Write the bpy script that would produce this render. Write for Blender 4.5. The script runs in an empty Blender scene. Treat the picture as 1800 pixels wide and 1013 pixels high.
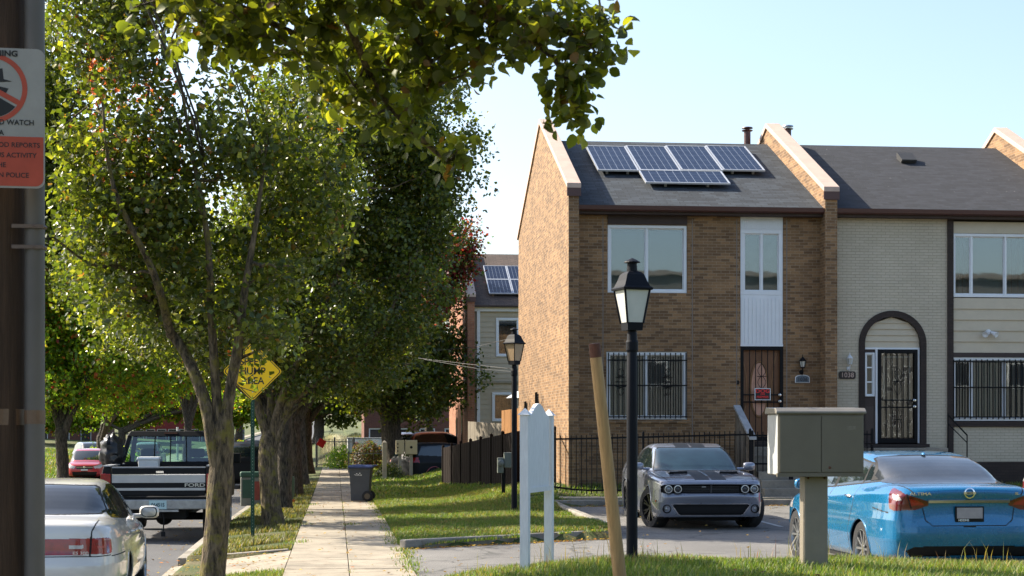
import bpy, math, random
import numpy as np
from mathutils import Vector, Matrix
R = math.radians
SC = bpy.context.scene
C = SC.collection
# ------------------------------------------------------------------ camera, sky, sun, exposure
FPX, HY, CX, H0 = 3000.0, 756.0, 900.0, 1.7
AY = math.atan(310.0/FPX)
SA, CA = math.sin(AY), math.cos(AY)
cam = bpy.data.objects.new('camera', bpy.data.cameras.new('camera'))
C.objects.link(cam); SC.camera = cam
cam.location = (0, 0, H0)
cam.rotation_euler = (R(90), 0, -AY)
cam.data.lens = 60.0; cam.data.sensor_width = 36.0
cam.data.shift_y = (HY-506.5)/1800.0
cam.data.clip_start = 0.1; cam.data.clip_end = 3000
cam.data.dof.use_dof = True; cam.data.dof.focus_distance = 30.0; cam.data.dof.aperture_fstop = 16.0
SUN_AZ = (0.86, -0.51)          # horizontal way the light travels
SUN_EL = 39.0
w = bpy.data.worlds.new('World'); SC.world = w; w.use_nodes = True
nt = w.node_tree; nt.nodes.clear()
sky = nt.nodes.new('ShaderNodeTexSky'); sky.sky_type = 'NISHITA'; sky.sun_disc = False
sky.sun_elevation = R(SUN_EL); sky.altitude = 50; sky.air_density = 1.0; sky.dust_density = 2.4; sky.ozone_density = 1.2
sky.sun_rotation = math.atan2(-SUN_AZ[0], -SUN_AZ[1])
bg = nt.nodes.new('ShaderNodeBackground'); bg.inputs[1].default_value = 0.125
wo = nt.nodes.new('ShaderNodeOutputWorld')
nt.links.new(sky.outputs[0], bg.inputs[0]); nt.links.new(bg.outputs[0], wo.inputs[0])
sl = bpy.data.lights.new('sun', 'SUN'); sl.energy = 5.0; sl.angle = R(0.5); sl.color = (1.0, 0.91, 0.76)
so = bpy.data.objects.new('sun', sl); C.objects.link(so)
dv = Vector((SUN_AZ[0]*math.cos(R(SUN_EL)), SUN_AZ[1]*math.cos(R(SUN_EL)), -math.sin(R(SUN_EL))))
so.rotation_euler = dv.to_track_quat('-Z', 'Y').to_euler(); so.location = (-20, 20, 30)
SC.view_settings.view_transform = 'Standard'; SC.view_settings.look = 'None'
SC.view_settings.exposure = 1.2; SC.view_settings.gamma = 1.0
SC.cycles.max_bounces = 6; SC.cycles.transparent_max_bounces = 10; SC.cycles.diffuse_bounces = 3
SC.cycles.caustics_reflective = False; SC.cycles.caustics_refractive = False
try: SC.cycles.use_denoising = True
except Exception: pass
# ------------------------------------------------------------------ helpers
def PT(px, py, t):
    u = (px-CX)/FPX; v = (HY-py)/FPX
    return Vector((t*(SA+u*CA), t*(CA-u*SA), H0+v*t))
def PY(px, py, Y):
    u = (px-CX)/FPX
    return PT(px, py, Y/(CA-u*SA))
def XA(px, Y): return PY(px, HY, Y).x
rng = np.random.RandomState(7)

MATS = {}
def nmat(name):
    m = bpy.data.materials.new(name); m.use_nodes = True
    n = m.node_tree.nodes; b = n.get('Principled BSDF')
    return m, n, m.node_tree.links, b
def coords(n, l, kind='Object'):
    tc = n.new('ShaderNodeTexCoord'); return tc.outputs[kind]
def noise_node(n, l, vec, scale, detail=4, rough=.55):
    t = n.new('ShaderNodeTexNoise'); t.inputs['Scale'].default_value = scale
    t.inputs['Detail'].default_value = detail; t.inputs['Roughness'].default_value = rough
    l.new(vec, t.inputs['Vector']); return t.outputs['Fac']
def ramp(n, l, fac, stops):
    r = n.new('ShaderNodeValToRGB'); e = r.color_ramp.elements
    while len(e) > 1: e.remove(e[-1])
    e[0].position = stops[0][0]; e[0].color = tuple(stops[0][1])+(1,)
    for p, c in stops[1:]:
        k = e.new(p); k.color = tuple(c)+(1,)
    l.new(fac, r.inputs[0]); return r.outputs[0]
def mixc(n, l, fac, a, b, mode='MIX'):
    m = n.new('ShaderNodeMix'); m.data_type = 'RGBA'; m.blend_type = mode
    for s, v in ((m.inputs[0], fac), (m.inputs[6], a), (m.inputs[7], b)):
        if hasattr(v, 'links'): l.new(v, s)
        elif isinstance(v, (int, float)): s.default_value = v
        else: s.default_value = tuple(v)+(1,)
    return m.outputs[2]
def bump(n, l, h, strength, dist=.01, prev=None):
    b = n.new('ShaderNodeBump'); b.inputs['Strength'].default_value = strength
    b.inputs['Distance'].default_value = dist; l.new(h, b.inputs['Height'])
    if prev: l.new(prev, b.inputs['Normal'])
    return b.outputs['Normal']
def sc3(c, k): return tuple(min(1, x*k) for x in c)
def M(name, col, rough=.6, metal=0., var=.18, vs=4., bmp=0., bs=60., spec=.4, coat=0., stretch=None):
    if name in MATS: return MATS[name]
    m, n, l, b = nmat(name)
    v = coords(n, l)
    if stretch:
        mp = n.new('ShaderNodeMapping'); mp.inputs['Scale'].default_value = stretch; l.new(v, mp.inputs[0]); v = mp.outputs[0]
    f = noise_node(n, l, v, vs, 6, .65)
    c = ramp(n, l, f, [(.25, sc3(col, 1-var)), (.5, col), (.75, sc3(col, 1+var))])
    l.new(c, b.inputs['Base Color'])
    b.inputs['Roughness'].default_value = rough; b.inputs['Metallic'].default_value = metal
    b.inputs['Specular IOR Level'].default_value = spec
    if coat: b.inputs['Coat Weight'].default_value = coat; b.inputs['Coat Roughness'].default_value = .04
    if bmp:
        f2 = noise_node(n, l, v, bs, 5)
        l.new(bump(n, l, f2, bmp, .01), b.inputs['Normal'])
    MATS[name] = m; return m
def brick_mat(name, c1, c2, mortar, rough=.85, paint=False, bw=.2, rh=.068, ms=.009, stain=.35, dark=None):
    if name in MATS: return MATS[name]
    m, n, l, b = nmat(name)
    v = coords(n, l, 'UV')
    t = n.new('ShaderNodeTexBrick'); l.new(v, t.inputs['Vector'])
    t.inputs['Scale'].default_value = 1; t.inputs['Brick Width'].default_value = bw+ms; t.inputs['Row Height'].default_value = rh
    t.inputs['Mortar Size'].default_value = ms*.5; t.inputs['Mortar Smooth'].default_value = .15
    t.inputs['Bias'].default_value = -.1
    t.inputs['Color1'].default_value = c1+(1,); t.inputs['Color2'].default_value = c2+(1,); t.inputs['Mortar'].default_value = mortar+(1,)
    c = t.outputs['Color']
    f = noise_node(n, l, v, .9, 5, .6)
    k = ramp(n, l, f, [(.3, (1-stain,)*3), (.62, (1.0, 1.0, 1.0))])
    c = mixc(n, l, .8, c, k, 'MULTIPLY')
    f2 = noise_node(n, l, v, 24, 3)
    k2 = ramp(n, l, f2, [(.3, (.72, .7, .68)), (.7, (1.0, 1.0, 1.0))])
    c = mixc(n, l, .25 if paint else .55, c, k2, 'MULTIPLY')
    l.new(c, b.inputs['Base Color']); b.inputs['Roughness'].default_value = rough
    inv = n.new('ShaderNodeMath'); inv.operation = 'SUBTRACT'; inv.inputs[0].default_value = 1; l.new(t.outputs['Fac'], inv.inputs[1])
    nb = bump(n, l, inv.outputs[0], .75, .006 if not paint else .008)
    nb = bump(n, l, noise_node(n, l, v, 90, 3), .35, .004, nb)
    l.new(nb, b.inputs['Normal'])
    MATS[name] = m; return m
def shingle_mat(name, c1, c2, line, speck=0):
    m, n, l, b = nmat(name)
    v = coords(n, l, 'UV')
    t = n.new('ShaderNodeTexBrick'); l.new(v, t.inputs['Vector'])
    t.inputs['Scale'].default_value = 1; t.inputs['Brick Width'].default_value = .3; t.inputs['Row Height'].default_value = .135
    t.inputs['Mortar Size'].default_value = .009; t.inputs['Mortar Smooth'].default_value = .6; t.inputs['Bias'].default_value = 0
    t.inputs['Color1'].default_value = c1+(1,); t.inputs['Color2'].default_value = c2+(1,); t.inputs['Mortar'].default_value = line+(1,)
    t.offset = .37
    f = noise_node(n, l, v, 5, 5)
    c = mixc(n, l, .7, t.outputs['Color'], ramp(n, l, f, [(.3, (.6, .6, .6)), (.7, (1, 1, 1))]), 'MULTIPLY')
    g = noise_node(n, l, v, 160, 2)
    c = mixc(n, l, .5, c, ramp(n, l, g, [(.35, (.55, .55, .55)), (.65, (1.0, 1.0, 1.0))]), 'MULTIPLY')
    if speck:
        s = noise_node(n, l, v, 11, 1)
        c = mixc(n, l, ramp(n, l, s, [(.77, (0, 0, 0)), (.79, (.6, .6, .6))]), c, (.3, .28, .26))
    l.new(c, b.inputs['Base Color']); b.inputs['Roughness'].default_value = .9
    inv = n.new('ShaderNodeMath'); inv.operation = 'SUBTRACT'; inv.inputs[0].default_value = 1; l.new(t.outputs['Fac'], inv.inputs[1])
    l.new(bump(n, l, inv.outputs[0], .6, .01), b.inputs['Normal'])
    return m
def asphalt_mat():
    m, n, l, b = nmat('asphalt')
    v = coords(n, l)
    g = noise_node(n, l, v, 90, 3, .7)
    c = ramp(n, l, g, [(.32, (.08, .077, .074)), (.5, (.17, .165, .16)), (.68, (.33, .315, .29))])
    big = noise_node(n, l, v, .6, 6, .65)
    c = mixc(n, l, .8, c, ramp(n, l, big, [(.3, (.5, .49, .48)), (.65, (1, .98, .94))]), 'MULTIPLY')
    oil = noise_node(n, l, v, 1.5, 3, .5)
    c = mixc(n, l, ramp(n, l, oil, [(.62, (0, 0, 0)), (.70, (.55, .55, .55))]), c, (.045, .043, .04))
    vo = n.new('ShaderNodeTexVoronoi'); vo.feature = 'DISTANCE_TO_EDGE'; vo.inputs['Scale'].default_value = .45
    wv = n.new('ShaderNodeVectorMath'); wv.operation = 'ADD'
    nn = n.new('ShaderNodeTexNoise'); nn.inputs['Scale'].default_value = 1.6; nn.inputs['Detail'].default_value = 6; l.new(v, nn.inputs['Vector'])
    l.new(v, wv.inputs[0]); l.new(nn.outputs['Color'], wv.inputs[1]); l.new(wv.outputs[0], vo.inputs['Vector'])
    c = mixc(n, l, ramp(n, l, vo.outputs['Distance'], [(.0, (1, 1, 1)), (.02, (0, 0, 0))]), c, (.05, .05, .045))
    l.new(c, b.inputs['Base Color']); b.inputs['Roughness'].default_value = .88
    l.new(bump(n, l, g, .5, .01), b.inputs['Normal']); return m
def road_mat():
    m, n, l, b = nmat('road_asphalt')
    v = coords(n, l)
    g = noise_node(n, l, v, 70, 3, .7)
    c = ramp(n, l, g, [(.32, (.05, .05, .055)), (.5, (.085, .085, .09)), (.7, (.14, .14, .14))])
    big = noise_node(n, l, v, .5, 6, .65)
    c = mixc(n, l, .8, c, ramp(n, l, big, [(.3, (.6, .6, .62)), (.65, (1, 1, .98))]), 'MULTIPLY')
    l.new(c, b.inputs['Base Color']); b.inputs['Roughness'].default_value = .85
    l.new(bump(n, l, g, .5, .01), b.inputs['Normal']); return m
def concrete_mat(name='concrete', col=(.36, .31, .235)):
    m, n, l, b = nmat(name)
    v = coords(n, l)
    f = noise_node(n, l, v, 1.1, 8, .7)
    c = ramp(n, l, f, [(.28, sc3(col, .42)), (.5, sc3(col, .85)), (.7, sc3(col, 1.12))])
    g = noise_node(n, l, v, 55, 4, .7)
    c = mixc(n, l, .6, c, ramp(n, l, g, [(.3, (.6, .6, .58)), (.6, (1, 1, 1))]), 'MULTIPLY')
    st = noise_node(n, l, v, 3.3, 7, .75)
    c = mixc(n, l, ramp(n, l, st, [(.53, (0, 0, 0)), (.66, (.6, .6, .6))]), c, (.12, .09, .055))
    l.new(c, b.inputs['Base Color']); b.inputs['Roughness'].default_value = .9
    l.new(bump(n, l, g, .35, .008), b.inputs['Normal']); return m
def soil_mat():
    m, n, l, b = nmat('turf')
    v = coords(n, l)
    f = noise_node(n, l, v, .55, 8, .7)
    c = ramp(n, l, f, [(.3, (.045, .075, .016)), (.5, (.09, .115, .028)), (.62, (.15, .13, .055)), (.75, (.2, .16, .085))])
    g = noise_node(n, l, v, 28, 6, .7)
    c = mixc(n, l, .8, c, ramp(n, l, g, [(.3, (.45, .45, .42)), (.65, (1, 1, 1))]), 'MULTIPLY')
    l.new(c, b.inputs['Base Color']); b.inputs['Roughness'].default_value = .95
    l.new(bump(n, l, g, .9, .04), b.inputs['Normal']); return m
def bark_mat(name='bark', col=(.11, .085, .06), moss=.3, mosscol=(.13, .125, .03)):
    m, n, l, b = nmat(name)
    v = coords(n, l)
    mp = n.new('ShaderNodeMapping'); mp.inputs['Scale'].default_value = (1, 1, .22); l.new(v, mp.inputs[0])
    f = noise_node(n, l, mp.outputs[0], 30, 5, .65)
    c = ramp(n, l, f, [(.36, sc3(col, .22)), (.5, col), (.64, sc3(col, 2.0))])
    g = noise_node(n, l, v, 5, 6, .7)
    c = mixc(n, l, ramp(n, l, g, [(.5, (0, 0, 0)), (.64, (moss*2, moss*2, moss*2))]), c, mosscol)
    l.new(c, b.inputs['Base Color']); b.inputs['Roughness'].default_value = .95
    l.new(bump(n, l, f, 1.0, .07), b.inputs['Normal']); return m
def leaf_mat(name, transl=.42, gloss=.42):
    m, n, l, b = nmat(name)
    at = n.new('ShaderNodeAttribute'); at.attribute_name = 'tint'
    l.new(at.outputs['Color'], b.inputs['Base Color'])
    b.inputs['Roughness'].default_value = gloss; b.inputs['Specular IOR Level'].default_value = .6
    tr = n.new('ShaderNodeBsdfTranslucent')
    c2 = mixc(n, l, 1.0, at.outputs['Color'], (1.9, 1.9, .7), 'MULTIPLY')
    l.new(c2, tr.inputs[0])
    ms = n.new('ShaderNodeMixShader'); ms.inputs[0].default_value = transl
    l.new(b.outputs[0], ms.inputs[1]); l.new(tr.outputs[0], ms.inputs[2])
    l.new(ms.outputs[0], n['Material Output'].inputs[0]); return m
def paint_mat(name, col, metal=.5, rough=.32, coat=1.0, flake=.1):
    m, n, l, b = nmat(name)
    v = coords(n, l)
    f = noise_node(n, l, v, 2.2, 5)
    c = ramp(n, l, f, [(.3, sc3(col, 1-flake)), (.7, sc3(col, 1+flake*.3))])
    l.new(c, b.inputs['Base Color']); b.inputs['Metallic'].default_value = metal
    d = noise_node(n, l, v, 9, 6, .7)
    rr = n.new('ShaderNodeMapRange'); l.new(d, rr.inputs[0]); rr.inputs[3].default_value = rough*.85; rr.inputs[4].default_value = rough*1.3
    l.new(rr.outputs[0], b.inputs['Roughness'])
    b.inputs['Coat Weight'].default_value = coat; b.inputs['Coat Roughness'].default_value = .035
    return m
def tint_glass(name, col=(.012, .018, .02), rough=.03):
    m, n, l, b = nmat(name)
    f = noise_node(n, l, coords(n, l), 3, 4)
    l.new(ramp(n, l, f, [(.3, sc3(col, .7)), (.7, sc3(col, 1.3))]), b.inputs['Base Color'])
    b.inputs['Roughness'].default_value = rough; b.inputs['Specular IOR Level'].default_value = .9
    return m
def clear_glass(name, tint=(.75, .85, .82), gl=.12, wob=0.0, boost=None):
    m, n, l, b = nmat(name); n.remove(b)
    tr = n.new('ShaderNodeBsdfTransparent'); tr.inputs[0].default_value = tint+(1,)
    g = n.new('ShaderNodeBsdfGlossy'); g.inputs['Roughness'].default_value = .02
    fr = n.new('ShaderNodeFresnel'); fr.inputs[0].default_value = 1.6
    ad = n.new('ShaderNodeMath'); ad.operation = 'ADD'; ad.use_clamp = True; ad.inputs[1].default_value = gl; l.new(fr.outputs[0], ad.inputs[0])
    ms = n.new('ShaderNodeMixShader'); l.new(ad.outputs[0], ms.inputs[0]); l.new(tr.outputs[0], ms.inputs[1]); l.new(g.outputs[0], ms.inputs[2])
    if wob:
        nb = bump(n, l, noise_node(n, l, coords(n, l), 1.6, 2), wob, .05); l.new(nb, g.inputs['Normal'])
    l.new(ms.outputs[0], n['Material Output'].inputs[0]); return m

class MB:
    def __init__(s): s.v = []; s.f = []
    def add(s, vs, fs, mx=None):
        o = len(s.v)
        s.v += [tuple(mx @ Vector(p)) for p in vs] if mx else [tuple(p) for p in vs]
        s.f += [tuple(o+i for i in f) for f in fs]; return s
    def box(s, x0, x1, y0, y1, z0, z1, mx=None):
        return s.add([(x0, y0, z0), (x1, y0, z0), (x1, y1, z0), (x0, y1, z0), (x0, y0, z1), (x1, y0, z1), (x1, y1, z1), (x0, y1, z1)],
                     [(0, 3, 2, 1), (4, 5, 6, 7), (0, 1, 5, 4), (1, 2, 6, 5), (2, 3, 7, 6), (3, 0, 4, 7)], mx)
    def prism(s, poly, ax, a, b, mx=None):
        k = len(poly)
        def mk(p, q):
            return {'y': (p[0], q, p[1]), 'x': (q, p[0], p[1]), 'z': (p[0], p[1], q)}[ax]
        vs = [mk(p, a) for p in poly]+[mk(p, b) for p in poly]
        fs = [tuple(range(k)), tuple(range(2*k-1, k-1, -1))]+[((i+1) % k, i, k+i, k+(i+1) % k) for i in range(k)]
        return s.add(vs, fs, mx)
    def tube(s, pts, r, n=8, cap=True, mx=None, squash=None):
        pts = [Vector(p) for p in pts]; m = len(pts)
        rs = r if isinstance(r, (list, tuple)) else [r]*m
        vs = []; prev = None
        for i, p in enumerate(pts):
            d = (pts[min(i+1, m-1)]-pts[max(i-1, 0)])
            d = d.normalized() if d.length > 1e-9 else Vector((0, 0, 1))
            if prev is None:
                a = d.cross(Vector((0, 0, 1)) if abs(d.z) < .9 else Vector((1, 0, 0))).normalized()
            else:
                a = (prev-d*prev.dot(d)); a = a.normalized() if a.length > 1e-6 else d.orthogonal().normalized()
            prev = a; b = d.cross(a)
            for k in range(n):
                t = 2*math.pi*k/n; vs.append(p+(a*math.cos(t)+b*math.sin(t))*rs[i])
        fs = [(i*n+k, i*n+(k+1) % n, (i+1)*n+(k+1) % n, (i+1)*n+k) for i in range(m-1) for k in range(n)]
        if cap: fs += [tuple(range(n-1, -1, -1)), tuple((m-1)*n+k for k in range(n))]
        return s.add(vs, fs, mx)
    def lathe(s, prof, n=16, mx=None, cap=True):
        vs = [(r*math.cos(2*math.pi*k/n), r*math.sin(2*math.pi*k/n), z) for r, z in prof for k in range(n)]
        m = len(prof)
        fs = [(i*n+k, i*n+(k+1) % n, (i+1)*n+(k+1) % n, (i+1)*n+k) for i in range(m-1) for k in range(n)]
        if cap: fs += [tuple(range(n-1, -1, -1)), tuple((m-1)*n+k for k in range(n))]
        return s.add(vs, fs, mx)
    def loft(s, secs, mx=None, cap=True):
        n = len(secs[0]); vs = [p for q in secs for p in q]; m = len(secs)
        fs = [(i*n+k, i*n+(k+1) % n, (i+1)*n+(k+1) % n, (i+1)*n+k) for i in range(m-1) for k in range(n)]
        if cap: fs += [tuple(range(n-1, -1, -1)), tuple((m-1)*n+k for k in range(n))]
        return s.add(vs, fs, mx)
    def pieces(s):
        par = list(range(len(s.v)))
        def fd(i):
            while par[i] != i: par[i] = par[par[i]]; i = par[i]
            return i
        for f in s.f:
            a = fd(f[0])
            for i in f[1:]: par[fd(i)] = a
        g = {}
        for f in s.f: g.setdefault(fd(f[0]), []).append(f)
        out = []
        for fs in g.values():
            ids = sorted(set(i for f in fs for i in f)); mp = {k: j for j, k in enumerate(ids)}
            m = MB(); m.v = [s.v[i] for i in ids]; m.f = [tuple(mp[i] for i in f) for f in fs]; out.append(m)
        return out
    def each(s, name, mat, parent=None, **k):
        return [m.build(name, mat, parent, **k) for m in s.pieces()]
    def build(s, name, mat, parent=None, smooth=False, bevel=0, seg=2, label=None):
        me = bpy.data.meshes.new(name); me.from_pydata(s.v, [], s.f); me.update()
        if mat: me.materials.append(mat)
        finish_uv(me)
        if smooth:
            for p in me.polygons: p.use_smooth = True
            try: me.set_sharp_from_angle(angle=R(42))
            except Exception: pass
        o = bpy.data.objects.new(name, me); C.objects.link(o)
        if parent: o.parent = parent
        if bevel:
            b = o.modifiers.new('bevel', 'BEVEL'); b.width = bevel; b.segments = seg; b.limit_method = 'ANGLE'; b.angle_limit = R(40)
        if label: o['label'] = label
        return o
def finish_uv(me):
    n = len(me.loops)
    if not n: return
    uv = me.uv_layers.new(name='uv')
    co = np.empty(len(me.vertices)*3); me.vertices.foreach_get('co', co); co = co.reshape(-1, 3)
    li = np.empty(n, int); me.loops.foreach_get('vertex_index', li)
    npoly = len(me.polygons); nr = np.empty(npoly*3); me.polygons.foreach_get('normal', nr); nr = nr.reshape(-1, 3)
    tot = np.empty(npoly, int); me.polygons.foreach_get('loop_total', tot)
    fn = np.repeat(nr, tot, axis=0); p = co[li]
    ax = np.argmax(np.abs(fn), axis=1)
    # sloping roofs (z and y mixed) use x and the length up the slope
    u = np.where(ax == 0, p[:, 1], p[:, 0])
    slope = np.sqrt(fn[:, 1]**2+fn[:, 2]**2)
    vv = np.where(ax == 2, p[:, 1]/np.maximum(np.abs(fn[:, 2]), .3), p[:, 2])
    out = np.stack([u, vv], 1).ravel()
    uv.data.foreach_set('uv', out)
def tag(o, label=None, cat=None, group=None, kind=None):
    if label: o['label'] = label
    if cat: o['category'] = cat
    if group: o['group'] = group
    if kind: o['kind'] = kind
    return o
def thing(name, label, cat, loc=(0, 0, 0), rz=0, group=None):
    o = bpy.data.objects.new(name, None); C.objects.link(o); o.empty_display_size = .2
    o.location = loc; o.rotation_euler = (0, 0, rz)
    return tag(o, label, cat, group)
def copy_tree(o, parent=None):
    c = o.copy(); C.objects.link(c); c.parent = parent
    for ch in list(o.children): copy_tree(ch, c)
    return c
def npmesh(name, V, F, mat, parent=None, smooth=False, tint=None):
    V = np.asarray(V, dtype=np.float32); F = np.asarray(F, dtype=np.int32)
    me = bpy.data.meshes.new(name); k = F.shape[1]
    me.vertices.add(len(V)); me.vertices.foreach_set('co', V.ravel())
    me.loops.add(F.size); me.loops.foreach_set('vertex_index', F.ravel())
    me.polygons.add(len(F)); me.polygons.foreach_set('loop_start', np.arange(0, F.size, k, dtype=np.int32))
    me.polygons.foreach_set('loop_total', np.full(len(F), k, dtype=np.int32))
    if smooth: me.polygons.foreach_set('use_smooth', np.ones(len(F), dtype=bool))
    me.update(calc_edges=True)
    if tint is not None:
        a = me.attributes.new('tint', 'FLOAT_COLOR', 'POINT')
        a.data.foreach_set('color', np.concatenate([tint, np.ones((len(tint), 1))], 1).astype(np.float32).ravel())
    if mat: me.materials.append(mat)
    o = bpy.data.objects.new(name, me); C.objects.link(o)
    if parent: o.parent = parent
    return o
def textmesh(body, size, mat, mx, parent=None, name='lettering', ext=.0015, sx=1.0, align='CENTER', bold=0.0, space=1.0):
    cu = bpy.data.curves.new(name, 'FONT'); cu.body = body; cu.size = size; cu.extrude = ext
    cu.align_x = align; cu.align_y = 'CENTER'; cu.offset = bold; cu.space_character = space; cu.resolution_u = 3
    t = bpy.data.objects.new(name, cu); C.objects.link(t)
    me = bpy.data.meshes.new_from_object(t); bpy.data.objects.remove(t); bpy.data.curves.remove(cu)
    me.transform(mx @ Matrix.Diagonal((sx, 1, 1, 1))); me.materials.clear(); me.materials.append(mat); me.name = name
    o = bpy.data.objects.new(name, me); C.objects.link(o)
    if parent: o.parent = parent
    return o
FRONT = lambda x, y, z: Matrix.Translation((x, y, z)) @ Matrix.Rotation(R(90), 4, 'X')      # reads from -Y
def REAR(x, y, z, tilt=0):                                                                     # reads from -x (behind a car)
    return Matrix.Translation((x, y, z)) @ Matrix(((0, 0, -1, 0), (-1, 0, 0, 0), (0, 1, 0, 0), (0, 0, 0, 1))) @ Matrix.Rotation(tilt, 4, 'X')
def smooth01(a, b, x):
    t = np.clip((np.asarray(x, float)-a)/(b-a), 0, 1); return t*t*(3-2*t)
# ------------------------------------------------------------------ the ground
def lon(y): return -.1*smooth01(30, 45, y) + .0105*np.maximum(0, np.asarray(y, float)-108)
def lotz(y): return -.03 + .012*np.clip(np.asarray(y, float)-27, 0, 9)
def yk(x): x = np.asarray(x, float); return np.where(x < 4.5, 24.8+np.clip(x-1.1, 0, 3.4)*.62, 35.8)
YN = 17.9
def G(x, y):
    x = np.asarray(x, float); y = np.asarray(y, float)
    A = .5*smooth01(2.4, 5.5, x)*smooth01(31, 39, y)+.05*smooth01(1.0, 1.6, x)
    A = A + .07*smooth01(1.2, 4.4, x)*(y > 22)*(1-smooth01(28, 33, y))
    berm = np.interp(x, [.95, 1.06, 1.5, 2.1, 2.7, 3.7, 7, 12], [.02, .15, .26, .30, .33, .36, .27, .22])*np.interp(y, [10, 15.5, 17.55, 17.9], [.2, 1, 1, .0])
    A = np.where(y < YN+.3, berm, A)
    B = np.interp(y, [20, 35.7, 36.3, 37.1, 37.5, 39.3, 45], [.05, .12, .16, .2, .27, .5, .55])
    k = smooth01(4.2, 5.5, x)*(y > 30)
    right = A*(1-k)+B*k
    verge = np.interp(x, [-2.15, -.6], [-.09, -.015])
    left = -.12+.05*np.maximum(0, -10.2-x)*smooth01(-10.2, -13, x)-0*y
    z = np.where(x > .95, right, np.where(x > -.62, 0.0, np.where(x > -2.1, verge, np.where(x > -10.2, -.25, left))))
    z = z+.018*np.clip(y-84.5, 0, 45)*smooth01(-3, -1, x)*(1-smooth01(9, 14, x))
    dip = -.75*smooth01(5.5, 13, -x)*smooth01(45, 85, y)*(1-smooth01(100, 150, y))
    return z+lon(y)+dip
def g1(x, y): return float(G(x, y))
def paved(x, y):
    road = (x < -2.12) & (x > -10.18)
    walk = (x > -.61) & (x < .94)
    apron = (x > -2.3) & (x <= -.61) & (y > 20.15) & (y < 24.4)
    lot = (x > .94) & (y > YN) & (y < yk(x)-.02)
    path = (x > 4.1) & (y > 36.35) & (y < 37.05)
    return road | walk | apron | lot | path
def ax(parts):
    out = []
    for a, b, s in parts: out += list(np.arange(a, b-1e-6, s))
    out.append(parts[-1][1]); return np.array(sorted(set(np.round(out, 4))))
def grid(xs, ys, zf):
    X, Y = np.meshgrid(xs, ys); Z = zf(X, Y)
    V = np.stack([X.ravel(), Y.ravel(), Z.ravel()], 1); nx = len(xs); ny = len(ys)
    i = np.arange(nx-1)[None, :]+np.arange(ny-1)[:, None]*nx; i = i.ravel()
    return V, np.stack([i, i+1, i+1+nx, i+nx], 1)
xs = np.array(sorted(set(np.round(np.concatenate([ax([(-900, -100, 100), (-100, -30, 10), (-30, -11, 1), (-11, 16, .22), (16, 40, 2), (40, 100, 10), (100, 900, 100)]),
     [-.64, -.60, .93, .97, -2.14, -2.08, -10.16, -10.22]]), 3))))
ys = np.array(sorted(set(np.round(np.concatenate([ax([(-600, -100, 100), (-100, 4, 4), (4, 16, 1), (16, 46, .22), (46, 100, 1.), (100, 200, 5), (200, 1500, 100)]),
     [YN-.02, YN+.02, 20.13, 20.17, 24.38, 24.42, 36.33, 36.37, 37.03, 37.07]]), 3))))
def terr(X, Y):
    lot = (X > .94) & (Y > YN) & (Y < yk(X)-.02)
    return np.where(lot, lotz(Y)-.06, G(X, Y)-.07*paved(X, Y))+.012*np.sin(X*3.1+Y*1.3)*np.sin(Y*2.3)*(~paved(X, Y))*(X > .97)
V, F = grid(xs, ys, terr)
turf = soil_mat()
tag(npmesh('ground', V, F, turf, smooth=True), kind='structure')
asph = asphalt_mat(); roadm = road_mat(); conc = concrete_mat(); conc2 = concrete_mat('concrete_kerb', (.34, .31, .26))
V, F = grid(ax([(-10.2, -2.1, .9)]), ax([(-40, 40, 2), (40, 110, 3), (110, 600, 35)]), lambda X, Y: -.25+lon(Y)+np.where(True, G(np.clip(X, -10.1, -2.11), Y)-(-.25+lon(Y)), 0))
tag(npmesh('road', V, F, roadm, smooth=True), kind='structure')
V, F = grid(ax([(-6.2, -6.1, .1)]), ax([(30, 110, 3), (110, 400, 35)]), lambda X, Y: G(X, Y)+.012)
tag(npmesh('road_line', V, F, M('road_yellow', (.5, .32, .04), .8)), kind='structure')
V, F = grid(ax([(-6.02, -5.92, .1)]), ax([(30, 110, 3), (110, 400, 35)]), lambda X, Y: G(X, Y)+.012)
tag(npmesh('road_line', V, F, MATS['road_yellow']), kind='structure')
# sidewalk slabs with joints: each a bevelled slab, all in one pavement
def slabs(name, x0, x1, segs, mid=True, zf=None, jit=.006, mat=None):
    mb = MB(); r = random.Random(3)
    for (a, b) in segs:
        cols = [(x0, (x0+x1)/2), ((x0+x1)/2, x1)] if mid else [(x0, x1)]
        for (c, d) in cols:
            zz = [float(zf(p, q))+r.uniform(-jit, jit) for p, q in ((c, a), (d, a), (d, b), (c, b))]
            g = .004
            q = [(c+g, a+g), (d-g, a+g), (d-g, b-g), (c+g, b-g)]
            vs = [(p[0], p[1], z-.12) for p, z in zip(q, zz)]+[(p[0], p[1], z) for p, z in zip(q, zz)]
            mb.add(vs, [(4, 5, 6, 7), (0, 1, 5, 4), (1, 2, 6, 5), (2, 3, 7, 6), (3, 0, 4, 7)])
    return tag(mb.build(name, mat or conc, bevel=.006, seg=1), kind='structure')
wz = lambda x, y: lon(y)
segs = [(y, y+1.5) for y in np.arange(-3, 83, 1.5)]
slabs('sidewalk', -.62, .95, segs, True, wz)
slabs('sidewalk', .96, 4.2, [(82.0, 83.9)], True, lambda x, y: g1(x, y)+.03)
def apz(x, y): return np.interp(x, [-2.3, -.62], [-.235, -.002])
slabs('apron', -2.3, -.62, [(20.15, 22.3), (22.3, 24.4)], False, apz)
slabs('path', 4.1, 30, [(36.35, 37.05)], False, lambda x, y: g1(min(x, 12), 36.7)+.01)
slabs('far_sidewalk', -12.3, -10.6, [(60+4*i, 64+4*i) for i in range(60)], False, lambda x, y: g1(-10.1, y)+.16)
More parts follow.
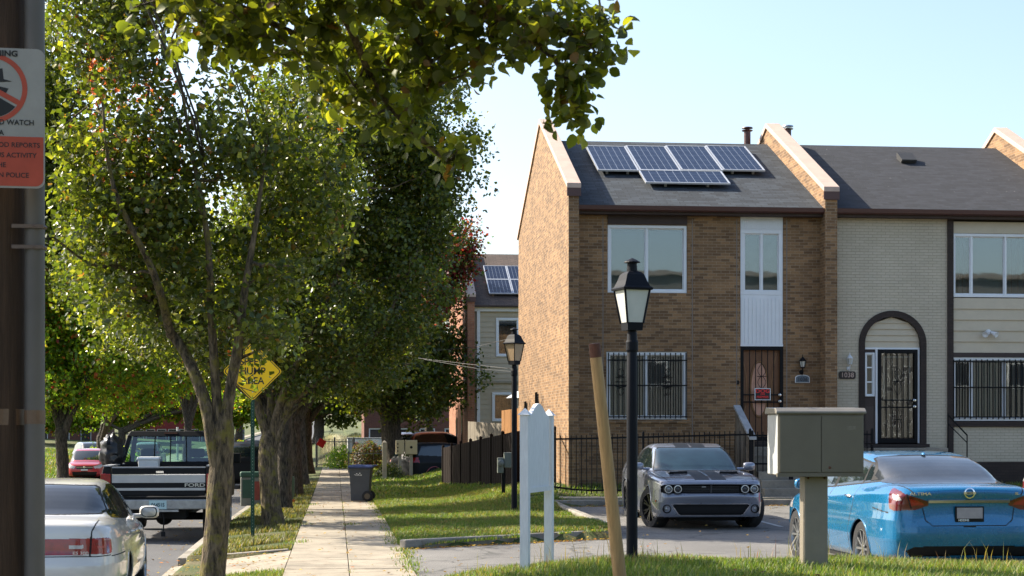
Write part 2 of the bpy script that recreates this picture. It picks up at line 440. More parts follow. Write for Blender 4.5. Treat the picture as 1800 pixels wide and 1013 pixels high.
V, F = grid(np.array([.95, 1.1]+list(np.arange(1.3, 4.5, .3))+[4.52]+list(np.arange(4.9, 40, .8))), np.array([0, 1.0]), lambda X, Y: X*0)
cols = sorted(set(V[:, 0])); VV = []; FF = []; NR = 24
for c in cols:
    top = float(yk(c))+.05
    for j in range(NR+1):
        y = YN+(top-YN)*j/NR; VV.append((c, y, float(lotz(y))+.008))
for i in range(len(cols)-1):
    for j in range(NR):
        a = i*(NR+1)+j; FF.append((a, a+NR+1, a+NR+2, a+1))
tag(npmesh('parking_lot', VV, FF, asph, smooth=True), kind='structure')
# kerbs
def kerb(name, pts, w=.15, h=.14, zf=None):
    mb = MB()
    for (p, q) in zip(pts[:-1], pts[1:]):
        p = Vector(p); q = Vector(q); n = max(1, int((q-p).length/1.8)); d = (q-p)/n; s = d.normalized(); r = Vector((-s.y, s.x))*w
        for i in range(n):
            a = p+d*i+s*.004; b = p+d*(i+1)-s*.004; j = random.uniform(-.006, .006)
            za = float(zf(a.x, a.y)); zb = float(zf(b.x, b.y))
            mb.add([(a.x, a.y, za-.2), (b.x, b.y, zb-.2), (b.x+r.x, b.y+r.y, zb-.2), (a.x+r.x, a.y+r.y, za-.2),
                    (a.x, a.y, za+h+j), (b.x, b.y, zb+h+j), (b.x+r.x, b.y+r.y, zb+h+j), (a.x+r.x, a.y+r.y, za+h+j)],
                   [(4, 5, 6, 7), (0, 1, 5, 4), (1, 2, 6, 5), (2, 3, 7, 6), (3, 0, 4, 7)])
    return tag(mb.build(name, conc2, bevel=.02, seg=2), kind='structure')
random.seed(5)
kerb('kerb', [(-2.08, 24.5), (-2.08, 100), (-2.08, 300)], zf=lambda x, y: -.25+lon(y))
kerb('kerb', [(-2.08, -30), (-2.08, 20.0)], zf=lambda x, y: -.25)
kerb('kerb', [(-10.15, -20), (-10.15, 140), (-10.15, 300)], zf=lambda x, y: g1(-10.1, y))
kerb('kerb', [(-2.1, 24.42), (-.66, 24.42)], zf=lambda x, y: float(np.interp(x, [-2.1, -.62], [-.24, -.13])))
kerb('kerb', [(4.42, 26.9), (1.0, 24.75)][::-1], w=.15, zf=lambda x, y: float(lotz(y)))
kerb('kerb', [(4.45, 26.95), (4.62, 27.6), (4.62, 35.8)], zf=lambda x, y: float(lotz(y)))
kerb('kerb', [(4.5, 35.75), (32, 35.75)], zf=lambda x, y: float(lotz(y)))
# parking bay lines, worn
mb = MB()
for x in (7.75, 10.5, 13.3, 16.1):
    mb.add([(x-.05, 29.2, float(lotz(29.2))+.013), (x+.05, 29.2, float(lotz(29.2))+.013), (x+.05, 35.2, float(lotz(35.2))+.013), (x-.05, 35.2, float(lotz(35.2))+.013)], [(0, 1, 2, 3)])
tag(mb.build('bay_marking', M('worn_white', (.42, .42, .4), .85, var=.4, vs=14)), kind='structure')
# ------------------------------------------------------------------ row houses
YF = 39.3                       # facade plane
def fx(px): return XA(px, YF)
def fz(py, px=1250): return PY(px, py, YF).z
brown = brick_mat('brown_brick', (.34, .195, .09), (.13, .07, .032), (.37, .285, .195))
cream = brick_mat('cream_painted_brick', (.57, .50, .385), (.53, .465, .35), (.38, .33, .25), paint=True, stain=.15)
pinkb = M('pink_cap', (.50, .37, .30), .8, var=.12, vs=3, bmp=.2)
roofA = shingle_mat('charcoal_shingle', (.052, .067, .084), (.022, .029, .038), (.009, .011, .014))
roofB = shingle_mat('dark_shingle', (.035, .038, .048), (.021, .023, .029), (.025, .024, .025), speck=1)
roofC = shingle_mat('brown_shingle', (.13, .09, .07), (.09, .062, .05), (.03, .022, .018))
gutm = M('brown_metal', (.075, .03, .025), .45, var=.1, spec=.5)
fasc = M('dark_brown_trim', (.05, .032, .027), .7)
white = M('white_vinyl', (.74, .76, .78), .45, var=.05)
whitep = M('white_paint', (.72, .72, .71), .6, var=.06, vs=9)
iron = M('black_iron', (.008, .008, .009), .6, var=.2, spec=.15)
blind = M('blind', (.42, .43, .40), .7, var=.05)
blindd = M('dark_curtain', (.11, .135, .15), .8, var=.2)
glassw = clear_glass('window_glass', (.74, .82, .84), .10, .012)
dark_in = M('dark_interior', (.03, .035, .04), .9)
siding = M('cream_siding', (.54, .465, .345), .7, var=.06)
dbrown = brick_mat('dark_brown_brick', (.05, .034, .028), (.04, .027, .022), (.025, .018, .015))
dpaint = M('dark_brown_paint', (.045, .03, .026), .6)
ZE = fz(366); ZR_Y = YF+5.0; ZR = PY(1150, 251, ZR_Y).z; YB = YF+9.9
ZEF = ZE-.02
def houseroof(name, mat, x0, x1, root, yf=YF, ze=ZE, zr=ZR, depth=9.9):
    yr = yf+depth/2; s = (zr-ze)/(yr-yf+.3)
    mb = MB(); t = .06
    mb.prism([(yf-.3, ze), (yr, zr), (yf+depth+.3, ze), (yf+depth+.3, ze-t), (yr, zr-t), (yf-.3, ze-t)], 'x', x0, x1)
    return mb.build(name, mat, root)
def parapet(x0, x1, root, mat=brown, cap=pinkb, yf=YF, ze=ZE, zr=ZR, depth=9.9, zb=-.5, proj=.45, up=.42, stepcap=True):
    yr = yf+depth/2; s = (zr-ze)/(yr-yf+.3)
    y0 = yf-proj; y1 = yf+depth+proj
    def top(y): return ze+(yf-.3 < y)*0+s*((yr-yf+.3)-abs(y-yr))+up
    prof = [(y0, zb), (y1, zb), (y1, top(y1)), (yr, top(yr)), (y0, top(y0))]
    w = MB().prism(prof, 'x', x0, x1).build('party_wall', mat, root)
    m = MB(); c = .045
    m.prism([(y0-.05, top(y0)+.003), (yr, top(yr)+.003), (y1+.05, top(y1)+.003), (y1+.05, top(y1)+.12), (yr, top(yr)+.14), (y0-.05, top(y0)+.12)], 'x', x0-c, x1+c)
    m.build('coping', cap, w, bevel=.012)
    m = MB().box(x0-c+.004, x1+c-.004, y0-.047, y0-.003, top(y0)-.18, top(y0)+.1)
    m.build('coping_end', gutm, w)
    return w, top, y0
class ImgWall:
    """front wall with rectangular openings, in metres of the facade plane"""
    def __init__(s, x0, x1, z0, z1, holes, y0=YF, th=.25):
        s.a = (x0, x1, z0, z1, holes, y0, th)
    def build(s, name, mat, root):
        x0, x1, z0, z1, holes, y0, th = s.a
        X = sorted(set([x0, x1]+[h[0] for h in holes]+[h[1] for h in holes])); Z = sorted(set([z0, z1]+[h[2] for h in holes]+[h[3] for h in holes]))
        mb = MB(); idx = {}
        def vid(x, y, z):
            k = (round(x, 5), round(y, 5), round(z, 5))
            if k not in idx: idx[k] = len(mb.v); mb.v.append((x, y, z))
            return idx[k]
        solid = lambda i, j: 0 <= i < len(X)-1 and 0 <= j < len(Z)-1 and not any(h[0]-1e-6 <= X[i] and X[i+1] <= h[1]+1e-6 and h[2]-1e-6 <= Z[j] and Z[j+1] <= h[3]+1e-6 for h in holes)
        y1 = y0+th
        for i in range(len(X)-1):
            for j in range(len(Z)-1):
                if not solid(i, j): continue
                a, b, c, d = X[i], X[i+1], Z[j], Z[j+1]
                mb.f.append((vid(a, y0, c), vid(b, y0, c), vid(b, y0, d), vid(a, y0, d)))
                mb.f.append((vid(a, y1, d), vid(b, y1, d), vid(b, y1, c), vid(a, y1, c)))
                for (ii, jj, q) in ((i-1, j, [(a, y0, d), (a, y1, d), (a, y1, c), (a, y0, c)]), (i+1, j, [(b, y0, c), (b, y1, c), (b, y1, d), (b, y0, d)]),
                                    (i, j-1, [(a, y0, c), (a, y1, c), (b, y1, c), (b, y0, c)]), (i, j+1, [(a, y0, d), (b, y0, d), (b, y1, d), (a, y1, d)])):
                    if not solid(ii, jj): mb.f.append(tuple(vid(*p) for p in q))
        return mb.build(name, mat, root)
def window(root, x0, x1, z0, z1, divs, y=YF, fr=.07, inset=.06, fw=white, blinds=(True,), back=True, dark=None, gl=None):
    """frame as the part, its panes, sashes and blinds as sub-parts; divs = fractions of the mullions"""
    m = MB(); ya, yb = y+inset-.035, y+inset+.06
    m.box(x0, x1, ya, yb, z0, z0+fr); m.box(x0, x1, ya, yb, z1-fr, z1)
    m.box(x0, x0+fr, ya, yb, z0+fr, z1-fr); m.box(x1-fr, x1, ya, yb, z0+fr, z1-fr)
    w = m.build('window', fw, root, bevel=.006)
    X = [x0+fr]+[x0+(x1-x0)*d for d in divs]+[x1-fr]
    for k in range(1, len(X)-1):
        MB().box(X[k]-.025, X[k]+.025, ya+.008, yb-.004, z0+fr, z1-fr).build('mullion', fw, w)
    for k in range(len(X)-1):
        a = X[k]+(.025 if k else 0); b = X[k+1]-(.025 if k < len(X)-2 else 0)
        s = .022; m = MB(); yy = y+inset+.0+.018*k
        m.box(a, b, yy, yy+.02, z0+fr, z0+fr+s); m.box(a, b, yy, yy+.02, z1-fr-s, z1-fr); m.box(a, a+s, yy, yy+.02, z0+fr+s, z1-fr-s); m.box(b-s, b, yy, yy+.02, z0+fr+s, z1-fr-s)
        m.build('sash', fw, w)
        MB().box(a+s, b-s, yy+.008, yy+.012, z0+fr+s, z1-fr-s).build('pane', gl or glassw, w)
        kind = blinds[k % len(blinds)]
        if kind:
            m = MB(); yb2 = y+inset+.11
            if kind == 'slat':
                n = int((z1-z0-2*fr)/.05)
                for i in range(n):
                    z = z0+fr+i*.05; m.add([(a, yb2+.03, z), (b, yb2+.03, z), (b, yb2, z+.052), (a, yb2, z+.052)], [(0, 1, 2, 3)])
            else:
                n = 24; d = random.uniform(.004, .012)
                vs = []
                for i in range(n+1):
                    x = a+(b-a)*i/n; o = d*math.sin(i*1.7)+.01*math.sin(i*.9)
                    vs += [(x, yb2+.04+o, z0+fr), (x, yb2+.04+o, z1-fr)]
                m.add(vs, [(2*i, 2*i+2, 2*i+3, 2*i+1) for i in range(n)])
            m.build('curtain', blindd if kind == 'dark' else (dark or blind), w)
    MB().box(x0+.01, x1-.01, y+.24, y+.246, z0+.01, z1-.01).build('dark_room', dark_in, w)
    return w
def bars(root, x0, x1, z0, z1, y, step, rails, scroll=(), r=.011):
    m = MB(); n = max(2, int(round((x1-x0)/step)))
    for i in range(n+1):
        x = x0+(x1-x0)*i/n; m.box(x-r, x+r, y-r, y+r, z0, z1)
    for z in rails: m.box(x0-.02, x1+.02, y-r*.9, y+r*.9, z-r*1.3, z+r*1.3)
    for (cx, cz, s) in scroll:
        for sx in (-1, 1):
            for sz in (-1, 1):
                pts = [(cx+sx*s*(.12+.30*(1-k/12))*math.sin(k*.5)*1.0, y-.012, cz+sz*s*(.15+.7*k/12)+sz*s*.12*math.cos(k*.5)) for k in range(13)]
                m.tube(pts, .008, 5)
        m.tube([(cx-s*.4, y-.012, cz), (cx+s*.4, y-.012, cz)], .008, 5)
    return m.build('security_bars', iron, root)
# ---- house 1036: brown brick with solar panels
XL0, XL1 = XA(999.5, YF-.45), fx(1013)
XR0, XR1 = fx(1441), fx(1462)
GZ = .3
h1 = thing('row_house', 'brown brick row house with solar panels on its charcoal shingle roof', 'house', (XL0, YF, .5))
inv = Matrix.Translation((-XL0, -YF, -.5))
H1P = []
def place_children(root):
    for o in root.children:
        o.location = Vector(o.location)-Vector(root.location)
hw = [fx(1068), fx(1208)]
holes = [(fx(1068), fx(1208), fz(516), fz(397)), (fx(1066), fx(1208), fz(738), fz(619)), (fx(1301.5), fx(1377), fz(775.5, 1340), fz(380))]
wall1 = ImgWall(XL1, XR0, -.4, ZE-.02, holes).build('wall', brown, h1)
pw1, topf, y0p = parapet(XL0, XL1, h1)
pw2, _, _ = parapet(XR0, XR1, h1)
# pier faces darker corner bricks are the same wall; roof and gutter
roof1 = houseroof('roof', roofA, XL1-.002, XR0+.002, h1)
m = MB()
n = 9
m.prism([(YF-.42, ZE-.02), (YF-.40, ZE-.11), (YF-.36, ZE-.14), (YF-.28, ZE-.14), (YF-.28, ZE-.02)], 'x', XL1+.002, XR0-.002)
m.build('gutter', gutm, h1)
MB().box(XL1+.002, XR0-.002, YF-.27, YF-.006, ZE-.20, ZE-.075).build('fascia', fasc, h1)
# header over the upper window
MB().box(fx(1068)+.004, fx(1208)-.004, YF-.03, YF-.006, fz(397)+.01, fz(378)).build('window_header', fasc, h1)
window(h1, fx(1068)+.005, fx(1208)-.005, fz(516)+.004, fz(397)-.004, [.492], blinds=('slat', 'slat'))
window(h1, fx(1066)+.005, fx(1208)-.005, fz(738)+.004, fz(619)-.004, [.49], blinds=('slat', 'dark'))
bars(h1, fx(1069), fx(1205), fz(736), fz(621), YF-.05, .125, [fz(634), fz(678), fz(733)], [(fx(1091), fz(672), .33), (fx(1173), fz(672), .33)])
MB().box(fx(1064), fx(1210), YF-.04, YF-.004, fz(744), fz(738.5)).build('window_sill', brown, h1)
# right bay: white ribbed panels, narrow window, door
xa, xb = fx(1301.5)+.004, fx(1377)-.004
m = MB(); m.box(xa, xb, YF+.03, YF+.07, fz(608), fz(518))
nr = 11
for i in range(nr):
    x = xa+(xb-xa)*(i+.15)/nr; m.box(x, x+(xb-xa)/nr*.7, YF+.018, YF+.03, fz(604), fz(524))
m.box(xa, xb, YF+.0, YF+.03, fz(608.5), fz(605)); m.build('infill_panel', white, h1)
m = MB(); m.box(xa, xb, YF+.03, YF+.07, fz(402), fz(380.5))
nr = 22
for i in range(nr):
    x = xa+(xb-xa)*(i+.15)/nr; m.box(x, x+(xb-xa)/nr*.7, YF+.02, YF+.03, fz(401), fz(385))
m.build('infill_panel', white, h1)
window(h1, xa, xb, fz(518)+.002, fz(402)-.002, [.5], fr=.1, blinds=('slat', 'slat'), dark=M('pale_blind', (.40, .43, .41), .7))
# door of house 1036: wooden door with an oval of glass behind an iron security door
dz0, dz1 = fz(775.5, 1340), fz(609, 1340)
wood_door = M('brown_wood_door', (.2, .09, .04), .45, var=.25, vs=5, stretch=(6, 6, 1))
dr = MB().box(xa+.05, xb-.05, YF+.12, YF+.16, dz0+.02, dz1-.06).build('door', wood_door, h1)
cx = (xa+xb)/2-.04; cz = dz0+1.22
m = MB(); m.prism([(cx+.19*math.cos(t*math.pi/16), cz+.62*math.sin(t*math.pi/16)) for t in range(32)], 'y', YF+.095, YF+.115)
m.build('oval_glass', M('frosted_oval', (.62, .33, .23), .35, var=.2, vs=8), dr)
m = MB()
for k in range(2):
    a, b = (.20+.02*k), (.64+.02*k); m.tube([(cx+a*math.cos(t*math.pi/16), YF+.1, cz+b*math.sin(t*math.pi/16)) for t in range(33)], .012, 6)
for s in (-1, 1):
    m.tube([(cx+s*(.42-.12*math.sin(t*math.pi/10)), YF+.115, cz-.85+.17*t) for t in range(11)], .012, 5)
m.build('moulding', M('door_gold_trim', (.3, .16, .07), .4), dr)
def security_door(root, x0, x1, z0, z1, y, scr, midz=.47, mat=iron):
    m = MB(); f = .075
    m.box(x0, x0+f, y-.03, y+.02, z0, z1); m.box(x1-f, x1, y-.03, y+.02, z0, z1)
    m.box(x0+f, x1-f, y-.03, y+.02, z1-.09, z1); m.box(x0+f, x1-f, y-.03, y+.02, z0, z0+.1)
    s = m.build('security_door', mat, root, bevel=.004)
    m = MB(); zm = z0+(z1-z0)*midz
    m.box(x0+f, x1-f, y-.015, y+.01, zm-.10, zm-.07); m.box(x0+f, x1-f, y-.015, y+.01, zm+.07, zm+.10)
    nb = 5
    for i in range(1, nb+1):
        x = x0+f+(x1-x0-2*f)*i/(nb+1); m.box(x-.009, x+.009, y-.012, y+.006, z0+.1, z1-.09)
    c = (x0+x1)/2
    for (zc, hh) in scr:
        for sx in (-1, 1):
            for sz in (-1, 1):
                pts = [(c+sx*(.02+.075*math.sin(min(math.pi, k*.42))), y-.02, zc+sz*hh*(k/9)) for k in range(9)]
                m.tube(pts, .007, 5)
        m.tube([(c-.11, y-.02, zc), (c+.11, y-.02, zc)], .008, 5)
    m.build('grille', mat, s)
    m = MB()
    for zz in (zm+.02, zm-.13):
        m.lathe([(.0, 0), (.034, 0), (.034, .012), (.018, .02), (.018, .035), (.03, .045), (.024, .06), (0, .062)], 14, Matrix.Translation((x1-.05-.03, y-.03, zz+.06)) @ Matrix.Rotation(R(90), 4, 'X'), cap=False)
    m.build('handle', M('chrome', (.7, .7, .72), .15, 1.0, var=.05), s, smooth=True)
    return s
sd = security_door(h1, xa, xb, dz0, dz1, YF+.03, [(dz0+1.52, .33)], .45)
MB().box(xa-.02, xb+.02, YF-.28, YF-.004, dz0-.12, dz0-.004).build('threshold', dbrown, h1, bevel=.01)
# yard sign on the grille
sg = thing('dog_sign', 'black and red dog sign in a pale frame on the brown house door', 'sign', (fx(1340), YF-.01, fz(693)))
m = MB(); m.box(-.185, .185, -.02, 0, -.135, .135); m.build('board', M('sign_black', (.015, .012, .012), .5), sg)
m = MB()
for a in ((-.19, .19, .125, .14), (-.19, .19, -.14, -.125), (-.19, -.175, -.125, .125), (.175, .19, -.125, .125)): m.box(a[0], a[1], -.026, .002, a[2], a[3])
m.build('frame', white, sg)
red = M('sign_red', (.7, .03, .03), .5)
textmesh('DOG', .115, red, FRONT(0, -.022, .068), sg, sx=1.3, bold=.004)
textmesh('ON', .055, red, FRONT(0, -.022, .0), sg, sx=1.2, bold=.002)
textmesh('PREMISES', .072, red, FRONT(0, -.022, -.068), sg, sx=.98, bold=.002)
# control joints
for p in (1060, 1217, 1295, 1383):
    x = fx(p); MB().box(x-.012, x+.012, YF-.004, YF+.01, .1, fz(385)).build('control_joint', M('grey_caulk', (.2, .17, .145), .8), h1)
# wall lantern + plaque
def lantern(root, x, z, mat, s=1.0, gl=None, y=YF):
    L = MB(); mx = Matrix.Translation((x, y-.13, z)) @ Matrix.Scale(s, 4)
    L.lathe([(.0, .30), (.008, .28), (.012, .24), (.05, .19), (.085, .15), (.08, .14), (.0, .145)], 8, mx, False)
    L.lathe([(.0, -.02), (.02, -.02), (.05, 0), (.055, .01), (0, .012)], 8, mx, False)
    for k in range(6):
        a = k*math.pi/3; L.tube([(x+s*.05*math.cos(a), y-.13+s*.05*math.sin(a), z), (x+s*.075*math.cos(a), y-.13+s*.075*math.sin(a), z+s*.145)], .005*s, 4)
    L.tube([(x, y-.13, z-.02*s), (x, y-.12, z-.1*s), (x, y-.07, z-.16*s), (x, y-.02, z-.12*s)], .013*s, 6)
    L.lathe([(.0, 0), (.05, 0), (.045, .02), (0, .03)], 10, Matrix.Translation((x, y-.002, z-.1*s)) @ Matrix.Rotation(R(90), 4, 'X') @ Matrix.Scale(s, 4), False)
    r_ = L.build('wall_lantern', mat, root)
    G_ = MB(); G_.lathe([(.045, .012), (.068, .14)], 6, mx); G_.build('lantern_glass', gl or M('lamp_glass', (.55, .56, .5), .2), r_)
    return r_
lantern(h1, fx(1408.5), fz(646), iron, 1.05)
lt = M('plaque_blue', (.1, .13, .16), .5)
m = MB(); xc, zc = fx(1410), fz(666)
arc = [(xc+.175*math.cos(t*math.pi/10), zc+.03+.07*math.sin(t*math.pi/10)) for t in range(11)]
pl = [(xc+.175, zc-.09)]+arc+[(xc-.175, zc-.09)]
p1 = MB().prism(pl[::-1], 'y', YF-.03, YF-.004).build('number_plaque', whitep, h1)
MB().prism([(xc+(a-xc)*.9, zc-.002+(b-zc)*.86) for a, b in pl[::-1]], 'y', YF-.036, YF-.031).build('face', lt, p1)
textmesh('1036', .12, M('plaque_ink', (.02, .02, .025), .5), FRONT(xc, YF-.038, zc-.012), p1, sx=1.0, bold=.003)
m = MB(); m.box(fx(1297)-.02, fx(1297)+.02, YF-.035, YF-.005, fz(676), fz(669)); m.build('door_bell', iron, h1)
# solar array: five panels on the front slope
def solar_panel_things(root_label, corners, group, nx, ny):
    pass
cellm = None
def solar_mat(name, nx, ny):
    m, n, l, b = nmat(name)
    v = coords(n, l, 'Generated')
    sp = n.new('ShaderNodeSeparateXYZ'); l.new(v, sp.inputs[0])
    def line(s, k, w):
        a = n.new('ShaderNodeMath'); a.operation = 'MULTIPLY'; a.inputs[1].default_value = k; l.new(s, a.inputs[0])
        f = n.new('ShaderNodeMath'); f.operation = 'FRACT'; l.new(a.outputs[0], f.inputs[0])
        c = n.new('ShaderNodeMath'); c.operation = 'SUBTRACT'; c.inputs[1].default_value = .5; l.new(f.outputs[0], c.inputs[0])
        d = n.new('ShaderNodeMath'); d.operation = 'ABSOLUTE'; l.new(c.outputs[0], d.inputs[0])
        g = n.new('ShaderNodeMath'); g.operation = 'GREATER_THAN'; g.inputs[1].default_value = .5-w; l.new(d.outputs[0], g.inputs[0])
        return g.outputs[0]
    a = line(sp.outputs[0], nx, .035); c = line(sp.outputs[1], ny, .03)
    bb = line(sp.outputs[0], nx*3, .03)
    mx_ = n.new('ShaderNodeMath'); mx_.operation = 'MAXIMUM'; l.new(a, mx_.inputs[0]); l.new(c, mx_.inputs[1])
    base = ramp(n, l, noise_node(n, l, v, 9, 3), [(.3, (.006, .010, .028)), (.7, (.011, .018, .042))])
    col = mixc(n, l, bb, base, (.012, .02, .042)); col = mixc(n, l, c, col, (.04, .055, .085)); col = mixc(n, l, a, col, (.2, .225, .27))
    l.new(col, b.inputs['Base Color']); b.inputs['Roughness'].default_value = .22; b.inputs['Specular IOR Level'].default_value = .12
    return m
solA = solar_mat('solar_cells_wide', 6, 5); solB = solar_mat('solar_cells_long', 10, 4); solC = solar_mat('solar_cells_far', 6, 8)
alu = M('aluminium_rim', (.62, .63, .64), .35, .6, var=.05)
def roof_point(px, py, lift=.15):
    """the point of the front slope (lifted) seen through px, py"""
    s = (ZR-ZE)/(YF+4.95-YF+.3)
    lo, hi = 30., 60.
    for _ in range(40):
        mid = (lo+hi)/2; p = PT(px, py, mid); zt = ZE+s*(p.y-(YF-.3))+lift
        if p.z > zt: lo = mid
        else: hi = mid
    return PT(px, py, lo)
def panel(px0, px1, py0, py1, mat, label, pxr=None):
    a = roof_point(px0, py1); d = roof_point(pxr if pxr else px0, py0)
    b = roof_point(px1, py1)
    w_ = b.x-a.x; y0, y1 = a.y, d.y; z0, z1 = a.z, d.z
    L = math.hypot(y1-y0, z1-z0); ang = math.atan2(z1-z0, y1-y0)
    r = thing('solar_panel', label, 'solar panel', a, 0, 'solar panels on the charcoal roof')
    r.rotation_euler = (ang, 0, 0)
    e = .035
    m = MB(); m.box(0, w_, 0, e, -.03, .012); m.box(0, w_, L-e, L, -.03, .012); m.box(0, e, e, L-e, -.03, .012); m.box(w_-e, w_, e, L-e, -.03, .012)
    m.build('rim', alu, r)
    MB().box(e, w_-e, e, L-e, -.02, .004).build('cells', mat, r)
    m = MB()
    for x in (.25*w_, .75*w_):
        m = MB(); m.box(x-.02, x+.02, .1, L-.1, -.075, -.032); m.box(x-.03, x+.03, .15, .21, -.148, -.075); m.box(x-.03, x+.03, L-.25, L-.19, -.148, -.075); m.build('mount', alu, r)
tops = [1033.5, 1107, 1180, 1253, 1326]; bots = [1050, 1124, 1197.5, 1271.5, 1345]
for i, lb in enumerate(['solar panel at the left end of the upper row on the roof', 'solar panel second from left in the upper row', 'solar panel third from left in the upper row', 'solar panel at the right end of the upper row, nearest the pipe']):
    panel(bots[i]+.8, bots[i+1]-.8, 257, 299, solA, lb, pxr=None)
panel(1135, 1282.5, 299.5, 321, solB, 'long solar panel alone below the upper row of panels')
# vent pipes, rear slope seen over the ridge
def vent_pipe(px, pyt, pyb, Y, label, capm):
    b = PY(px, pyb, Y); t = PY(px, pyt, Y)
    r = thing('vent_pipe', label, 'vent pipe', (b.x, b.y, b.z-.5), 0, 'vent pipes behind the ridge')
    h = t.z-b.z+.5
    MB().lathe([(.09, 0), (.09, h-.12)], 16).build('pipe', gutm, r, smooth=True)
    MB().lathe([(.05, h-.14), (.14, h-.12), (.15, h-.1), (.06, h-.08), (.06, h-.06), (.15, h-.05), (.14, h-.02), (.03, h)], 16).build('cap', capm, r, smooth=True)
vent_pipe(1313.5, 223, 252, YF+5.6, 'brown vent pipe with a flat cap above the charcoal roof', gutm)
vent_pipe(1385, 220, 250, YF+5.9, 'vent pipe with a shiny ringed cap beside the pink parapet', M('steel_cap', (.5, .52, .55), .3, 1.0))
# gable: two narrow windows on the sunlit side wall
m = MB()
for (yy, za, zb_) in ((YF+5.6, .5+.55, 2.2), (YF+8.2, .9, 2.0)):
    m.box(XL0-.012, XL0-.002, yy-.22, yy+.22, za+.35, zb_+.45)
m.each('side_window', M('dark_side_glass', (.03, .03, .035), .2), h1)
m = MB()
for (yy, za, zb_) in ((YF+5.6, .5+.55, 2.2), (YF+8.2, .9, 2.0)):
    for k in range(5): m.box(XL0-.045, XL0-.03, yy-.25+k*.12, yy-.235+k*.12, za+.3, zb_+.5)
    m.box(XL0-.05, XL0-.028, yy-.26, yy+.26, za+.4, za+.43)
    m.build('security_bars', iron, h1); m = MB()
MB().box(XL1, XR0, YB-.02, YB, -.4, ZE-.1).build('rear_wall', brown, h1)
place_children(h1)

# ---- house 1038: cream painted brick
X2A = fx(1890); X2B = X2A+.28
h2 = thing('row_house', 'cream painted brick row house with an arched doorway and plain dark roof', 'house', (XR1, YF, .5))
AL, AR, AT = fx(1520), fx(1617.5), fz(555)
sp_z = fz(603); acx = (AL+AR)/2; aw = (AR-AL)/2
xs0 = XR1; xs1 = fx(1665); xs2 = fx(1675)
d2z0, d2z1 = fz(773, 1580), fz(611, 1580)
# brick wall left part with the arched opening: wall pieces round a polygon
outer_b = [(xs0, -.4), (AL, -.4), (AL, sp_z)]
arcp = [(acx+aw*math.cos(math.pi-math.pi*k/24), sp_z+(AT-sp_z)*math.sin(math.pi*k/24)) for k in range(25)]
poly = [(xs0, -.4), (AL, -.4)]+arcp+[(AR, -.4), (xs1, -.4), (xs1, ZE-.02), (xs0, ZE-.02)]
m = MB(); k = len(poly)
me_v = [(p[0], YF, p[1]) for p in poly]+[(p[0], YF+.25, p[1]) for p in poly]
m.add(me_v, [tuple(range(k)), tuple(range(2*k-1, k-1, -1))]+[((i+1) % k, i, k+i, k+(i+1) % k) for i in range(k)])
m.build('wall', cream, h2)
# dark brick surround of the arch
ow = fx(1628)-AR; 
inn = [(AL, d2z0-.1)]+arcp+[(AR, d2z0-.1)]
oarc = [(acx+(aw+ow)*math.cos(math.pi-math.pi*k/24), sp_z+(AT-sp_z+ow)*math.sin(math.pi*k/24)) for k in range(25)]
out_ = [(AL-ow, d2z0-.1)]+oarc+[(AR+ow, d2z0-.1)]
m = MB(); k = len(inn)
vs = [(p[0], YF-.03, p[1]) for p in inn]+[(p[0], YF-.03, p[1]) for p in out_]+[(p[0], YF+.1, p[1]) for p in inn]+[(p[0], YF-.002, p[1]) for p in out_]
fs = []
for i in range(k-1): fs += [(i, i+1, k+i+1, k+i), (i, 2*k+i, 2*k+i+1, i+1), (k+i, k+i+1, 3*k+i+1, 3*k+i)]
m.add(vs, fs); m.build('arch_surround', dbrown, h2)
MB().box(AL-ow, AR+ow, YF-.25, YF-.004, d2z0-.18, d2z0-.102).build('threshold', dbrown, h2)
# tympanum siding
m = MB(); nb = 5; hgt = (AT-d2z1)
for i in range(nb):
    za = d2z1+hgt*i/nb; zb_ = d2z1+hgt*(i+1)/nb
    def wat(z): 
        return aw*math.sqrt(max(0, 1-((z-sp_z)/(AT-sp_z))**2)) if z > sp_z else aw
    wl, wh = wat(za), wat(zb_)
    m.add([(acx-wl, YF+.05, za), (acx+wl, YF+.05, za), (acx+wh, YF+.075, zb_), (acx-wh, YF+.075, zb_), (acx-wl, YF+.08, za), (acx+wl, YF+.08, za)], [(0, 1, 2, 3), (0, 4, 5, 1)])
m.build('arch_siding', siding, h2)
MB().box(AL+.004, AR-.004, YF+.03, YF+.08, d2z1-.045, d2z1-.002).build('door_frame', white, h2)
MB().box(fx(1542)-.03, fx(1542)+.02, YF+.03, YF+.08, d2z0-.09, d2z1-.047).build('door_frame', white, h2)
MB().box(AR-.05, AR-.004, YF+.03, YF+.08, d2z0-.09, d2z1-.047).build('door_frame', white, h2)
MB().box(AL+.004, fx(1542)-.032, YF+.07, YF+.1, d2z0-.09, d2z1-.047).build('side_panel', dpaint, h2)
xsl, xsr = fx(1521), fx(1538)
w3 = window(h2, xsl, xsr, fz(697, 1530), fz(620, 1530), [], y=YF+.0, fr=.035, inset=.05, blinds=(False,))
m = MB()
for q in (.33, .66): zq = fz(697, 1530)+(fz(620, 1530)-fz(697, 1530))*q; m.box(xsl+.03, xsr-.03, YF+.03, YF+.07, zq-.015, zq+.015)
m.each('muntin', white, w3)
m = MB(); m.box(xsl+.01, xsr-.01, YF+.055, YF+.069, fz(765, 1530), fz(715, 1530)); m.build('raised_panel', M('dark_brown_gloss', (.05, .035, .03), .4), h2, bevel=.01)
dl, dr_ = fx(1544), AR-.06
d3 = MB().box(dl+.02, dr_-.02, YF+.14, YF+.18, d2z0-.05, d2z1-.06).build('door', M('dark_reddish_door', (.075, .045, .035), .35), h2)
m = MB(); xx0, xx1, zz0, zz1 = dl+.16, dr_-.14, d2z0+.92, d2z1-.2
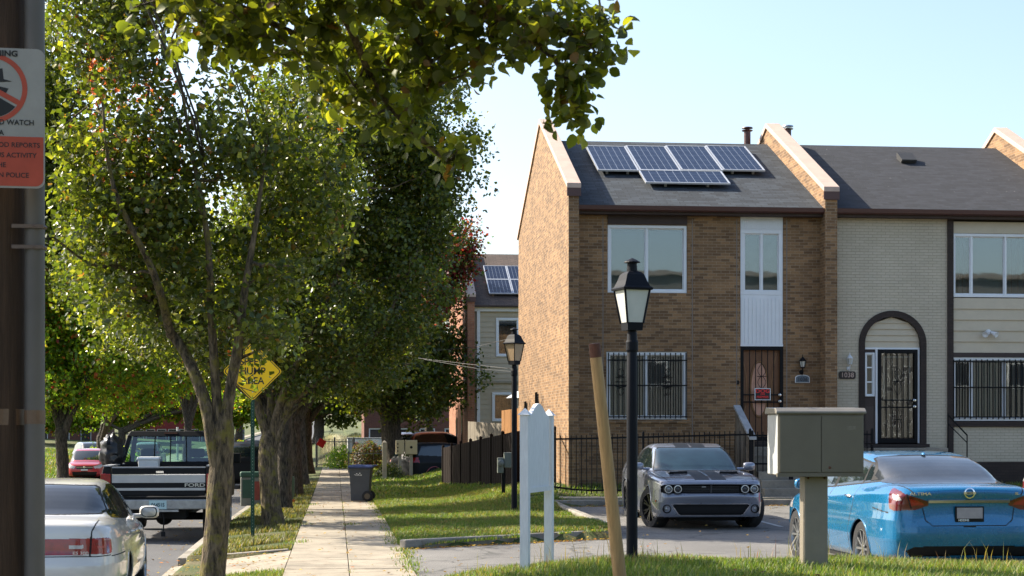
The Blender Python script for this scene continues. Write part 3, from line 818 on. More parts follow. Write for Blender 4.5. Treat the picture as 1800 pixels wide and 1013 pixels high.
for a in ((xx0, xx1, zz0, zz0+.04), (xx0, xx1, zz1-.04, zz1), (xx0, xx0+.04, zz0+.04, zz1-.04), (xx1-.04, xx1, zz0+.04, zz1-.04)): m.box(a[0], a[1], YF+.12, YF+.138, a[2], a[3])
m.build('glass_frame', white, d3)
m = MB().box(xx0+.04, xx1-.04, YF+.125, YF+.137, zz0+.04, zz1-.04); m.build('door_glass', M('door_glass', (.2, .17, .15), .12, var=.4, vs=7), d3)
stm = clear_glass('storm_glass', (.85, .87, .85), .16, .25)
MB().box(dl+.06, dr_-.06, YF+.075, YF+.079, d2z0+.05, d2z1-.13).build('storm_pane', stm, h2)
security_door(h2, dl, dr_, d2z0-.08, d2z1-.047, YF+.03, [(d2z0+1.38, .36), (d2z0+.48, .33)], .42)
# pilaster and siding bay on the right
MB().box(xs1, xs2, YF-.05, YF+.2, -.4, ZE-.02).build('pilaster', dbrown, h2)
sb = []
zt1, zb1 = fz(618), fz(520)
def clap(x0, x1, z0, z1, n, name='siding', mat=siding, y=YF):
    m = MB(); hh = (z1-z0)/n
    for i in range(n):
        za = z0+hh*i; m.add([(x0, y-.018, za), (x1, y-.018, za), (x1, y+.012, za+hh), (x0, y+.012, za+hh), (x0, y+.03, za), (x1, y+.03, za)], [(0, 1, 2, 3), (0, 4, 5, 1)])
    return m.build(name, mat, h2)
wx0, wx1 = fx(1673), fx(1878)
MB().box(wx0, X2A, YF+.19, YF+.25, -.4, ZE-.02).build('backing_wall', dpaint, h2)
clap(xs2, X2A, fz(405)+.003, fz(384), 1)
clap(xs2, X2A, zt1, zb1-.003, 5)
window(h2, wx0+.01, fx(1800+44), fz(519)+.003, fz(405)-.003, [.2, .55, .80], blinds=('dark', 'slat', 'dark', 'slat'), inset=.03)
clap(fx(1846), X2A, fz(519)+.003, fz(405)-.003, 1)
window(h2, wx0+.01, fx(1800+44), fz(740)+.003, fz(626)-.003, [.2, .54, .8], blinds=('dark', 'slat', 'dark', 'slat'), inset=.03)
clap(fx(1846), X2A, fz(740), fz(626)-.003, 1)
bars(h2, wx0+.03, fx(1842), fz(737), fz(630), YF-.05, .14, [fz(634), fz(680), fz(733)])
m = MB(); m.box(xs2, X2A, YF-.04, YF+.18, fz(626)+.002, fz(618)-.002); m.build('window_header', dpaint, h2)
m = MB(); m.box(xs2, X2A, YF-.06, YF+.18, fz(750), fz(741)); m.build('window_sill', dbrown, h2)
ImgWall(xs2, X2A, fz(813), fz(750)-.003, []).build('apron_wall', cream, h2)
ImgWall(xs2, X2A, -.4, fz(813)-.003, [], y0=YF-.02).build('base_course', dbrown, h2)
parapet(X2A, X2B, h2, up=.42)
houseroof('roof', roofB, XR1+.002, X2A-.002, h2)
m = MB(); m.prism([(YF-.42, ZE-.02), (YF-.40, ZE-.11), (YF-.36, ZE-.14), (YF-.28, ZE-.14), (YF-.28, ZE-.02)], 'x', XR1+.002, X2A-.002); m.build('gutter', gutm, h2)
MB().box(XR1+.002, X2A-.002, YF-.27, YF-.055, ZE-.20, ZE-.075).build('fascia', fasc, h2)
lantern(h2, fx(1491), fz(640), white, .95)
m = MB(); xc, zc = fx(1489), fz(659)
pl = [(xc-.2, zc-.05), (xc-.17, zc-.09), (xc+.17, zc-.09), (xc+.2, zc-.05), (xc+.2, zc+.05), (xc+.17, zc+.09), (xc-.17, zc+.09), (xc-.2, zc+.05)]
p2 = MB().prism(pl, 'y', YF-.03, YF-.004).build('number_plaque', M('plaque_brown', (.02, .012, .01), .4), h2)
textmesh('1038', .16, M('plaque_pink', (.42, .3, .25), .4), FRONT(xc, YF-.032, zc), p2, bold=.002)
# twin floodlight
fl = MB(); xc, zc = fx(1737), fz(581)
fl.lathe([(0, 0), (.07, 0), (.06, .03), (0, .035)], 14, Matrix.Translation((xc, YF-.015, zc)) @ Matrix.Rotation(R(90), 4, 'X'), False)
for s in (-1, 1):
    mx = Matrix.Translation((xc+s*.05, YF-.05, zc)) @ Matrix.Rotation(R(s*35), 4, 'Z') @ Matrix.Rotation(R(115), 4, 'X') 
    fl.lathe([(.02, 0), (.035, .03), (.045, .08), (.075, .17), (.07, .175), (.0, .15)], 14, mx, False)
fl.build('floodlight', M('white_enamel', (.7, .71, .72), .35), h2, smooth=True)
# roof box vent
a = roof_point(1593, 283, 0.02)
s = math.atan2(ZR-ZE, 5.25)
m = MB(); m.box(-.2, .2, -.2, .2, 0, .05); m.prism([(-.24, .05), (.24, .05), (.24, .16), (-.24, .10)], 'x', -.2, .2)
v = m.build('roof_vent', M('black_vent', (.035, .035, .035), .6), h2); v.location = a; v.rotation_euler = (s, 0, 0)
MB().box(XR1, X2A, YB-.02, YB, -.4, ZE-.1).build('rear_wall', cream, h2)
place_children(h2)

# steps and rails
def steps(label, x0, x1, ztop, n, z0, mat, grp=None, ytop=YF-.28, land=.9):
    m = MB(); ri = (ztop-z0)/n
    m.box(x0, x1, ytop-land, ytop-.003, z0-.4, ztop)
    s = None
    r = thing('front_steps', label, 'steps', ((x0+x1)/2, ytop, z0))
    b = MB(); o = Vector(r.location)
    for i in range(1, n):
        zz = ztop-ri*i; b.box(x0, x1, ytop-land-.26*i, ytop-land-.26*(i-1)-.003 if i > 0 else 0, z0-.4, zz)
    for mm, nm in ((m, 'landing'), (b, 'flight')):
        k = mm.build(nm, mat, r, bevel=.012); k.location = -o
    return r
cst = concrete_mat('concrete_step', (.3, .27, .22))
steps('concrete front steps up to the brown brick house door', fx(1300), fx(1382), dz0-.13, 6, .22, cst, ytop=YF-.29, land=.75)
steps('concrete front steps below the arched doorway, hidden by the blue sedan', fx(1512), fx(1640), d2z0-.19, 6, .22, cst, ytop=YF-.27, land=.75)
oldw = M('weathered_wood', (.2, .16, .12), .9, var=.35, vs=7, stretch=(8, 8, 1))
hr = thing('stair_rail', 'weathered wooden stair rail beside the brown house steps', 'railing', (fx(1289), YF-1.0, .3))
o = Vector(hr.location)
xr = fx(1290)
m = MB(); m.box(xr-.06, xr+.06, YF-1.75, YF-1.63, .1, 1.5); m.box(xr-.06, xr+.06, YF-.5, YF-.38, .3, 2.15); 
for k in m.each('post', oldw, hr, bevel=.008): k.location = -o
m = MB(); m.add([(xr-.08, YF-1.85, 1.48), (xr+.08, YF-1.85, 1.48), (xr+.08, YF-.3, 2.22), (xr-.08, YF-.3, 2.22), (xr-.08, YF-1.85, 1.54), (xr+.08, YF-1.85, 1.54), (xr+.08, YF-.3, 2.28), (xr-.08, YF-.3, 2.28)],
     [(0, 3, 2, 1), (4, 5, 6, 7), (0, 1, 5, 4), (1, 2, 6, 5), (2, 3, 7, 6), (3, 0, 4, 7)]); k = m.build('handrail', M('grey_wood', (.34, .35, .36), .85, var=.3, vs=6), hr); k.location = -o
m = MB()
for q in range(5):
    yy = YF-1.55+q*.24; m.box(xr-.02, xr+.02, yy-.02, yy+.02, .4, 1.62+q*.115)

for k in m.each('baluster', oldw, hr): k.location = -o
ir = thing('iron_handrail', 'black iron handrail on the cream house steps', 'railing', (fx(1655), YF-.8, .3)); o = Vector(ir.location)
m = MB(); x = fx(1656); m.tube([(x, YF-.4, .5), (x, YF-.4, fz(727))], .015, 6); m.tube([(x, YF-.4, fz(730)), (x+.12, YF-1.3, fz(765))], .018, 6); m.tube([(x, YF-.4, fz(745)), (x+.12, YF-1.3, fz(778))], .012, 6)
m.tube([(x+.12, YF-1.3, .2), (x+.12, YF-1.3, fz(765))], .015, 6); 
for k in m.each('rail', iron, ir): k.location = -o

# ---- the house farther along: brick gable, beige siding, its own panels
YF2 = 66.0
def gx(px): return XA(px, YF2)
def gz(py, px=880): return PY(px, py, YF2).z
redb = brick_mat('orange_brick', (.42, .18, .095), (.3, .12, .065), (.36, .26, .2))
h3 = thing('row_house', 'farther row house with orange brick end wall and beige siding', 'house', (gx(833), YF2, .0))
zE2 = gz(538); yr2 = YF2+5; zR2 = PY(880, 462, yr2).z+.35
x0, x1, x2, x3 = XA(822, YF2-.4), gx(833), gx(1120), gx(1126)
parapet(x0, x1, h3, mat=redb, yf=YF2, ze=zE2, zr=zR2, proj=.4, up=.35)
sid2 = M('beige_siding', (.47, .40, .29), .7, var=.06)
wl = []
for (a, b, c, d) in ((872, 913, 627, 559), (865, 906, 741, 690), (980, 1020, 627, 559)): wl.append((gx(a), gx(b), gz(c), gz(d)))
ImgWall(x1, x2, -.6, zE2-.02, wl, y0=YF2+.03, th=.2).build('wall', sid2, h3)
m = MB(); hh = .2; z = -.3
def blocked(z0, z1):
    X = [x1]
    for (a, b, c, d) in sorted(wl):
        if z0 < d and z1 > c: X += [a, b]
    X.append(x2); return [(X[i], X[i+1]) for i in range(0, len(X), 2)]
while z < zE2-.1:
    for (a, b) in blocked(z, z+hh):
        m.add([(a, YF2+.005, z), (b, YF2+.005, z), (b, YF2+.026, z+hh), (a, YF2+.026, z+hh)], [(0, 1, 2, 3)])
    z += hh
m.build('siding', sid2, h3)
for (a, b, c, d) in wl:
    window(h3, a, b, c, d, [], y=YF2-.04, fr=.09, inset=.05, blinds=('dark',))
MB().box(x1, x2, YF2-.1, YF2-.0, zE2-.22, zE2-.06).build('fascia', whitep, h3)
MB().box(gx(838), gx(843.5), YF2-.1, YF2, .2, zE2-.22).build('downspout', whitep, h3)
MB().box(x1, x2, YF2-.06, YF2+.0, gz(674), gz(670)).build('belt_trim', M('beige_trim', (.3, .26, .19), .7), h3)
houseroof('roof', roofC, x1, x2, h3, yf=YF2, ze=zE2, zr=zR2)
m = MB()
for (yy, za, zb_) in ((YF2+2.5, .6, 2.6), (YF2+5.5, .6, 2.2)): m.box(x0-.02, x0-.002, yy-.3, yy+.3, za, zb_)
m.each('side_window', M('dark_side_glass', (.03, .03, .035), .2), h3)
place_children(h3)
def roof_point2(px, py, lift=.15):
    s = (zR2-zE2)/5.25; lo, hi = 50., 90.
    for _ in range(40):
        mid = (lo+hi)/2; p = PT(px, py, mid); zt = zE2+s*(p.y-(YF2-.3))+lift
        if p.z > zt: lo = mid
        else: hi = mid
    return PT(px, py, lo)
lb2 = [['far solar panel at lower left on the brown shingle roof', 'far solar panel, second from left in the lower row', 'far solar panel, lower row, half behind the brown gable'], ['far solar panel at upper left on the brown shingle roof', 'far solar panel, second from left in the upper row', 'far solar panel, upper row, half behind the brown gable']]
PZ = roof_point2(860, 516); sl2 = math.atan2(zR2-zE2, 5.25)
for r_ in range(2):
    for c_ in range(3):
        L = 1.55; wd = .93
        q = thing('solar_panel', lb2[r_][c_], 'solar panel', (PZ.x+c_*(wd+.02)-.06*0, PZ.y+r_*(L+.02)*math.cos(sl2), PZ.z+r_*(L+.02)*math.sin(sl2)), 0, 'solar panels on the far brown roof')
        q.rotation_euler = (sl2, 0, 0); e = .035
        m = MB(); m.box(0, wd, 0, e, -.03, .012); m.box(0, wd, L-e, L, -.03, .012); m.box(0, e, e, L-e, -.03, .012); m.box(wd-e, wd, e, L-e, -.03, .012); m.build('rim', alu, q)
        MB().box(e, wd-e, e, L-e, -.02, .004).build('cells', solC, q)
# distant brick buildings
def rear_block(label, a, b, zt, Y, mat, zb):
    r = thing('brick_building', label, 'building', ((a+b)/2, Y, zb)); o = Vector(r.location)
    k = MB().box(a, b, Y-10, Y, zb, zt).build('wall', mat, r); k.location = -o
    k = MB().box(a-.3, b+.3, Y-10.3, Y+.3, zt+.002, zt+.25).build('roof', M('pale_parapet', (.2, .18, .16), .8), r); k.location = -o
    for f in range(3):
        for i in range(9):
            x = a+(b-a)*(i+.5)/9; z = 1.0+f*3.1
            w_ = MB().box(x-.65, x+.65, Y+.002, Y+.05, z, z+1.4).build('window', white, r); w_.location = -o
            MB().box(x-.57, x+.57, Y+.05, Y+.06, z+.08, z+1.32).build('pane', MATS['dark_side_glass'], w_)
    return r
def block(label, px0, px1, pyt, Y, depth, mat, nw, floors, zb=-1.5, roofc=None, xx=None, ztop=None):
    a, b = (XA(px0, Y), XA(px1, Y)) if xx is None else xx; zt = PY(px0, pyt, Y).z if ztop is None else ztop
    if depth < 0: return rear_block(label, a, b, zt, Y, mat, zb)
    r = thing('brick_building', label, 'building', ((a+b)/2, Y, zb)); o = Vector(r.location)
    ws = []
    fh = (zt-.4+.3)/floors
    for f in range(floors):
        for i in range(nw):
            cx_ = a+(b-a)*(i+.5)/nw; ws.append((cx_-.45, cx_+.45, .5+f*2.8, .5+f*2.8+1.3))
    ws = [q for q in ws if q[3] < zt-.3]
    k = ImgWall(a, b, zb, zt, ws, y0=Y, th=.3).build('wall', mat, r); k.location = -o
    m = MB(); m.box(a, a+.3, Y+.3, Y+depth, zb, zt); m.box(b-.3, b, Y+.3, Y+depth, zb, zt); m.box(a+.3, b-.3, Y+depth-.3, Y+depth, zb, zt)
    k = m.build('side_wall', mat, r); k.location = -o
    k = MB().box(a-.2, b+.2, Y-.2, Y+depth+.2, zt+.002, zt+.3).build('roof', roofc or fasc, r); k.location = -o
    for q in ws:
        m = MB(); e = .07
        for (c, d, e_, f_) in ((q[0], q[1], q[2], q[2]+e), (q[0], q[1], q[3]-e, q[3]), (q[0], q[0]+e, q[2]+e, q[3]-e), (q[1]-e, q[1], q[2]+e, q[3]-e)): m.box(c, d, Y+.05, Y+.12, e_, f_)
        wnd = m.build('window', white, r); wnd.location = -o
        k = MB().box(q[0]+e, q[1]-e, Y+.1, Y+.11, q[2]+e, q[3]-e).build('pane', MATS['dark_side_glass'], wnd)
    return r
dred = brick_mat('dark_red_brick', (.2, .075, .05), (.14, .05, .035), (.16, .12, .1))
block('dark red brick building behind the dark red wagon and mailboxes', 640, 905, 600, 98, 10, dred, 6, 2, zb=-1)
block('low red brick building across the street, seen over the pickup', 235, 372, 722, 170, 12, M('red_wall', (.22, .035, .035), .8), 7, 1, zb=-2)
block('brick apartment block far down the left side behind the maples', -60, 170, 640, 150, 12, dred, 6, 2, zb=-2)
block('plain grey three storey building across from the row houses, mirrored in their windows', 0, 0, 0, -14, -10, M('tan_brick_plain', (.115, .115, .112), .85, var=.2, vs=3), 9, 3, zb=-.3, xx=(9, 40), ztop=10.2)
# ------------------------------------------------------------------ vehicles
def chaikin(P, n=2, closed=True):
    P = [np.array(p, float) for p in P]
    for _ in range(n):
        Q = []; k = len(P)
        for i in range(k if closed else k-1):
            a, b = P[i], P[(i+1) % k]; Q += [a*.75+b*.25, a*.25+b*.75]
        P = Q
    return np.array(P)
class SDF2:
    def __init__(s, poly, x0, x1, y0, y1, st=.012, rnd=2):
        P = chaikin(poly, rnd) if rnd else np.array(poly, float)
        s.x0, s.y0, s.st = x0, y0, st
        xs_ = np.arange(x0, x1+st, st); ys_ = np.arange(y0, y1+st, st)
        X, Y = np.meshgrid(xs_, ys_, indexing='ij'); d = np.full(X.shape, 1e9); sg = np.ones(X.shape)
        k = len(P)
        for i in range(k):
            a = P[i]; b = P[(i+1) % k]; ex, ey = b-a; wx, wy = X-a[0], Y-a[1]
            t = np.clip((wx*ex+wy*ey)/(ex*ex+ey*ey+1e-12), 0, 1)
            d = np.minimum(d, (wx-ex*t)**2+(wy-ey*t)**2)
            c1 = Y >= a[1]; c2 = Y < b[1]; c3 = ex*wy > ey*wx
            fl = (c1 & c2 & c3) | (~c1 & ~c2 & ~c3); sg = np.where(fl, -sg, sg)
        s.g = sg*np.sqrt(d); s.n = s.g.shape
    def __call__(s, x, y):
        u = np.clip((x-s.x0)/s.st, 0, s.n[0]-1.001); v = np.clip((y-s.y0)/s.st, 0, s.n[1]-1.001)
        i = u.astype(int); j = v.astype(int); u = u-i; v = v-j; g = s.g
        return (g[i, j]*(1-u)+g[i+1, j]*u)*(1-v)+(g[i, j+1]*(1-u)+g[i+1, j+1]*u)*v
def smax(a, b, k): h = np.maximum(k-np.abs(a-b), 0)/k; return np.maximum(a, b)+h*h*k*.25
def smin(a, b, k): return -smax(-a, -b, k)
def inpoly(x, y, P):
    P = np.array(P, float); r = np.zeros(x.shape, bool); k = len(P); j = k-1
    for i in range(k):
        xi, yi = P[i]; xj, yj = P[j]
        c = ((yi > y) != (yj > y)) & (x < (xj-xi)*(y-yi)/(yj-yi+1e-12)+xi); r ^= c; j = i
    return r
def nearline(x, y, P, w):
    P = np.array(P, float); d = np.full(x.shape, 1e9)
    for a, b in zip(P[:-1], P[1:]):
        ex, ey = b-a; wx, wy = x-a[0], y-a[1]; t = np.clip((wx*ex+wy*ey)/(ex*ex+ey*ey+1e-12), 0, 1)
        d = np.minimum(d, (wx-ex*t)**2+(wy-ey*t)**2)
    return d < w*w
def mir(P): return [(a, b) for a, b in P]+[(a, -b) for a, b in reversed(P) if abs(b) > 1e-6]
tyre_m = M('tyre', (.022, .022, .023), .85, var=.3, vs=12)
rim_s = M('alloy', (.42, .43, .44), .3, .9, var=.1)
rim_b = M('black_alloy', (.03, .03, .033), .22, .4)
blackp = M('black_plastic', (.010, .010, .011), .6, var=.2, spec=.2)
under = M('underbody', (.01, .01, .01), .9)
chrome = M('chrome_trim', (.75, .75, .77), .12, 1.0, var=.05)
redl = M('red_lens', (.28, .006, .006), .12, var=.35, vs=22, coat=1)
redl2 = M('deep_red_lens', (.11, .003, .004), .12, var=.35, vs=22, coat=1)
clearl = M('clear_lens', (.5, .47, .45), .1, var=.25, vs=30, coat=1)
glassd = tint_glass('tinted_glass')
glassr = tint_glass('rear_tint', (.035, .04, .048), .06)
glassb = tint_glass('blue_tint_windscreen', (.012, .03, .04), .04)
plate = M('plate', (.55, .56, .6), .5)
BIND = M('shut_line', (.006, .006, .007), .7)
def wheel(r, wd, rimm, spokes=10, hub=.0, split=True):
    t = MB(); k = wd/2
    t.lathe([(r*.68, -k), (r*.74, -k*1.02), (r*.93, -k), (r*.985, -k*.8), (r, -k*.5), (r, k*.5), (r*.985, k*.8), (r*.93, k), (r*.74, k*1.02), (r*.68, k)], 40, cap=False)
    m = MB(); m.lathe([(r*.69, -k*.95), (r*.70, k*.98), (r*.665, k*1.0), (r*.64, k*.7), (r*.63, -k*.9)], 40, cap=False)
    m.lathe([(.0, k*.80), (r*.14, k*.80), (r*.15, k*.55), (0, k*.5)], 16, cap=False)
    for i in range(spokes):
        a = 2*math.pi*i/spokes
        for da in ((-.10, .10) if split else (0,)):
            c0, s0 = math.cos(a), math.sin(a); c1, s1 = math.cos(a+da*1.4), math.sin(a+da*1.4)
            wq = r*.035
            p0 = (c0*r*.12, s0*r*.12); p1 = (c1*r*.655, s1*r*.655); nx, ny = -s1*wq, c1*wq
            m.add([(p0[0]-nx, p0[1]-ny, k*.76), (p1[0]-nx*1.2, p1[1]-ny*1.2, k*.9), (p1[0]+nx*1.2, p1[1]+ny*1.2, k*.9), (p0[0]+nx, p0[1]+ny, k*.76),
                   (p0[0]-nx, p0[1]-ny, k*.4), (p1[0]-nx*1.2, p1[1]-ny*1.2, k*.6), (p1[0]+nx*1.2, p1[1]+ny*1.2, k*.6), (p0[0]+nx, p0[1]+ny, k*.4)],
                  [(0, 1, 2, 3), (0, 4, 5, 1), (3, 2, 6, 7), (1, 5, 6, 2)])
    d = MB().lathe([(0, k*.1), (r*.6, k*.1), (r*.6, k*.05), (0, k*.05)], 24, cap=False)
    return t, m, d
def put_wheels(root, xf, xr, half, r, wd, rimm, spokes, steer=0, split=True, which=None):
    t, m, d = wheel(r, wd, rimm, spokes, split=split)
    first = None
    for (x, s, st) in ((xf, 1, steer), (xf, -1, steer), (xr, 1, 0), (xr, -1, 0)):
        if first is None:
            w_ = t.build('wheel', tyre_m, root, smooth=True); a = m.build('rim', rimm, w_, smooth=True); b = d.build('brake_disc', M('disc', (.08, .08, .08), .5, .8), w_)
            first = w_
        else:
            w_ = copy_tree(first, root)
        w_.location = (x, s*(half-wd/2-.01), r)
        w_.rotation_euler = (R(-90)*s, 0, st if s > 0 else st)
        w_.rotation_euler = (Matrix.Rotation(st, 3, 'Z') @ Matrix.Rotation(R(-90)*s, 3, 'X')).to_euler()
def shell(sp):
    """dense body surface of a vehicle: rays from its axis to the rounded solid given by outlines"""
    L, W, H = sp['L'], sp['W'], sp['H']; c = sp['cell']; zb = sp['zb']
    lo = SDF2(sp['low'], -L/2-.4, L/2+.4, -.1, H+.4); gr = SDF2(sp['green'], -L/2-.4, L/2+.4, -.1, H+.4)
    pl = SDF2(mir(sp['plan']), -L/2-.4, L/2+.4, -W-.5, W+.5); pg = SDF2(mir(sp['plang']), -L/2-.4, L/2+.4, -W-.5, W+.5)
    lz, lv = zip(*sp['lean'])
    k1, k2, k3, tum = sp.get('k1', .1), sp.get('k2', .1), sp.get('k3', .07), sp.get('tum', .4)
    cr = sp.get('crown', .05)
    def D(x, y, z):
        ay = np.abs(y)
        zz = z+cr*(ay/W)**2*np.where(z > .6, 1, 0)
        bow = sp.get('bow', .0)*(ay/W)**2
        d1 = smax(lo(x, zz), pl(x, ay+np.interp(z, lz, lv)), k1)
        d2 = smax(gr(x+np.where(x < 0, -bow, bow*1.0), z+cr*1.2*(ay/W)**2), pg(x, ay+(z-zb)*tum), k2)
        d = smin(d1, d2, k3)
        for fn in sp.get('extra', []): d = fn(d, x, y, z)
        return d
    a, b, h0, h1 = L/2+.25, W+.3, sp.get('z0', .16), H+.25
    nx, ny, nz = int(2*a/c), int(2*b/c), int((h1-h0)/c)
    gx_, gy_, gz_ = np.linspace(-a, a, nx+1), np.linspace(-b, b, ny+1), np.linspace(h0, h1, nz+1)
    Q = []; Fs = []; off = 0
    def patch(u, v, mk, flip):
        nonlocal off
        U, Vv = np.meshgrid(u, v, indexing='ij'); q = mk(U.ravel(), Vv.ravel()); n2 = len(v)
        i = (np.arange(len(u)-1)[:, None]*n2+np.arange(n2-1)[None, :]).ravel()
        f = np.stack([i, i+n2, i+n2+1, i+1], 1)
        if flip: f = f[:, ::-1]
        Q.append(q); Fs.append(f+off); off += len(q)
    o = np.ones_like
    patch(gx_, gy_, lambda u, v: np.stack([u, v, o(u)*h1], 1), False)
    patch(gx_, gz_, lambda u, v: np.stack([u, o(u)*b, v], 1), True)
    patch(gx_, gz_, lambda u, v: np.stack([u, -o(u)*b, v], 1), False)
    patch(gy_, gz_, lambda u, v: np.stack([o(u)*a, u, v], 1), False)
    patch(gy_, gz_, lambda u, v: np.stack([-o(u)*a, u, v], 1), True)
    Q = np.concatenate(Q); Fs = np.concatenate(Fs)
    key = np.round(Q*2000).astype(np.int64); _, ui, inv_ = np.unique(key, axis=0, return_index=True, return_inverse=True)
    inv_ = inv_.ravel(); Q = Q[ui]; Fs = inv_[Fs]
    zc = sp.get('zc', .55)
    O = np.stack([Q[:, 0]*.80, Q[:, 1]*.0, zc+(Q[:, 2]-zc)*.55], 1)
    O[:, 2] = np.minimum(O[:, 2], sp.get('zmax', .68)); O[:, 0] = np.clip(O[:, 0], -L/2+.45, L/2-.5)
    dr = O-Q; ln = np.linalg.norm(dr, axis=1); dr /= ln[:, None]; t = np.zeros(len(Q))
    for it in range(46):
        p = Q+dr*t[:, None]; d = D(p[:, 0], p[:, 1], p[:, 2]); t = np.minimum(t+np.clip(d, -.02, 1)*.8, ln)
    P = Q+dr*t[:, None]
    ctr = P[Fs].mean(1)
    nrm = np.cross(P[Fs[:, 2]]-P[Fs[:, 0]], P[Fs[:, 3]]-P[Fs[:, 1]]); nrm /= np.linalg.norm(nrm, axis=1)[:, None]+1e-12
    bad = (nrm*(ctr-O[Fs].mean(1))).sum(1) < 0; Fs = Fs.copy(); Fs[bad] = Fs[bad][:, ::-1]; nrm[bad] *= -1
    return P, Fs, ctr, nrm
def islands(Fs, mk):
    idx = np.nonzero(mk)[0]; vid = {}; par = list(range(len(idx)))
    def fd(i):
        while par[i] != i: par[i] = par[par[i]]; i = par[i]
        return i
    for j, fi in enumerate(idx):
        for v in Fs[fi]:
            if v in vid: par[fd(j)] = fd(vid[v])
            else: vid[v] = j
    rt = np.array([fd(i) for i in range(len(idx))]); out = []
    for q in np.unique(rt):
        sel = idx[rt == q]
        if len(sel) < 8: continue
        m = np.zeros(len(mk), bool); m[sel] = True; out.append(m)
    return out
def make_vehicle(root, sp, parts, paint, name='body'):
    """parts: (name, material, predicate(c, n) -> mask, lift) taken off the body in turn"""
    P, Fs, c, n = shell(sp)
    keep = np.ones(len(Fs), bool)
    for (xa, ra) in sp['arch']:
        keep &= ~(((c[:, 0]-xa)**2+(c[:, 2]-sp['wr'])**2 < ra**2) & (np.abs(c[:, 1]) > sp['W']-.42))
    Fs, c, n = Fs[keep], c[keep], n[keep]
    used = np.zeros(len(Fs), bool); objs = {}
    # point normals for lifting
    vn = np.zeros_like(P)
    for k in range(4): np.add.at(vn, Fs[:, k], n)
    vn /= np.linalg.norm(vn, axis=1)[:, None]+1e-12
    def sub(nm, mat, mask, lift, par):
        f = Fs[mask]
        if not len(f): return None
        ids, iv = np.unique(f, return_inverse=True)
        o = npmesh(nm, P[ids]+vn[ids]*lift, iv.reshape(f.shape), mat, par, smooth=True)
        try: o.data.normals_split_custom_set_from_vertices([tuple(q) for q in vn[ids]])
        except Exception: pass
        return o
    jobs = []
    for pt in parts:
        mk = pt[2](c, n) & ~used; used |= mk
        if pt[0] in ('tail_light', 'headlight', 'side_window', 'reverse_light', 'light_divider', 'stripe', 'arch_lip'):
            for mk2 in islands(Fs, mk): jobs.append((pt, mk2))
        else: jobs.append((pt, mk))
    body = sub(name, paint, ~used, 0, root)
    for pt, mk in jobs:
        par = body if len(pt) > 4 and pt[4] else root
        sub(pt[0], pt[1], mk, pt[3], par)
    for (xa, ra) in sp['arch']:
        for s in (-1, 1):
            m = MB(); W = sp['W']
            pts = []
            for k in range(25):
                t = -.25+(math.pi+.5)*k/24; x = xa+ra*math.cos(t); z = sp['wr']+ra*math.sin(t)
                if z < .17: continue
                # surface half-width here
                i = np.argmin((c[:, 0]-x)**2+(c[:, 2]-z)**2+(c[:, 1]*s < W-.45)*9); pts.append((x, c[i, 1]-s*.004, z))
            if len(pts) > 3: m.tube(pts, .011, 6); m.build('arch_lip', paint if not sp.get('cladding') else blackp, body, smooth=True)
    m = MB(); lw = sp['W']-.03
    for (xa, ra) in sp['arch']:
        for s in (-1, 1):
            vs = []
            for k in range(17):
                t = -.3+(math.pi+.6)*k/16; x, z = xa+(ra+.004)*math.cos(t), max(.1, sp['wr']+(ra+.004)*math.sin(t)); vs += [(x, s*(lw-.08), z), (x, s*(lw-.38), z)]
            m.add(vs, [(2*i, 2*i+2, 2*i+3, 2*i+1) for i in range(16)])
            m.add([(xa-ra, s*(lw-.38), .15), (xa+ra, s*(lw-.38), .15), (xa+ra, s*(lw-.38), .2+2*ra*.9), (xa-ra, s*(lw-.38), .2+2*ra*.9)], [(0, 1, 2, 3)])
    a0, a1 = sp['arch'][0], sp['arch'][1]
    m.box(-sp['L']/2+.35, sp['L']/2-.35, -lw+.4, lw-.4, .17, .3); m.box(min(a0[0], a1[0])+.45, max(a0[0], a1[0])-.45, -lw+.06, lw-.06, .18, .26)
    m.build('underbody', under, root)
    return body, (P, c, n)
def side(P): return lambda c, n: (np.abs(n[:, 1]) > .35) & inpoly(c[:, 0], c[:, 2], P)
def surf_y(c, x, z, s):
    i = np.argmin((c[:, 0]-x)**2+(c[:, 2]-z)**2+(c[:, 1]*s < 0)*9+(np.abs(c[:, 1]) < .4)*9); return c[i, 1]
def handle_at(root, c, x, z, s, mat, w=.09):
    y = surf_y(c, x, z, s); m = MB()
    m.tube([(x-w, y, z), (x-w*.7, y+s*.028, z+.004), (x+w*.7, y+s*.028, z+.006), (x+w, y, z+.003)], .012, 6); return m.build('door_handle', mat, root, smooth=True)
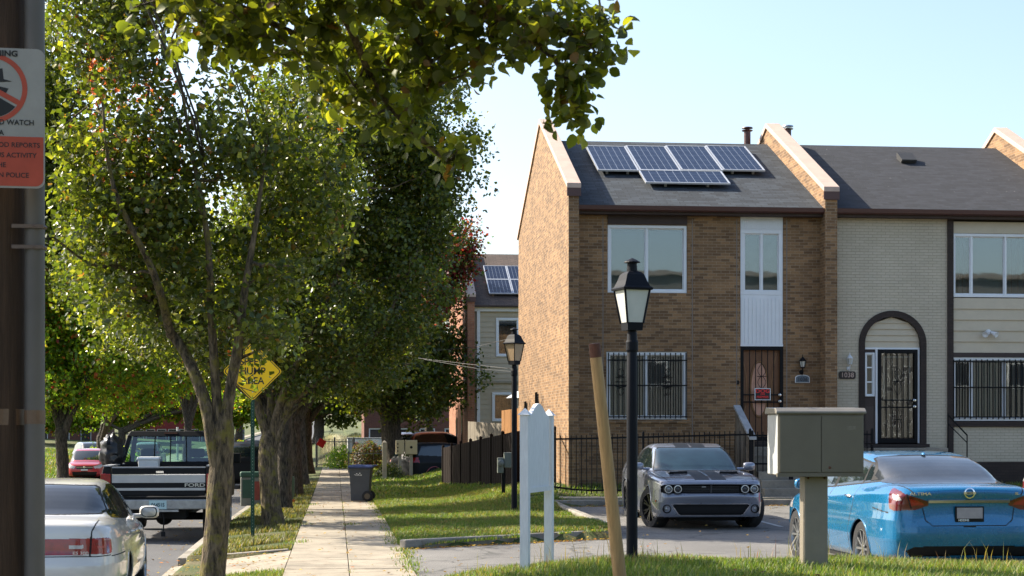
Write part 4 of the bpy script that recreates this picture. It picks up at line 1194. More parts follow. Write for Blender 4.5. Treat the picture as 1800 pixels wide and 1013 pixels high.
def mirror_at(root, c, x, z, s, mat, face=-1, out=.16, sz=(.07, .12, .075), yy=None):
    y = yy if yy is not None else surf_y(c, x, z, s); m = MB()
    cx_, cy, cz = x, y+s*out, z+.05
    prof = []
    for k in range(9):
        t = k/8*math.pi; prof.append((math.sin(t), -math.cos(t)))
    vs = []; nn = 14
    for (r_, q) in prof:
        for j in range(nn):
            a = 2*math.pi*j/nn
            ca_, sa_ = math.cos(a), math.sin(a)
            vs.append((cx_+sz[0]*q, cy+sz[1]*(abs(ca_)**.6*(1 if ca_ > 0 else -1))*max(r_, .02), cz+sz[2]*(abs(sa_)**.6*(1 if sa_ > 0 else -1))*max(r_, .02)))
    fs = [(i*nn+k, i*nn+(k+1) % nn, (i+1)*nn+(k+1) % nn, (i+1)*nn+k) for i in range(8) for k in range(nn)]
    m.add(vs, fs); m.tube([(x, y-s*.03, z-.0), (x, y+s*out*.6, z+.01)], [.03, .022], 8)
    o = m.build('wing_mirror', mat, root, smooth=True)
    g = MB(); g.prism([(sz[1]*.8*math.copysign(abs(math.cos(t*math.pi/12))**.6, math.cos(t*math.pi/12))+cy, sz[2]*.8*math.copysign(abs(math.sin(t*math.pi/12))**.6, math.sin(t*math.pi/12))+cz) for t in range(24)], 'x', cx_-sz[0]*.72, cx_-sz[0]*.66)
    g.build('mirror_glass', M('mirror_dark', (.06, .07, .08), .05, .9), o)
    return o
# ---- blue sedan (rear three-quarter)
blue = paint_mat('blue_metallic', (.001, .15, .33), .35, .25)
AL_SP = dict(L=4.87, W=.915, H=1.47, cell=.0125, zb=.98, tum=.46, k1=.13, k2=.12, k3=.09, crown=.035, bow=.16, wr=.33,
    low=[(-2.33, .26), (-2.42, .36), (-2.47, .5), (-2.47, .62), (-2.41, .78), (-2.40, .92), (-2.44, 1.035), (-2.40, 1.085), (-2.2, 1.115), (-1.7, 1.13), (-1.0, 1.07), (.2, .98), (1.0, .985), (1.6, .93), (2.15, .78), (2.4, .64), (2.46, .45), (2.4, .25), (1.8, .2), (-1.9, .2)],
    green=[(-2.05, .95), (-2.0, 1.08), (-1.5, 1.30), (-1.05, 1.42), (-.5, 1.475), (.1, 1.475), (.62, 1.40), (1.1, 1.2), (1.6, .93), (1.4, .85), (-1.8, .85)],
    plan=[(-2.5, 0), (-2.48, .5), (-2.40, .78), (-2.25, .88), (-1.9, .92), (-1.2, .925), (1.2, .925), (1.75, .9), (2.1, .8), (2.35, .6), (2.46, .35), (2.5, 0)],
    plang=[(-2.1, 0), (-2.08, .5), (-1.85, .68), (-1.3, .80), (-.6, .845), (.6, .835), (1.2, .76), (1.55, .6), (1.7, .3), (1.72, 0)],
    lean=[(.15, .09), (.3, .03), (.5, .0), (.72, .006), (.80, .02), (.9, .03), (1.0, .06), (1.12, .13)], arch=[(1.45, .365), (-1.33, .365)])
def alt_parts():
    rw = [(-.60, 1.375), (-.64, 1.40), (.64, 1.40), (.60, 1.375)]
    def rearwin(c, n):
        ay = np.abs(c[:, 1]); return (c[:, 0] < -.9) & (n[:, 0] < -.12) & inpoly(ay, c[:, 2], [(-.1, 1.125), (.70, 1.115), (.735, 1.13), (.585, 1.385), (.54, 1.41), (-.1, 1.425)]) & (c[:, 2] > 1.1)
    def rearseal(c, n):
        ay = np.abs(c[:, 1]); return (c[:, 0] < -.9) & (n[:, 0] < -.1) & inpoly(ay, c[:, 2], [(-.1, 1.115), (.71, 1.103), (.75, 1.13), (.595, 1.392), (.55, 1.422), (-.1, 1.437)])
    def windscreen(c, n): return (c[:, 0] > .5) & (n[:, 0] > .2) & (c[:, 2] > .985) & (np.abs(c[:, 1]) < .63+(1.42-c[:, 2])*.32) & (c[:, 2] < 1.40)
    sw = [(-1.52, 1.14), (-1.30, 1.25), (-1.05, 1.325), (-.5, 1.385), (.1, 1.38), (.5, 1.30), (1.12, 1.01), (.9, .995), (.0, 1.03), (-1.0, 1.10)]
    def sidewin(c, n): return side(sw)(c, n) & ~((np.abs(c[:, 0]+.08) < .045)) & ~(np.abs(c[:, 0]+1.02) < .02)
    def trimsw(c, n): return (np.abs(n[:, 1]) > .35) & inpoly(c[:, 0], c[:, 2], [(-1.60, 1.135), (-1.33, 1.265), (-1.05, 1.342), (-.5, 1.402), (.12, 1.397), (.52, 1.315), (1.19, 1.0), (.9, .978), (.0, 1.014), (-1.0, 1.085)])
    def lamp(c, n):
        ay = np.abs(c[:, 1]); yy = np.where(c[:, 0] > -2.28, ay+(c[:, 0]+2.28)*1.0, ay)
        u = ay+np.maximum(0, c[:, 0]+2.36)*1.25
        return (c[:, 0] < -1.95) & inpoly(u, c[:, 2], [(.46, .89), (.475, .935), (.66, .995), (.85, 1.045), (1.10, 1.075), (1.13, 1.06), (1.03, .85), (.9, .825), (.60, .84)])
    def lampwhite(c, n):
        u = np.abs(c[:, 1])+np.maximum(0, c[:, 0]+2.36)*1.25
        return (c[:, 0] < -1.95) & inpoly(u, c[:, 2], [(.76, .945), (.80, .975), (1.02, 1.015), (.95, .955), (.86, .935)])
    def lampgap(c, n):
        u = np.abs(c[:, 1])+np.maximum(0, c[:, 0]+2.36)*1.25
        return (c[:, 0] < -1.95) & nearline(u, c[:, 2], [(.70, 1.01), (.655, .85)], .007)
    def lampin(c, n):
        u = np.abs(c[:, 1])+np.maximum(0, c[:, 0]+2.36)*1.25
        return (c[:, 0] < -1.95) & inpoly(u, c[:, 2], [(.51, .895), (.54, .925), (.68, .965), (.655, .88)])
    def valance(c, n): return (c[:, 0] < -1.9) & inpoly(np.abs(c[:, 1]), c[:, 2], [(-.1, .43), (.62, .43), (.72, .38), (.66, .31), (-.1, .33)])
    def chromebar(c, n): return (c[:, 0] < -2.2) & inpoly(np.abs(c[:, 1]), c[:, 2], [(-.1, .948), (.42, .955), (.47, .942), (.42, .915), (-.1, .905)])
    def shut(c, n):
        ay = np.abs(c[:, 1]); r_ = (c[:, 0] < -2.0) & nearline(ay, c[:, 2], [(.70, 1.12), (.61, 1.0)], .007)
        r_ |= (c[:, 0] < -2.0) & nearline(ay, c[:, 2], [(.53, .86), (.50, .72), (.42, .66), (-.1, .655)], .006)
        sd_ = (np.abs(n[:, 1]) > .5)
        r_ |= sd_ & nearline(c[:, 0], c[:, 2], [(-.08, 1.02), (-.06, .6), (-.1, .24)], .007)
        r_ |= sd_ & nearline(c[:, 0], c[:, 2], [(-1.02, 1.08), (-1.06, .85), (-.92, .6), (-.9, .26)], .007)
        r_ |= sd_ & nearline(c[:, 0], c[:, 2], [(1.05, 1.0), (1.02, .6), (1.04, .26)], .007)
        r_ |= sd_ & nearline(c[:, 0], c[:, 2], [(-1.75, .84), (-2.2, .80)], .006)
        r_ |= sd_ & (np.abs(np.hypot(c[:, 0]+1.45, c[:, 2]-.86)-.075) < .005) & (c[:, 1] > 9)
        return r_
    def hl(c, n): return (c[:, 0] > 1.6) & inpoly(np.abs(c[:, 1])-np.maximum(0, c[:, 0]-2.2)*0, c[:, 2], [(.5, .62), (.55, .72), (.95, .83), (.95, .72), (.75, .64)])
    return [('rear_window', glassr, rearwin, 0), ('window_seal', blackp, rearseal, 0, 1), ('windscreen', glassd, windscreen, 0),
            ('side_window', glassd, sidewin, 0), ('window_seal', blackp, trimsw, .001, 1), ('light_divider', BIND, lampgap, .001), ('reverse_light', clearl, lampwhite, .004),
            ('tail_light', redl, lampin, .005), ('tail_light', redl2, lamp, .003), ('rear_valance', blackp, valance, -.012), ('headlight', clearl, hl, .002), ('shut_line', BIND, shut, 0, 1)]
def sedan_details(r_, c, full=True):
    for s in (1, -1):
        handle_at(r_, c, .12, .885, s, chrome); handle_at(r_, c, -.86, .94, s, chrome)
        mirror_at(r_, c, .86, .98, s, blue, sz=(.07, .11, .07), out=.15)
bs = thing('parked_car', 'bright blue sedan seen from behind, beside the grey mailbox cabinet', 'car', (7.02, 20.85, float(lotz(23.5))), R(90.4))
body, (P_, c_, n_) = make_vehicle(bs, AL_SP, alt_parts(), blue)
sedan_details(bs, c_)
# shark-fin-less small aerial, badge, plate, lettering
m = MB(); m.lathe([(.001, .05), (.02, .045), (.045, .02), (.055, 0)], 14, Matrix.Translation((-.95, 0, 1.437)) @ Matrix.Diagonal((1.1, .5, .5, 1)), False); m.build('aerial', blue, bs, smooth=True)
m = MB()
xs_ = [float(c_[(np.abs(c_[:, 1]-yy) < .03) & (np.abs(c_[:, 2]-.93) < .015) & (c_[:, 0] < 0)][:, 0].min()) for yy in np.linspace(-.47, .47, 13)]
m.loft([[(x-.012, y, .915), (x-.028, y, .945), (x-.004, y, .955), (x+.02, y, .915)] for x, y in zip(xs_, np.linspace(-.47, .47, 13))])
m.build('chrome_strip', M('satin_chrome', (.62, .6, .58), .28, 1.0, var=.1), bs)
xr_ = float(c_[(np.abs(c_[:, 1]) < .1) & (np.abs(c_[:, 2]-1.0) < .02) & (c_[:, 0] < 0)][:, 0].min())
m = MB(); m.lathe([(.058, 0), (.062, .008), (.048, .012), (.046, .004)], 26, Matrix.Translation((xr_-.004, 0, 1.025)) @ Matrix.Rotation(R(-90), 4, 'Y'), False)
m.box(xr_-.018, xr_-.004, -.07, .07, 1.012, 1.038); m.build('badge', chrome, bs)
textmesh('NISSAN', .022, BIND, REAR(xr_-.0195, 0, 1.025), bs, bold=.0005)
textmesh('ALTIMA', .045, chrome, REAR(xr_-.006, .565, 1.017), bs, sx=1.6, bold=.001).rotation_euler = (0, 0, 0)
textmesh('SL', .038, chrome, REAR(xr_+.012, -.56, 1.017), bs, sx=1.4, bold=.001)
xp = float(c_[(np.abs(c_[:, 1]) < .1) & (np.abs(c_[:, 2]-.79) < .03) & (c_[:, 0] < 0)][:, 0].min())
m = MB(); m.box(xp-.022, xp-.004, -.165, .165, .705, .875); pb = m.build('licence_plate', blackp, bs)
MB().box(xp-.026, xp-.0225, -.148, .148, .742, .862).build('plate_face', M('plate_pinkish', (.36, .32, .34), .5, var=.12, vs=14), pb)
textmesh('HDDNS', .035, MATS['white_paint'], REAR(xp-.024, .07, .722), pb, bold=.001)
put_wheels(bs, 1.45, -1.33, .905, .335, .22, rim_s, 10, split=False)
# exhaust, reflectors
# red car glimpsed at the right edge behind the blue one
rc = thing('parked_car', 'red car mostly out of frame beyond the right side of the blue sedan', 'car', (14.2, 30.2, float(lotz(31))), R(90))
for ch in list(bs.children):
    if ch.name.split('.')[0] in ('body', 'rear_window', 'side_window', 'windscreen', 'tail_light', 'reverse_light', 'wheel', 'underbody', 'door_handle', 'wing_mirror', 'headlight'):
        k = copy_tree(ch, rc)
        if ch.name.startswith(('body', 'wing_mirror')):
            k.data = k.data.copy(); k.data.materials[0] = paint_mat('red_metallic', (.33, .012, .015), .3, .3)
# ---- silver coupe-like sedan at lower left
silver = paint_mat('silver_metallic', (.68, .65, .60), .15, .34, flake=.04)
LX_SP = dict(L=4.83, W=.895, H=1.41, cell=.0125, zb=.95, tum=.5, k1=.15, k2=.16, k3=.1, crown=.04, bow=.15, wr=.32, extra=[],
    low=[(-2.3, .24), (-2.42, .34), (-2.46, .5), (-2.45, .62), (-2.39, .70), (-2.38, .82), (-2.36, .98), (-2.28, 1.035), (-2.1, 1.055), (-1.6, 1.075), (-1.0, 1.02), (.2, .92), (1.0, .93), (1.6, .88), (2.15, .76), (2.38, .62), (2.42, .45), (2.36, .25), (1.8, .2), (-1.9, .2)],
    green=[(-1.75, .9), (-1.72, 1.06), (-1.25, 1.30), (-.95, 1.385), (-.4, 1.415), (.1, 1.41), (.6, 1.33), (1.05, 1.13), (1.4, .93), (1.3, .8), (-1.6, .8)],
    plan=[(-2.48, 0), (-2.46, .45), (-2.38, .68), (-2.2, .81), (-1.9, .875), (-1.2, .90), (1.2, .90), (1.75, .87), (2.1, .78), (2.35, .6), (2.44, .35), (2.47, 0)],
    plang=[(-1.85, 0), (-1.82, .5), (-1.6, .68), (-1.2, .775), (-.6, .815), (.6, .805), (1.1, .73), (1.35, .58), (1.5, .3), (1.52, 0)],
    lean=[(.15, .08), (.28, .03), (.45, .0), (.6, .0), (.7, .015), (.85, .03), (.98, .07), (1.08, .14)], arch=[(1.48, .345), (-1.19, .345)])
def lex_parts():
    def rearwin(c, n): return (c[:, 0] < -.8) & (n[:, 0] < -.12) & inpoly(np.abs(c[:, 1]), c[:, 2], [(-.1, 1.085), (.62, 1.08), (.655, 1.10), (.545, 1.32), (.50, 1.345), (-.1, 1.365)])
    def seal(c, n): return (c[:, 0] < -.8) & (n[:, 0] < -.1) & inpoly(np.abs(c[:, 1]), c[:, 2], [(-.1, 1.075), (.63, 1.068), (.668, 1.10), (.556, 1.328), (.51, 1.356), (-.1, 1.376)])
    def ws(c, n): return (c[:, 0] > .5) & (n[:, 0] > .2) & (c[:, 2] > .94) & (np.abs(c[:, 1]) < .6+(1.36-c[:, 2])*.32) & (c[:, 2] < 1.34)
    sw = [(-1.38, 1.04), (-1.2, 1.18), (-1.0, 1.265), (-.45, 1.325), (.1, 1.315), (.5, 1.24), (1.02, .965), (.8, .95), (-.0, .97), (-1.0, 1.02)]
    def sidewin(c, n): return side(sw)(c, n) & ~((np.abs(c[:, 0]+.02) < .05)) & ~(np.abs(c[:, 0]+.98) < .02)
    def trimw(c, n): return (np.abs(n[:, 1]) > .3) & inpoly(c[:, 0], c[:, 2], [(-1.46, 1.03), (-1.23, 1.2), (-1.0, 1.288), (-.45, 1.35), (.12, 1.34), (.53, 1.26), (1.1, .95), (.8, .935), (-.0, .955), (-1.0, 1.0)])
    L_ = lambda c: np.abs(c[:, 1])+np.maximum(0, c[:, 0]+2.33)*1.3
    def lamp(c, n): return (c[:, 0] < -2.0) & inpoly(L_(c), c[:, 2], [(.12, .865), (.9, .865), (.985, .845), (.97, .72), (.9, .705), (.12, .705)])
    def white_(c, n): return (c[:, 0] < -2.0) & inpoly(L_(c), c[:, 2], [(.38, .80), (.52, .80), (.52, .765), (.38, .765)])
    def whiteb(c, n): return (c[:, 0] < -2.0) & inpoly(L_(c), c[:, 2], [(.66, .785), (.80, .785), (.80, .765), (.66, .765)])
    def gap(c, n): return (c[:, 0] < -2.0) & nearline(L_(c), c[:, 2], [(.595, .88), (.585, .70)], .009)
    def shut(c, n):
        ay = np.abs(c[:, 1]); r_ = (c[:, 0] < -2.0) & nearline(ay, c[:, 2], [(.66, 1.07), (.60, .93), (.595, .86)], .007)
        sd_ = (np.abs(n[:, 1]) > .5)
        r_ |= sd_ & nearline(c[:, 0], c[:, 2], [(-.02, .97), (-.0, .6), (-.04, .24)], .006)
        r_ |= sd_ & nearline(c[:, 0], c[:, 2], [(-.98, 1.02), (-1.0, .8), (-.82, .5), (-.8, .25)], .006)
        r_ |= sd_ & nearline(c[:, 0], c[:, 2], [(1.1, .95), (1.05, .6), (1.08, .25)], .006)
        r_ |= (c[:, 0] < -1.6) & (np.abs(c[:, 2]-.685) < .005) & (n[:, 2] < .8)
        return r_
    def rub(c, n): return ((np.abs(n[:, 1]) > .5) | (n[:, 0] < -.5)) & (np.abs(c[:, 2]-.50) < .02)
    return [('rear_window', tint_glass('rear_glass_dark', (.012, .014, .014), .04), rearwin, 0), ('window_seal', blackp, seal, 0, 1), ('windscreen', glassd, ws, 0), ('side_window', glassd, sidewin, 0), ('window_seal', chrome, trimw, .001, 1),
            ('light_divider', BIND, gap, .001), ('reverse_light', clearl, white_, .004), ('reverse_light', M('pink_lens', (.5, .12, .1), .15), whiteb, .004), ('tail_light', redl, lamp, .003), ('shut_line', BIND, shut, 0, 1)]
lx = thing('parked_car', 'silver sedan at the lower left corner beside the utility pole, seen from behind', 'car', (0, 0, -.25))
yaw = R(92.5); t0 = PT(190, 800, 17.6)
# rear right corner of the car sits at the point below px 190
rcx, rcy = XA(186, 17.4), 17.4
loc = Vector((rcx, rcy, 0))-Matrix.Rotation(yaw, 3, 'Z') @ Vector((-2.36, -.74, 0))
lx.location = (loc.x, loc.y, -.25); lx.rotation_euler = (0, 0, yaw)
body, (P_, c_, n_) = make_vehicle(lx, LX_SP, lex_parts(), silver)
for s in (1, -1):
    handle_at(lx, c_, .12, .82, s, silver); handle_at(lx, c_, -.86, .85, s, silver)
    mirror_at(lx, c_, .80, .93, s, silver, sz=(.06, .115, .075), out=.17)
xr_ = -2.385
textmesh('ES 300', .042, chrome, REAR(xr_-.035, -.50, .722), lx, sx=1.35, bold=.001)
put_wheels(lx, 1.48, -1.19, .885, .32, .21, rim_s, 7, split=False)
# ---- grey muscle coupe facing us
grey = paint_mat('grey_metallic', (.22, .235, .285), .45, .27, flake=.06)
stripe = M('stripe_satin', (.012, .014, .018), .42, .0, var=.1, spec=.3)
def hood_scoop(d, x, y, z):
    return d
CH_SP = dict(L=5.02, W=.96, H=1.45, cell=.0125, zb=1.0, tum=.5, k1=.075, k2=.1, k3=.07, crown=.03, bow=.14, wr=.36,
    low=[(-2.4, .3), (-2.48, .5), (-2.47, .9), (-2.4, 1.09), (-2.2, 1.13), (-1.6, 1.12), (-.9, 1.06), (.2, .985), (1.0, 1.0), (1.6, .975), (2.15, .93), (2.40, .885), (2.50, .84), (2.50, .80), (2.45, .79), (2.45, .66), (2.52, .645), (2.53, .58), (2.46, .48), (2.45, .3), (2.38, .2), (1.8, .17), (-1.9, .2)],
    green=[(-2.0, 1.0), (-1.9, 1.12), (-1.3, 1.33), (-.8, 1.435), (-.3, 1.455), (.1, 1.445), (.45, 1.385), (.75, 1.25), (1.2, .99), (1.1, .9), (-1.8, .9)],
    plan=[(-2.5, 0), (-2.48, .6), (-2.42, .82), (-2.2, .93), (-1.6, .965), (-.8, .95), (.8, .945), (1.5, .965), (2.0, .95), (2.3, .90), (2.44, .83), (2.50, .6), (2.53, .3), (2.54, 0)],
    plang=[(-2.1, 0), (-2.05, .5), (-1.8, .7), (-1.2, .82), (-.6, .85), (.4, .84), (.9, .78), (1.15, .66), (1.3, .3), (1.33, 0)],
    lean=[(.15, .07), (.3, .02), (.5, .0), (.72, .01), (.85, .02), (.95, .05), (1.1, .12)], arch=[(1.55, .395), (-1.4, .395)])
def ch_parts():
    f = lambda c: c[:, 0] > 2.1
    def ws(c, n): return (c[:, 0] > .15) & (n[:, 0] > .2) & (c[:, 2] > 1.0) & (c[:, 2] < 1.375) & (np.abs(c[:, 1]) < .62+(1.375-c[:, 2])*.36)
    def wseal(c, n): return (c[:, 0] > .15) & (n[:, 0] > .18) & (c[:, 2] > .985) & (c[:, 2] < 1.387) & (np.abs(c[:, 1]) < .635+(1.375-c[:, 2])*.36)
    sw = [(-1.05, 1.08), (-1.1, 1.14), (-.85, 1.30), (-.4, 1.37), (.1, 1.36), (.4, 1.28), (.86, 1.02), (.7, 1.01), (-.2, 1.03)]
    def rearw(c, n): return (c[:, 0] < -1.0) & (n[:, 0] < -.12) & (c[:, 2] > 1.13) & (c[:, 2] < 1.38) & (np.abs(c[:, 1]) < .55+(1.38-c[:, 2])*.5)
    def grill(c, n): return f(c) & inpoly(np.abs(c[:, 1]), c[:, 2], [(-.1, .80), (.80, .80), (.85, .775), (.85, .67), (.79, .65), (-.1, .65)])
    def lower(c, n): return f(c) & inpoly(np.abs(c[:, 1]), c[:, 2], [(-.1, .46), (.60, .47), (.66, .455), (.55, .30), (.50, .285), (-.1, .285)])
    def lip(c, n): return f(c) & inpoly(np.abs(c[:, 1]), c[:, 2], [(-.1, .475), (.61, .485), (.685, .465), (.565, .285), (.51, .268), (-.1, .268)])
    def st(c, n):
        ay = np.abs(c[:, 1]); return (ay < .27) & (ay > .018) & (n[:, 2] > .35) & ((c[:, 0] > .9) | ((c[:, 0] < .55))) & (c[:, 0] > -2.4) & (c[:, 0] < 2.40)
    def shut(c, n):
        ay = np.abs(c[:, 1]); r_ = (n[:, 2] > .5) & nearline(c[:, 0], ay, [(1.1, .80), (1.8, .80), (2.36, .74)], .007)
        r_ |= (n[:, 2] > .3) & (np.abs(c[:, 0]-2.405) < .007) & (ay < .74)
        sd_ = np.abs(n[:, 1]) > .5
        r_ |= sd_ & nearline(c[:, 0], c[:, 2], [(.95, 1.0), (.9, .6), (.95, .26)], .006); r_ |= sd_ & nearline(c[:, 0], c[:, 2], [(-.4, 1.05), (-.42, .6), (-.3, .26)], .006)
        return r_
    def dark_low(c, n): return f(c) & (c[:, 2] < .25)
    return [('grille_opening', blackp, grill, -.03), ('lower_grille', blackp, lower, -.03), ('bumper_lip', chrome, lip, .002, 1), ('splitter', blackp, dark_low, 0), ('windscreen', glassb, ws, 0), ('window_seal', blackp, wseal, 0, 1), ('side_window', glassd, side(sw), 0),
            ('rear_window', glassd, rearw, 0), ('stripe', stripe, st, .001), ('shut_line', BIND, shut, 0, 1)]
cyaw = R(-92)
cp = thing('parked_car', 'grey muscle coupe with dark racing stripes facing the camera in the lot', 'car', (6.42, 30.9, float(lotz(31.0))-.012), cyaw)
cp.rotation_euler = (0, R(.8), cyaw)
body, (P_, c_, n_) = make_vehicle(cp, CH_SP, ch_parts(), grey)
for s in (1, -1):
    mirror_at(cp, c_, .72, 1.0, s, grey, sz=(.07, .11, .075), out=.20)
    handle_at(cp, c_, -.15, .9, s, grey)
    ln = M('lamp_ring', (.6, .6, .58), .2, .5)
    for yy in (.735, .575):
        mx = Matrix.Translation((2.46, s*yy, .727)) @ Matrix.Rotation(R(90), 4, 'Y')
        hl_ = MB().lathe([(.075, -.03), (.078, .03), (.066, .034), (.06, .01), (.0, -.02)], 28, mx, False).build('headlight', blackp, cp, smooth=True)
        MB().lathe([(.064, .026), (.068, .034), (.054, .036), (.05, .022)], 28, mx, False).build('ring', ln, hl_, smooth=True)
        MB().lathe([(.05, .006), (.035, .024), (.0, .03)], 24, mx, False).build('lens', M('lamp_lens', (.25, .26, .27), .06, .4) if yy > .6 else M('lamp_lens_dark', (.05, .05, .055), .06), hl_, smooth=True)
    mx = Matrix.Translation((2.42, s*.755, .39)) @ Matrix.Rotation(R(90), 4, 'Y')
    fg = MB().lathe([(.075, -.05), (.075, .03), (.06, .034), (.055, .0), (0, .0)], 24, mx, False).build('fog_light', blackp, cp, smooth=True)
    MB().lathe([(.035, .0), (.03, .015), (0, .02)], 18, mx, False).build('lens', MATS['lamp_lens'], fg)
    # bonnet scoops
    m = MB(); m.add([(1.95, s*.40-.14, .968), (1.95, s*.40+.14, .968), (1.55, s*.40+.17, 1.045), (1.55, s*.40-.17, 1.045), (1.98, s*.40-.12, .95), (1.98, s*.40+.12, .95)], [(0, 1, 2, 3)][:0])
    zt = lambda x: float(c_[(np.abs(c_[:, 1]-s*.44) < .03) & (np.abs(c_[:, 0]-x) < .03) & (n_[:, 2] > .5)][:, 2].mean())
    za, zb_ = zt(1.72), zt(1.3)
    m = MB(); m.add([(1.72, s*.44-.15, za+.045), (1.72, s*.44+.15, za+.045), (1.3, s*.44+.17, zb_+.002), (1.3, s*.44-.17, zb_+.002), (1.72, s*.44-.17, za-.01), (1.72, s*.44+.17, za-.01)],
                    [(0, 1, 2, 3), (4, 0, 3), (1, 5, 2)]); m.build('bonnet_scoop', grey, cp)
    m = MB(); m.add([(1.715, s*.44-.155, za+.002), (1.715, s*.44+.155, za+.002), (1.715, s*.44+.14, za+.04), (1.715, s*.44-.14, za+.04)], [(0, 1, 2, 3)]); m.build('scoop_opening', blackp, cp)
    m = MB(); y = surf_y(c_, 2.2, .52, s); m.box(2.17, 2.25, y-.004, y+.004, .5, .53); m.build('side_marker', M('amber', (.5, .12, .01), .3), cp)
m = MB()
for z in (.69, .715, .74, .765):
    m.box(2.43, 2.445, -.48, .48, z-.004, z+.004)
m.box(2.43, 2.46, -.012, .012, .66, .79); m.build('grille_slats', M('grille_slat', (.04, .04, .042), .4), cp)
m = MB(); m.box(2.445, 2.452, -.16, -.09, .755, .772); m.build('badge', M('dull_silver', (.3, .3, .3), .4), cp)
m = MB(); m.tube([(.98, .55, 1.02), (1.0, .1, 1.035), (1.02, -.05, 1.03)], .008, 5); m.tube([(.98, -.1, 1.03), (1.0, -.5, 1.02), (.95, -.62, 1.03)], .008, 5); m.each('wiper', blackp, cp)
put_wheels(cp, 1.55, -1.4, .955, .365, .25, rim_b, 7, steer=R(20), split=True)
# ---- pickup, seen from behind
pk = thing('pickup_truck', 'old dark pickup with silver tailgate bands parked beyond the silver sedan', 'pickup', (XA(279, 30.2), 30.2, -.25), R(90))
black_pt = paint_mat('black_paint', (.006, .007, .009), .0, .5, coat=.0); black_pt.node_tree.nodes['Principled BSDF'].inputs['Specular IOR Level'].default_value = .22
band = M('silver_band', (.45, .45, .45), .4, .2, var=.1)
W_ = 1.0
m = MB()   # local x forward, y left
m.box(0, .05, -.80, .80, .80, 1.285)
tg = m.build('tailgate', black_pt, pk, bevel=.015)
MB().box(-.006, -.002, -.80, .80, 1.03, 1.17).build('band', band, tg); MB().box(-.008, -.002, -.80, .80, .895, .94).build('band', band, tg)
MB().box(-.007, -.002, -.80, .80, 1.165, 1.18).build('band', chrome, tg)
MB().box(-.02, -.002, -.085, .045, 1.20, 1.235).build('handle', chrome, tg)
textmesh('FORD', .085, M('pale_letters', (.5, .48, .42), .4), REAR(-.009, -.62, .985), tg, sx=1.6, bold=.002)
m = MB()
for s in (-1, 1):
    pr = [(s*.81, .62), (s*.97, .66), (s*1.0, .9), (s*.98, 1.15), (s*.95, 1.30), (s*.82, 1.31)]
    m.prism(pr if s > 0 else pr[::-1], 'x', .0, 2.0)
bd = m.build('bed', black_pt, pk, bevel=.02)
m = MB()
for s in (-1, 1): m.box(.3, 1.9, s*1.001-.002, s*1.001+.002, .97, 1.12)
m.each('band', band, bd)
MB().box(.05, 2.0, -.81, .81, .72, .78).build('bed_floor', blackp, bd)
m = MB(); m.box(-.006, 2.0, -.96, -.82, 1.312, 1.335); m.box(-.006, 2.0, .82, .96, 1.312, 1.335); m.box(-.01, .06, -.80, .80, 1.287, 1.31); m.each('rail_cap', M('grey_rail', (.3, .31, .33), .4), bd)
for s in (-1, 1):
    MB().box(-.03, .04, min(s*.82, s*.99), max(s*.82, s*.99), .84, 1.19).build('tail_light', redl, pk, bevel=.01)
bm = M('dented_grey_bumper', (.34, .34, .33), .45, .3, var=.3, vs=7)
b_ = MB().box(-.14, -.01, -1.0, 1.0, .57, .74).build('bumper', bm, pk, bevel=.02)
m = MB(); m.box(-.16, -.02, -.35, .2, .53, .565); m.build('step', bm, b_)
lp = MB().box(-.152, -.143, -.15, .15, .575, .73).build('licence_plate', M('plate_teal', (.42, .58, .6), .5, var=.1, vs=10), pk)
textmesh('06451S', .09, M('plate_ink', (.02, .06, .08), .5), REAR(-.153, 0, .648), lp, sx=.85, bold=.002)
m = MB(); m.box(-.1, .3, -.05, .05, .42, .52); m.tube([(-.1, -.08, .5), (-.12, -.1, .38), (-.1, -.09, .25), (-.1, -.08, .12)], .012, 5); m.box(-.11, -.08, -.12, -.05, .1, .18); m.build('tow_hitch', under, pk)
m = MB(); m.box(.1, 5.0, -.45, .45, .4, .6); m.tube([(.95, -.8, .4), (.95, .8, .4)], .07, 10); m.lathe([(.05, -.14), (.14, -.08), (.16, 0), (.14, .08), (.05, .14)], 16, Matrix.Translation((.95, 0, .4)) @ Matrix.Rotation(R(90), 4, 'Y')); m.build('chassis', under, pk)
# cab with see-through windows
def cabsec(z): 
    k = (z-1.2)/.75; return .96-.17*max(0, k)
m = MB(); yb, yt = cabsec(1.25), cabsec(1.9)
for s in (-1, 1):
    q = [(s*.99, .62), (s*1.0, .95), (s*.97, 1.25), (s*.93, 1.25), (s*.93, .62)]
    m.prism(q if s > 0 else q[::-1], 'x', 2.05, 5.3)
    for (xa_, xb_, xta, xtb) in ((2.05, 2.22, 2.2, 2.34), (3.75, 3.84, 3.05, 3.13)):   # rear and front pillars
        m.add([(xa_, s*.97, 1.25), (xb_, s*.97, 1.25), (xb_, s*.88, 1.25), (xa_, s*.86, 1.25), (xta, s*.80, 1.83), (xtb, s*.80, 1.83), (xtb, s*.72, 1.83), (xta, s*.70, 1.83)],
              [(0, 1, 2, 3), (4, 5, 6, 7), (0, 1, 5, 4), (1, 2, 6, 5), (2, 3, 7, 6), (3, 0, 4, 7)])
m.loft([[(2.17, .81, 1.83), (3.15, .81, 1.83), (3.15, -.81, 1.83), (2.17, -.81, 1.83)], [(2.25, .75, 1.93), (3.1, .75, 1.93), (3.1, -.75, 1.93), (2.25, -.75, 1.93)]])
m.box(2.05, 2.10, -.93, .93, .8, 1.33)
m.add([(2.055, -.86, 1.33), (2.055, .86, 1.33), (2.07, .86, 1.36), (2.07, -.86, 1.36)], [(0, 1, 2, 3)])
m.prism([(3.7, 1.2), (5.2, 1.12), (5.3, .9), (5.3, .55), (3.7, .55)], 'y', -.93, .93)
cb = m.build('cab', black_pt, pk, bevel=.015)
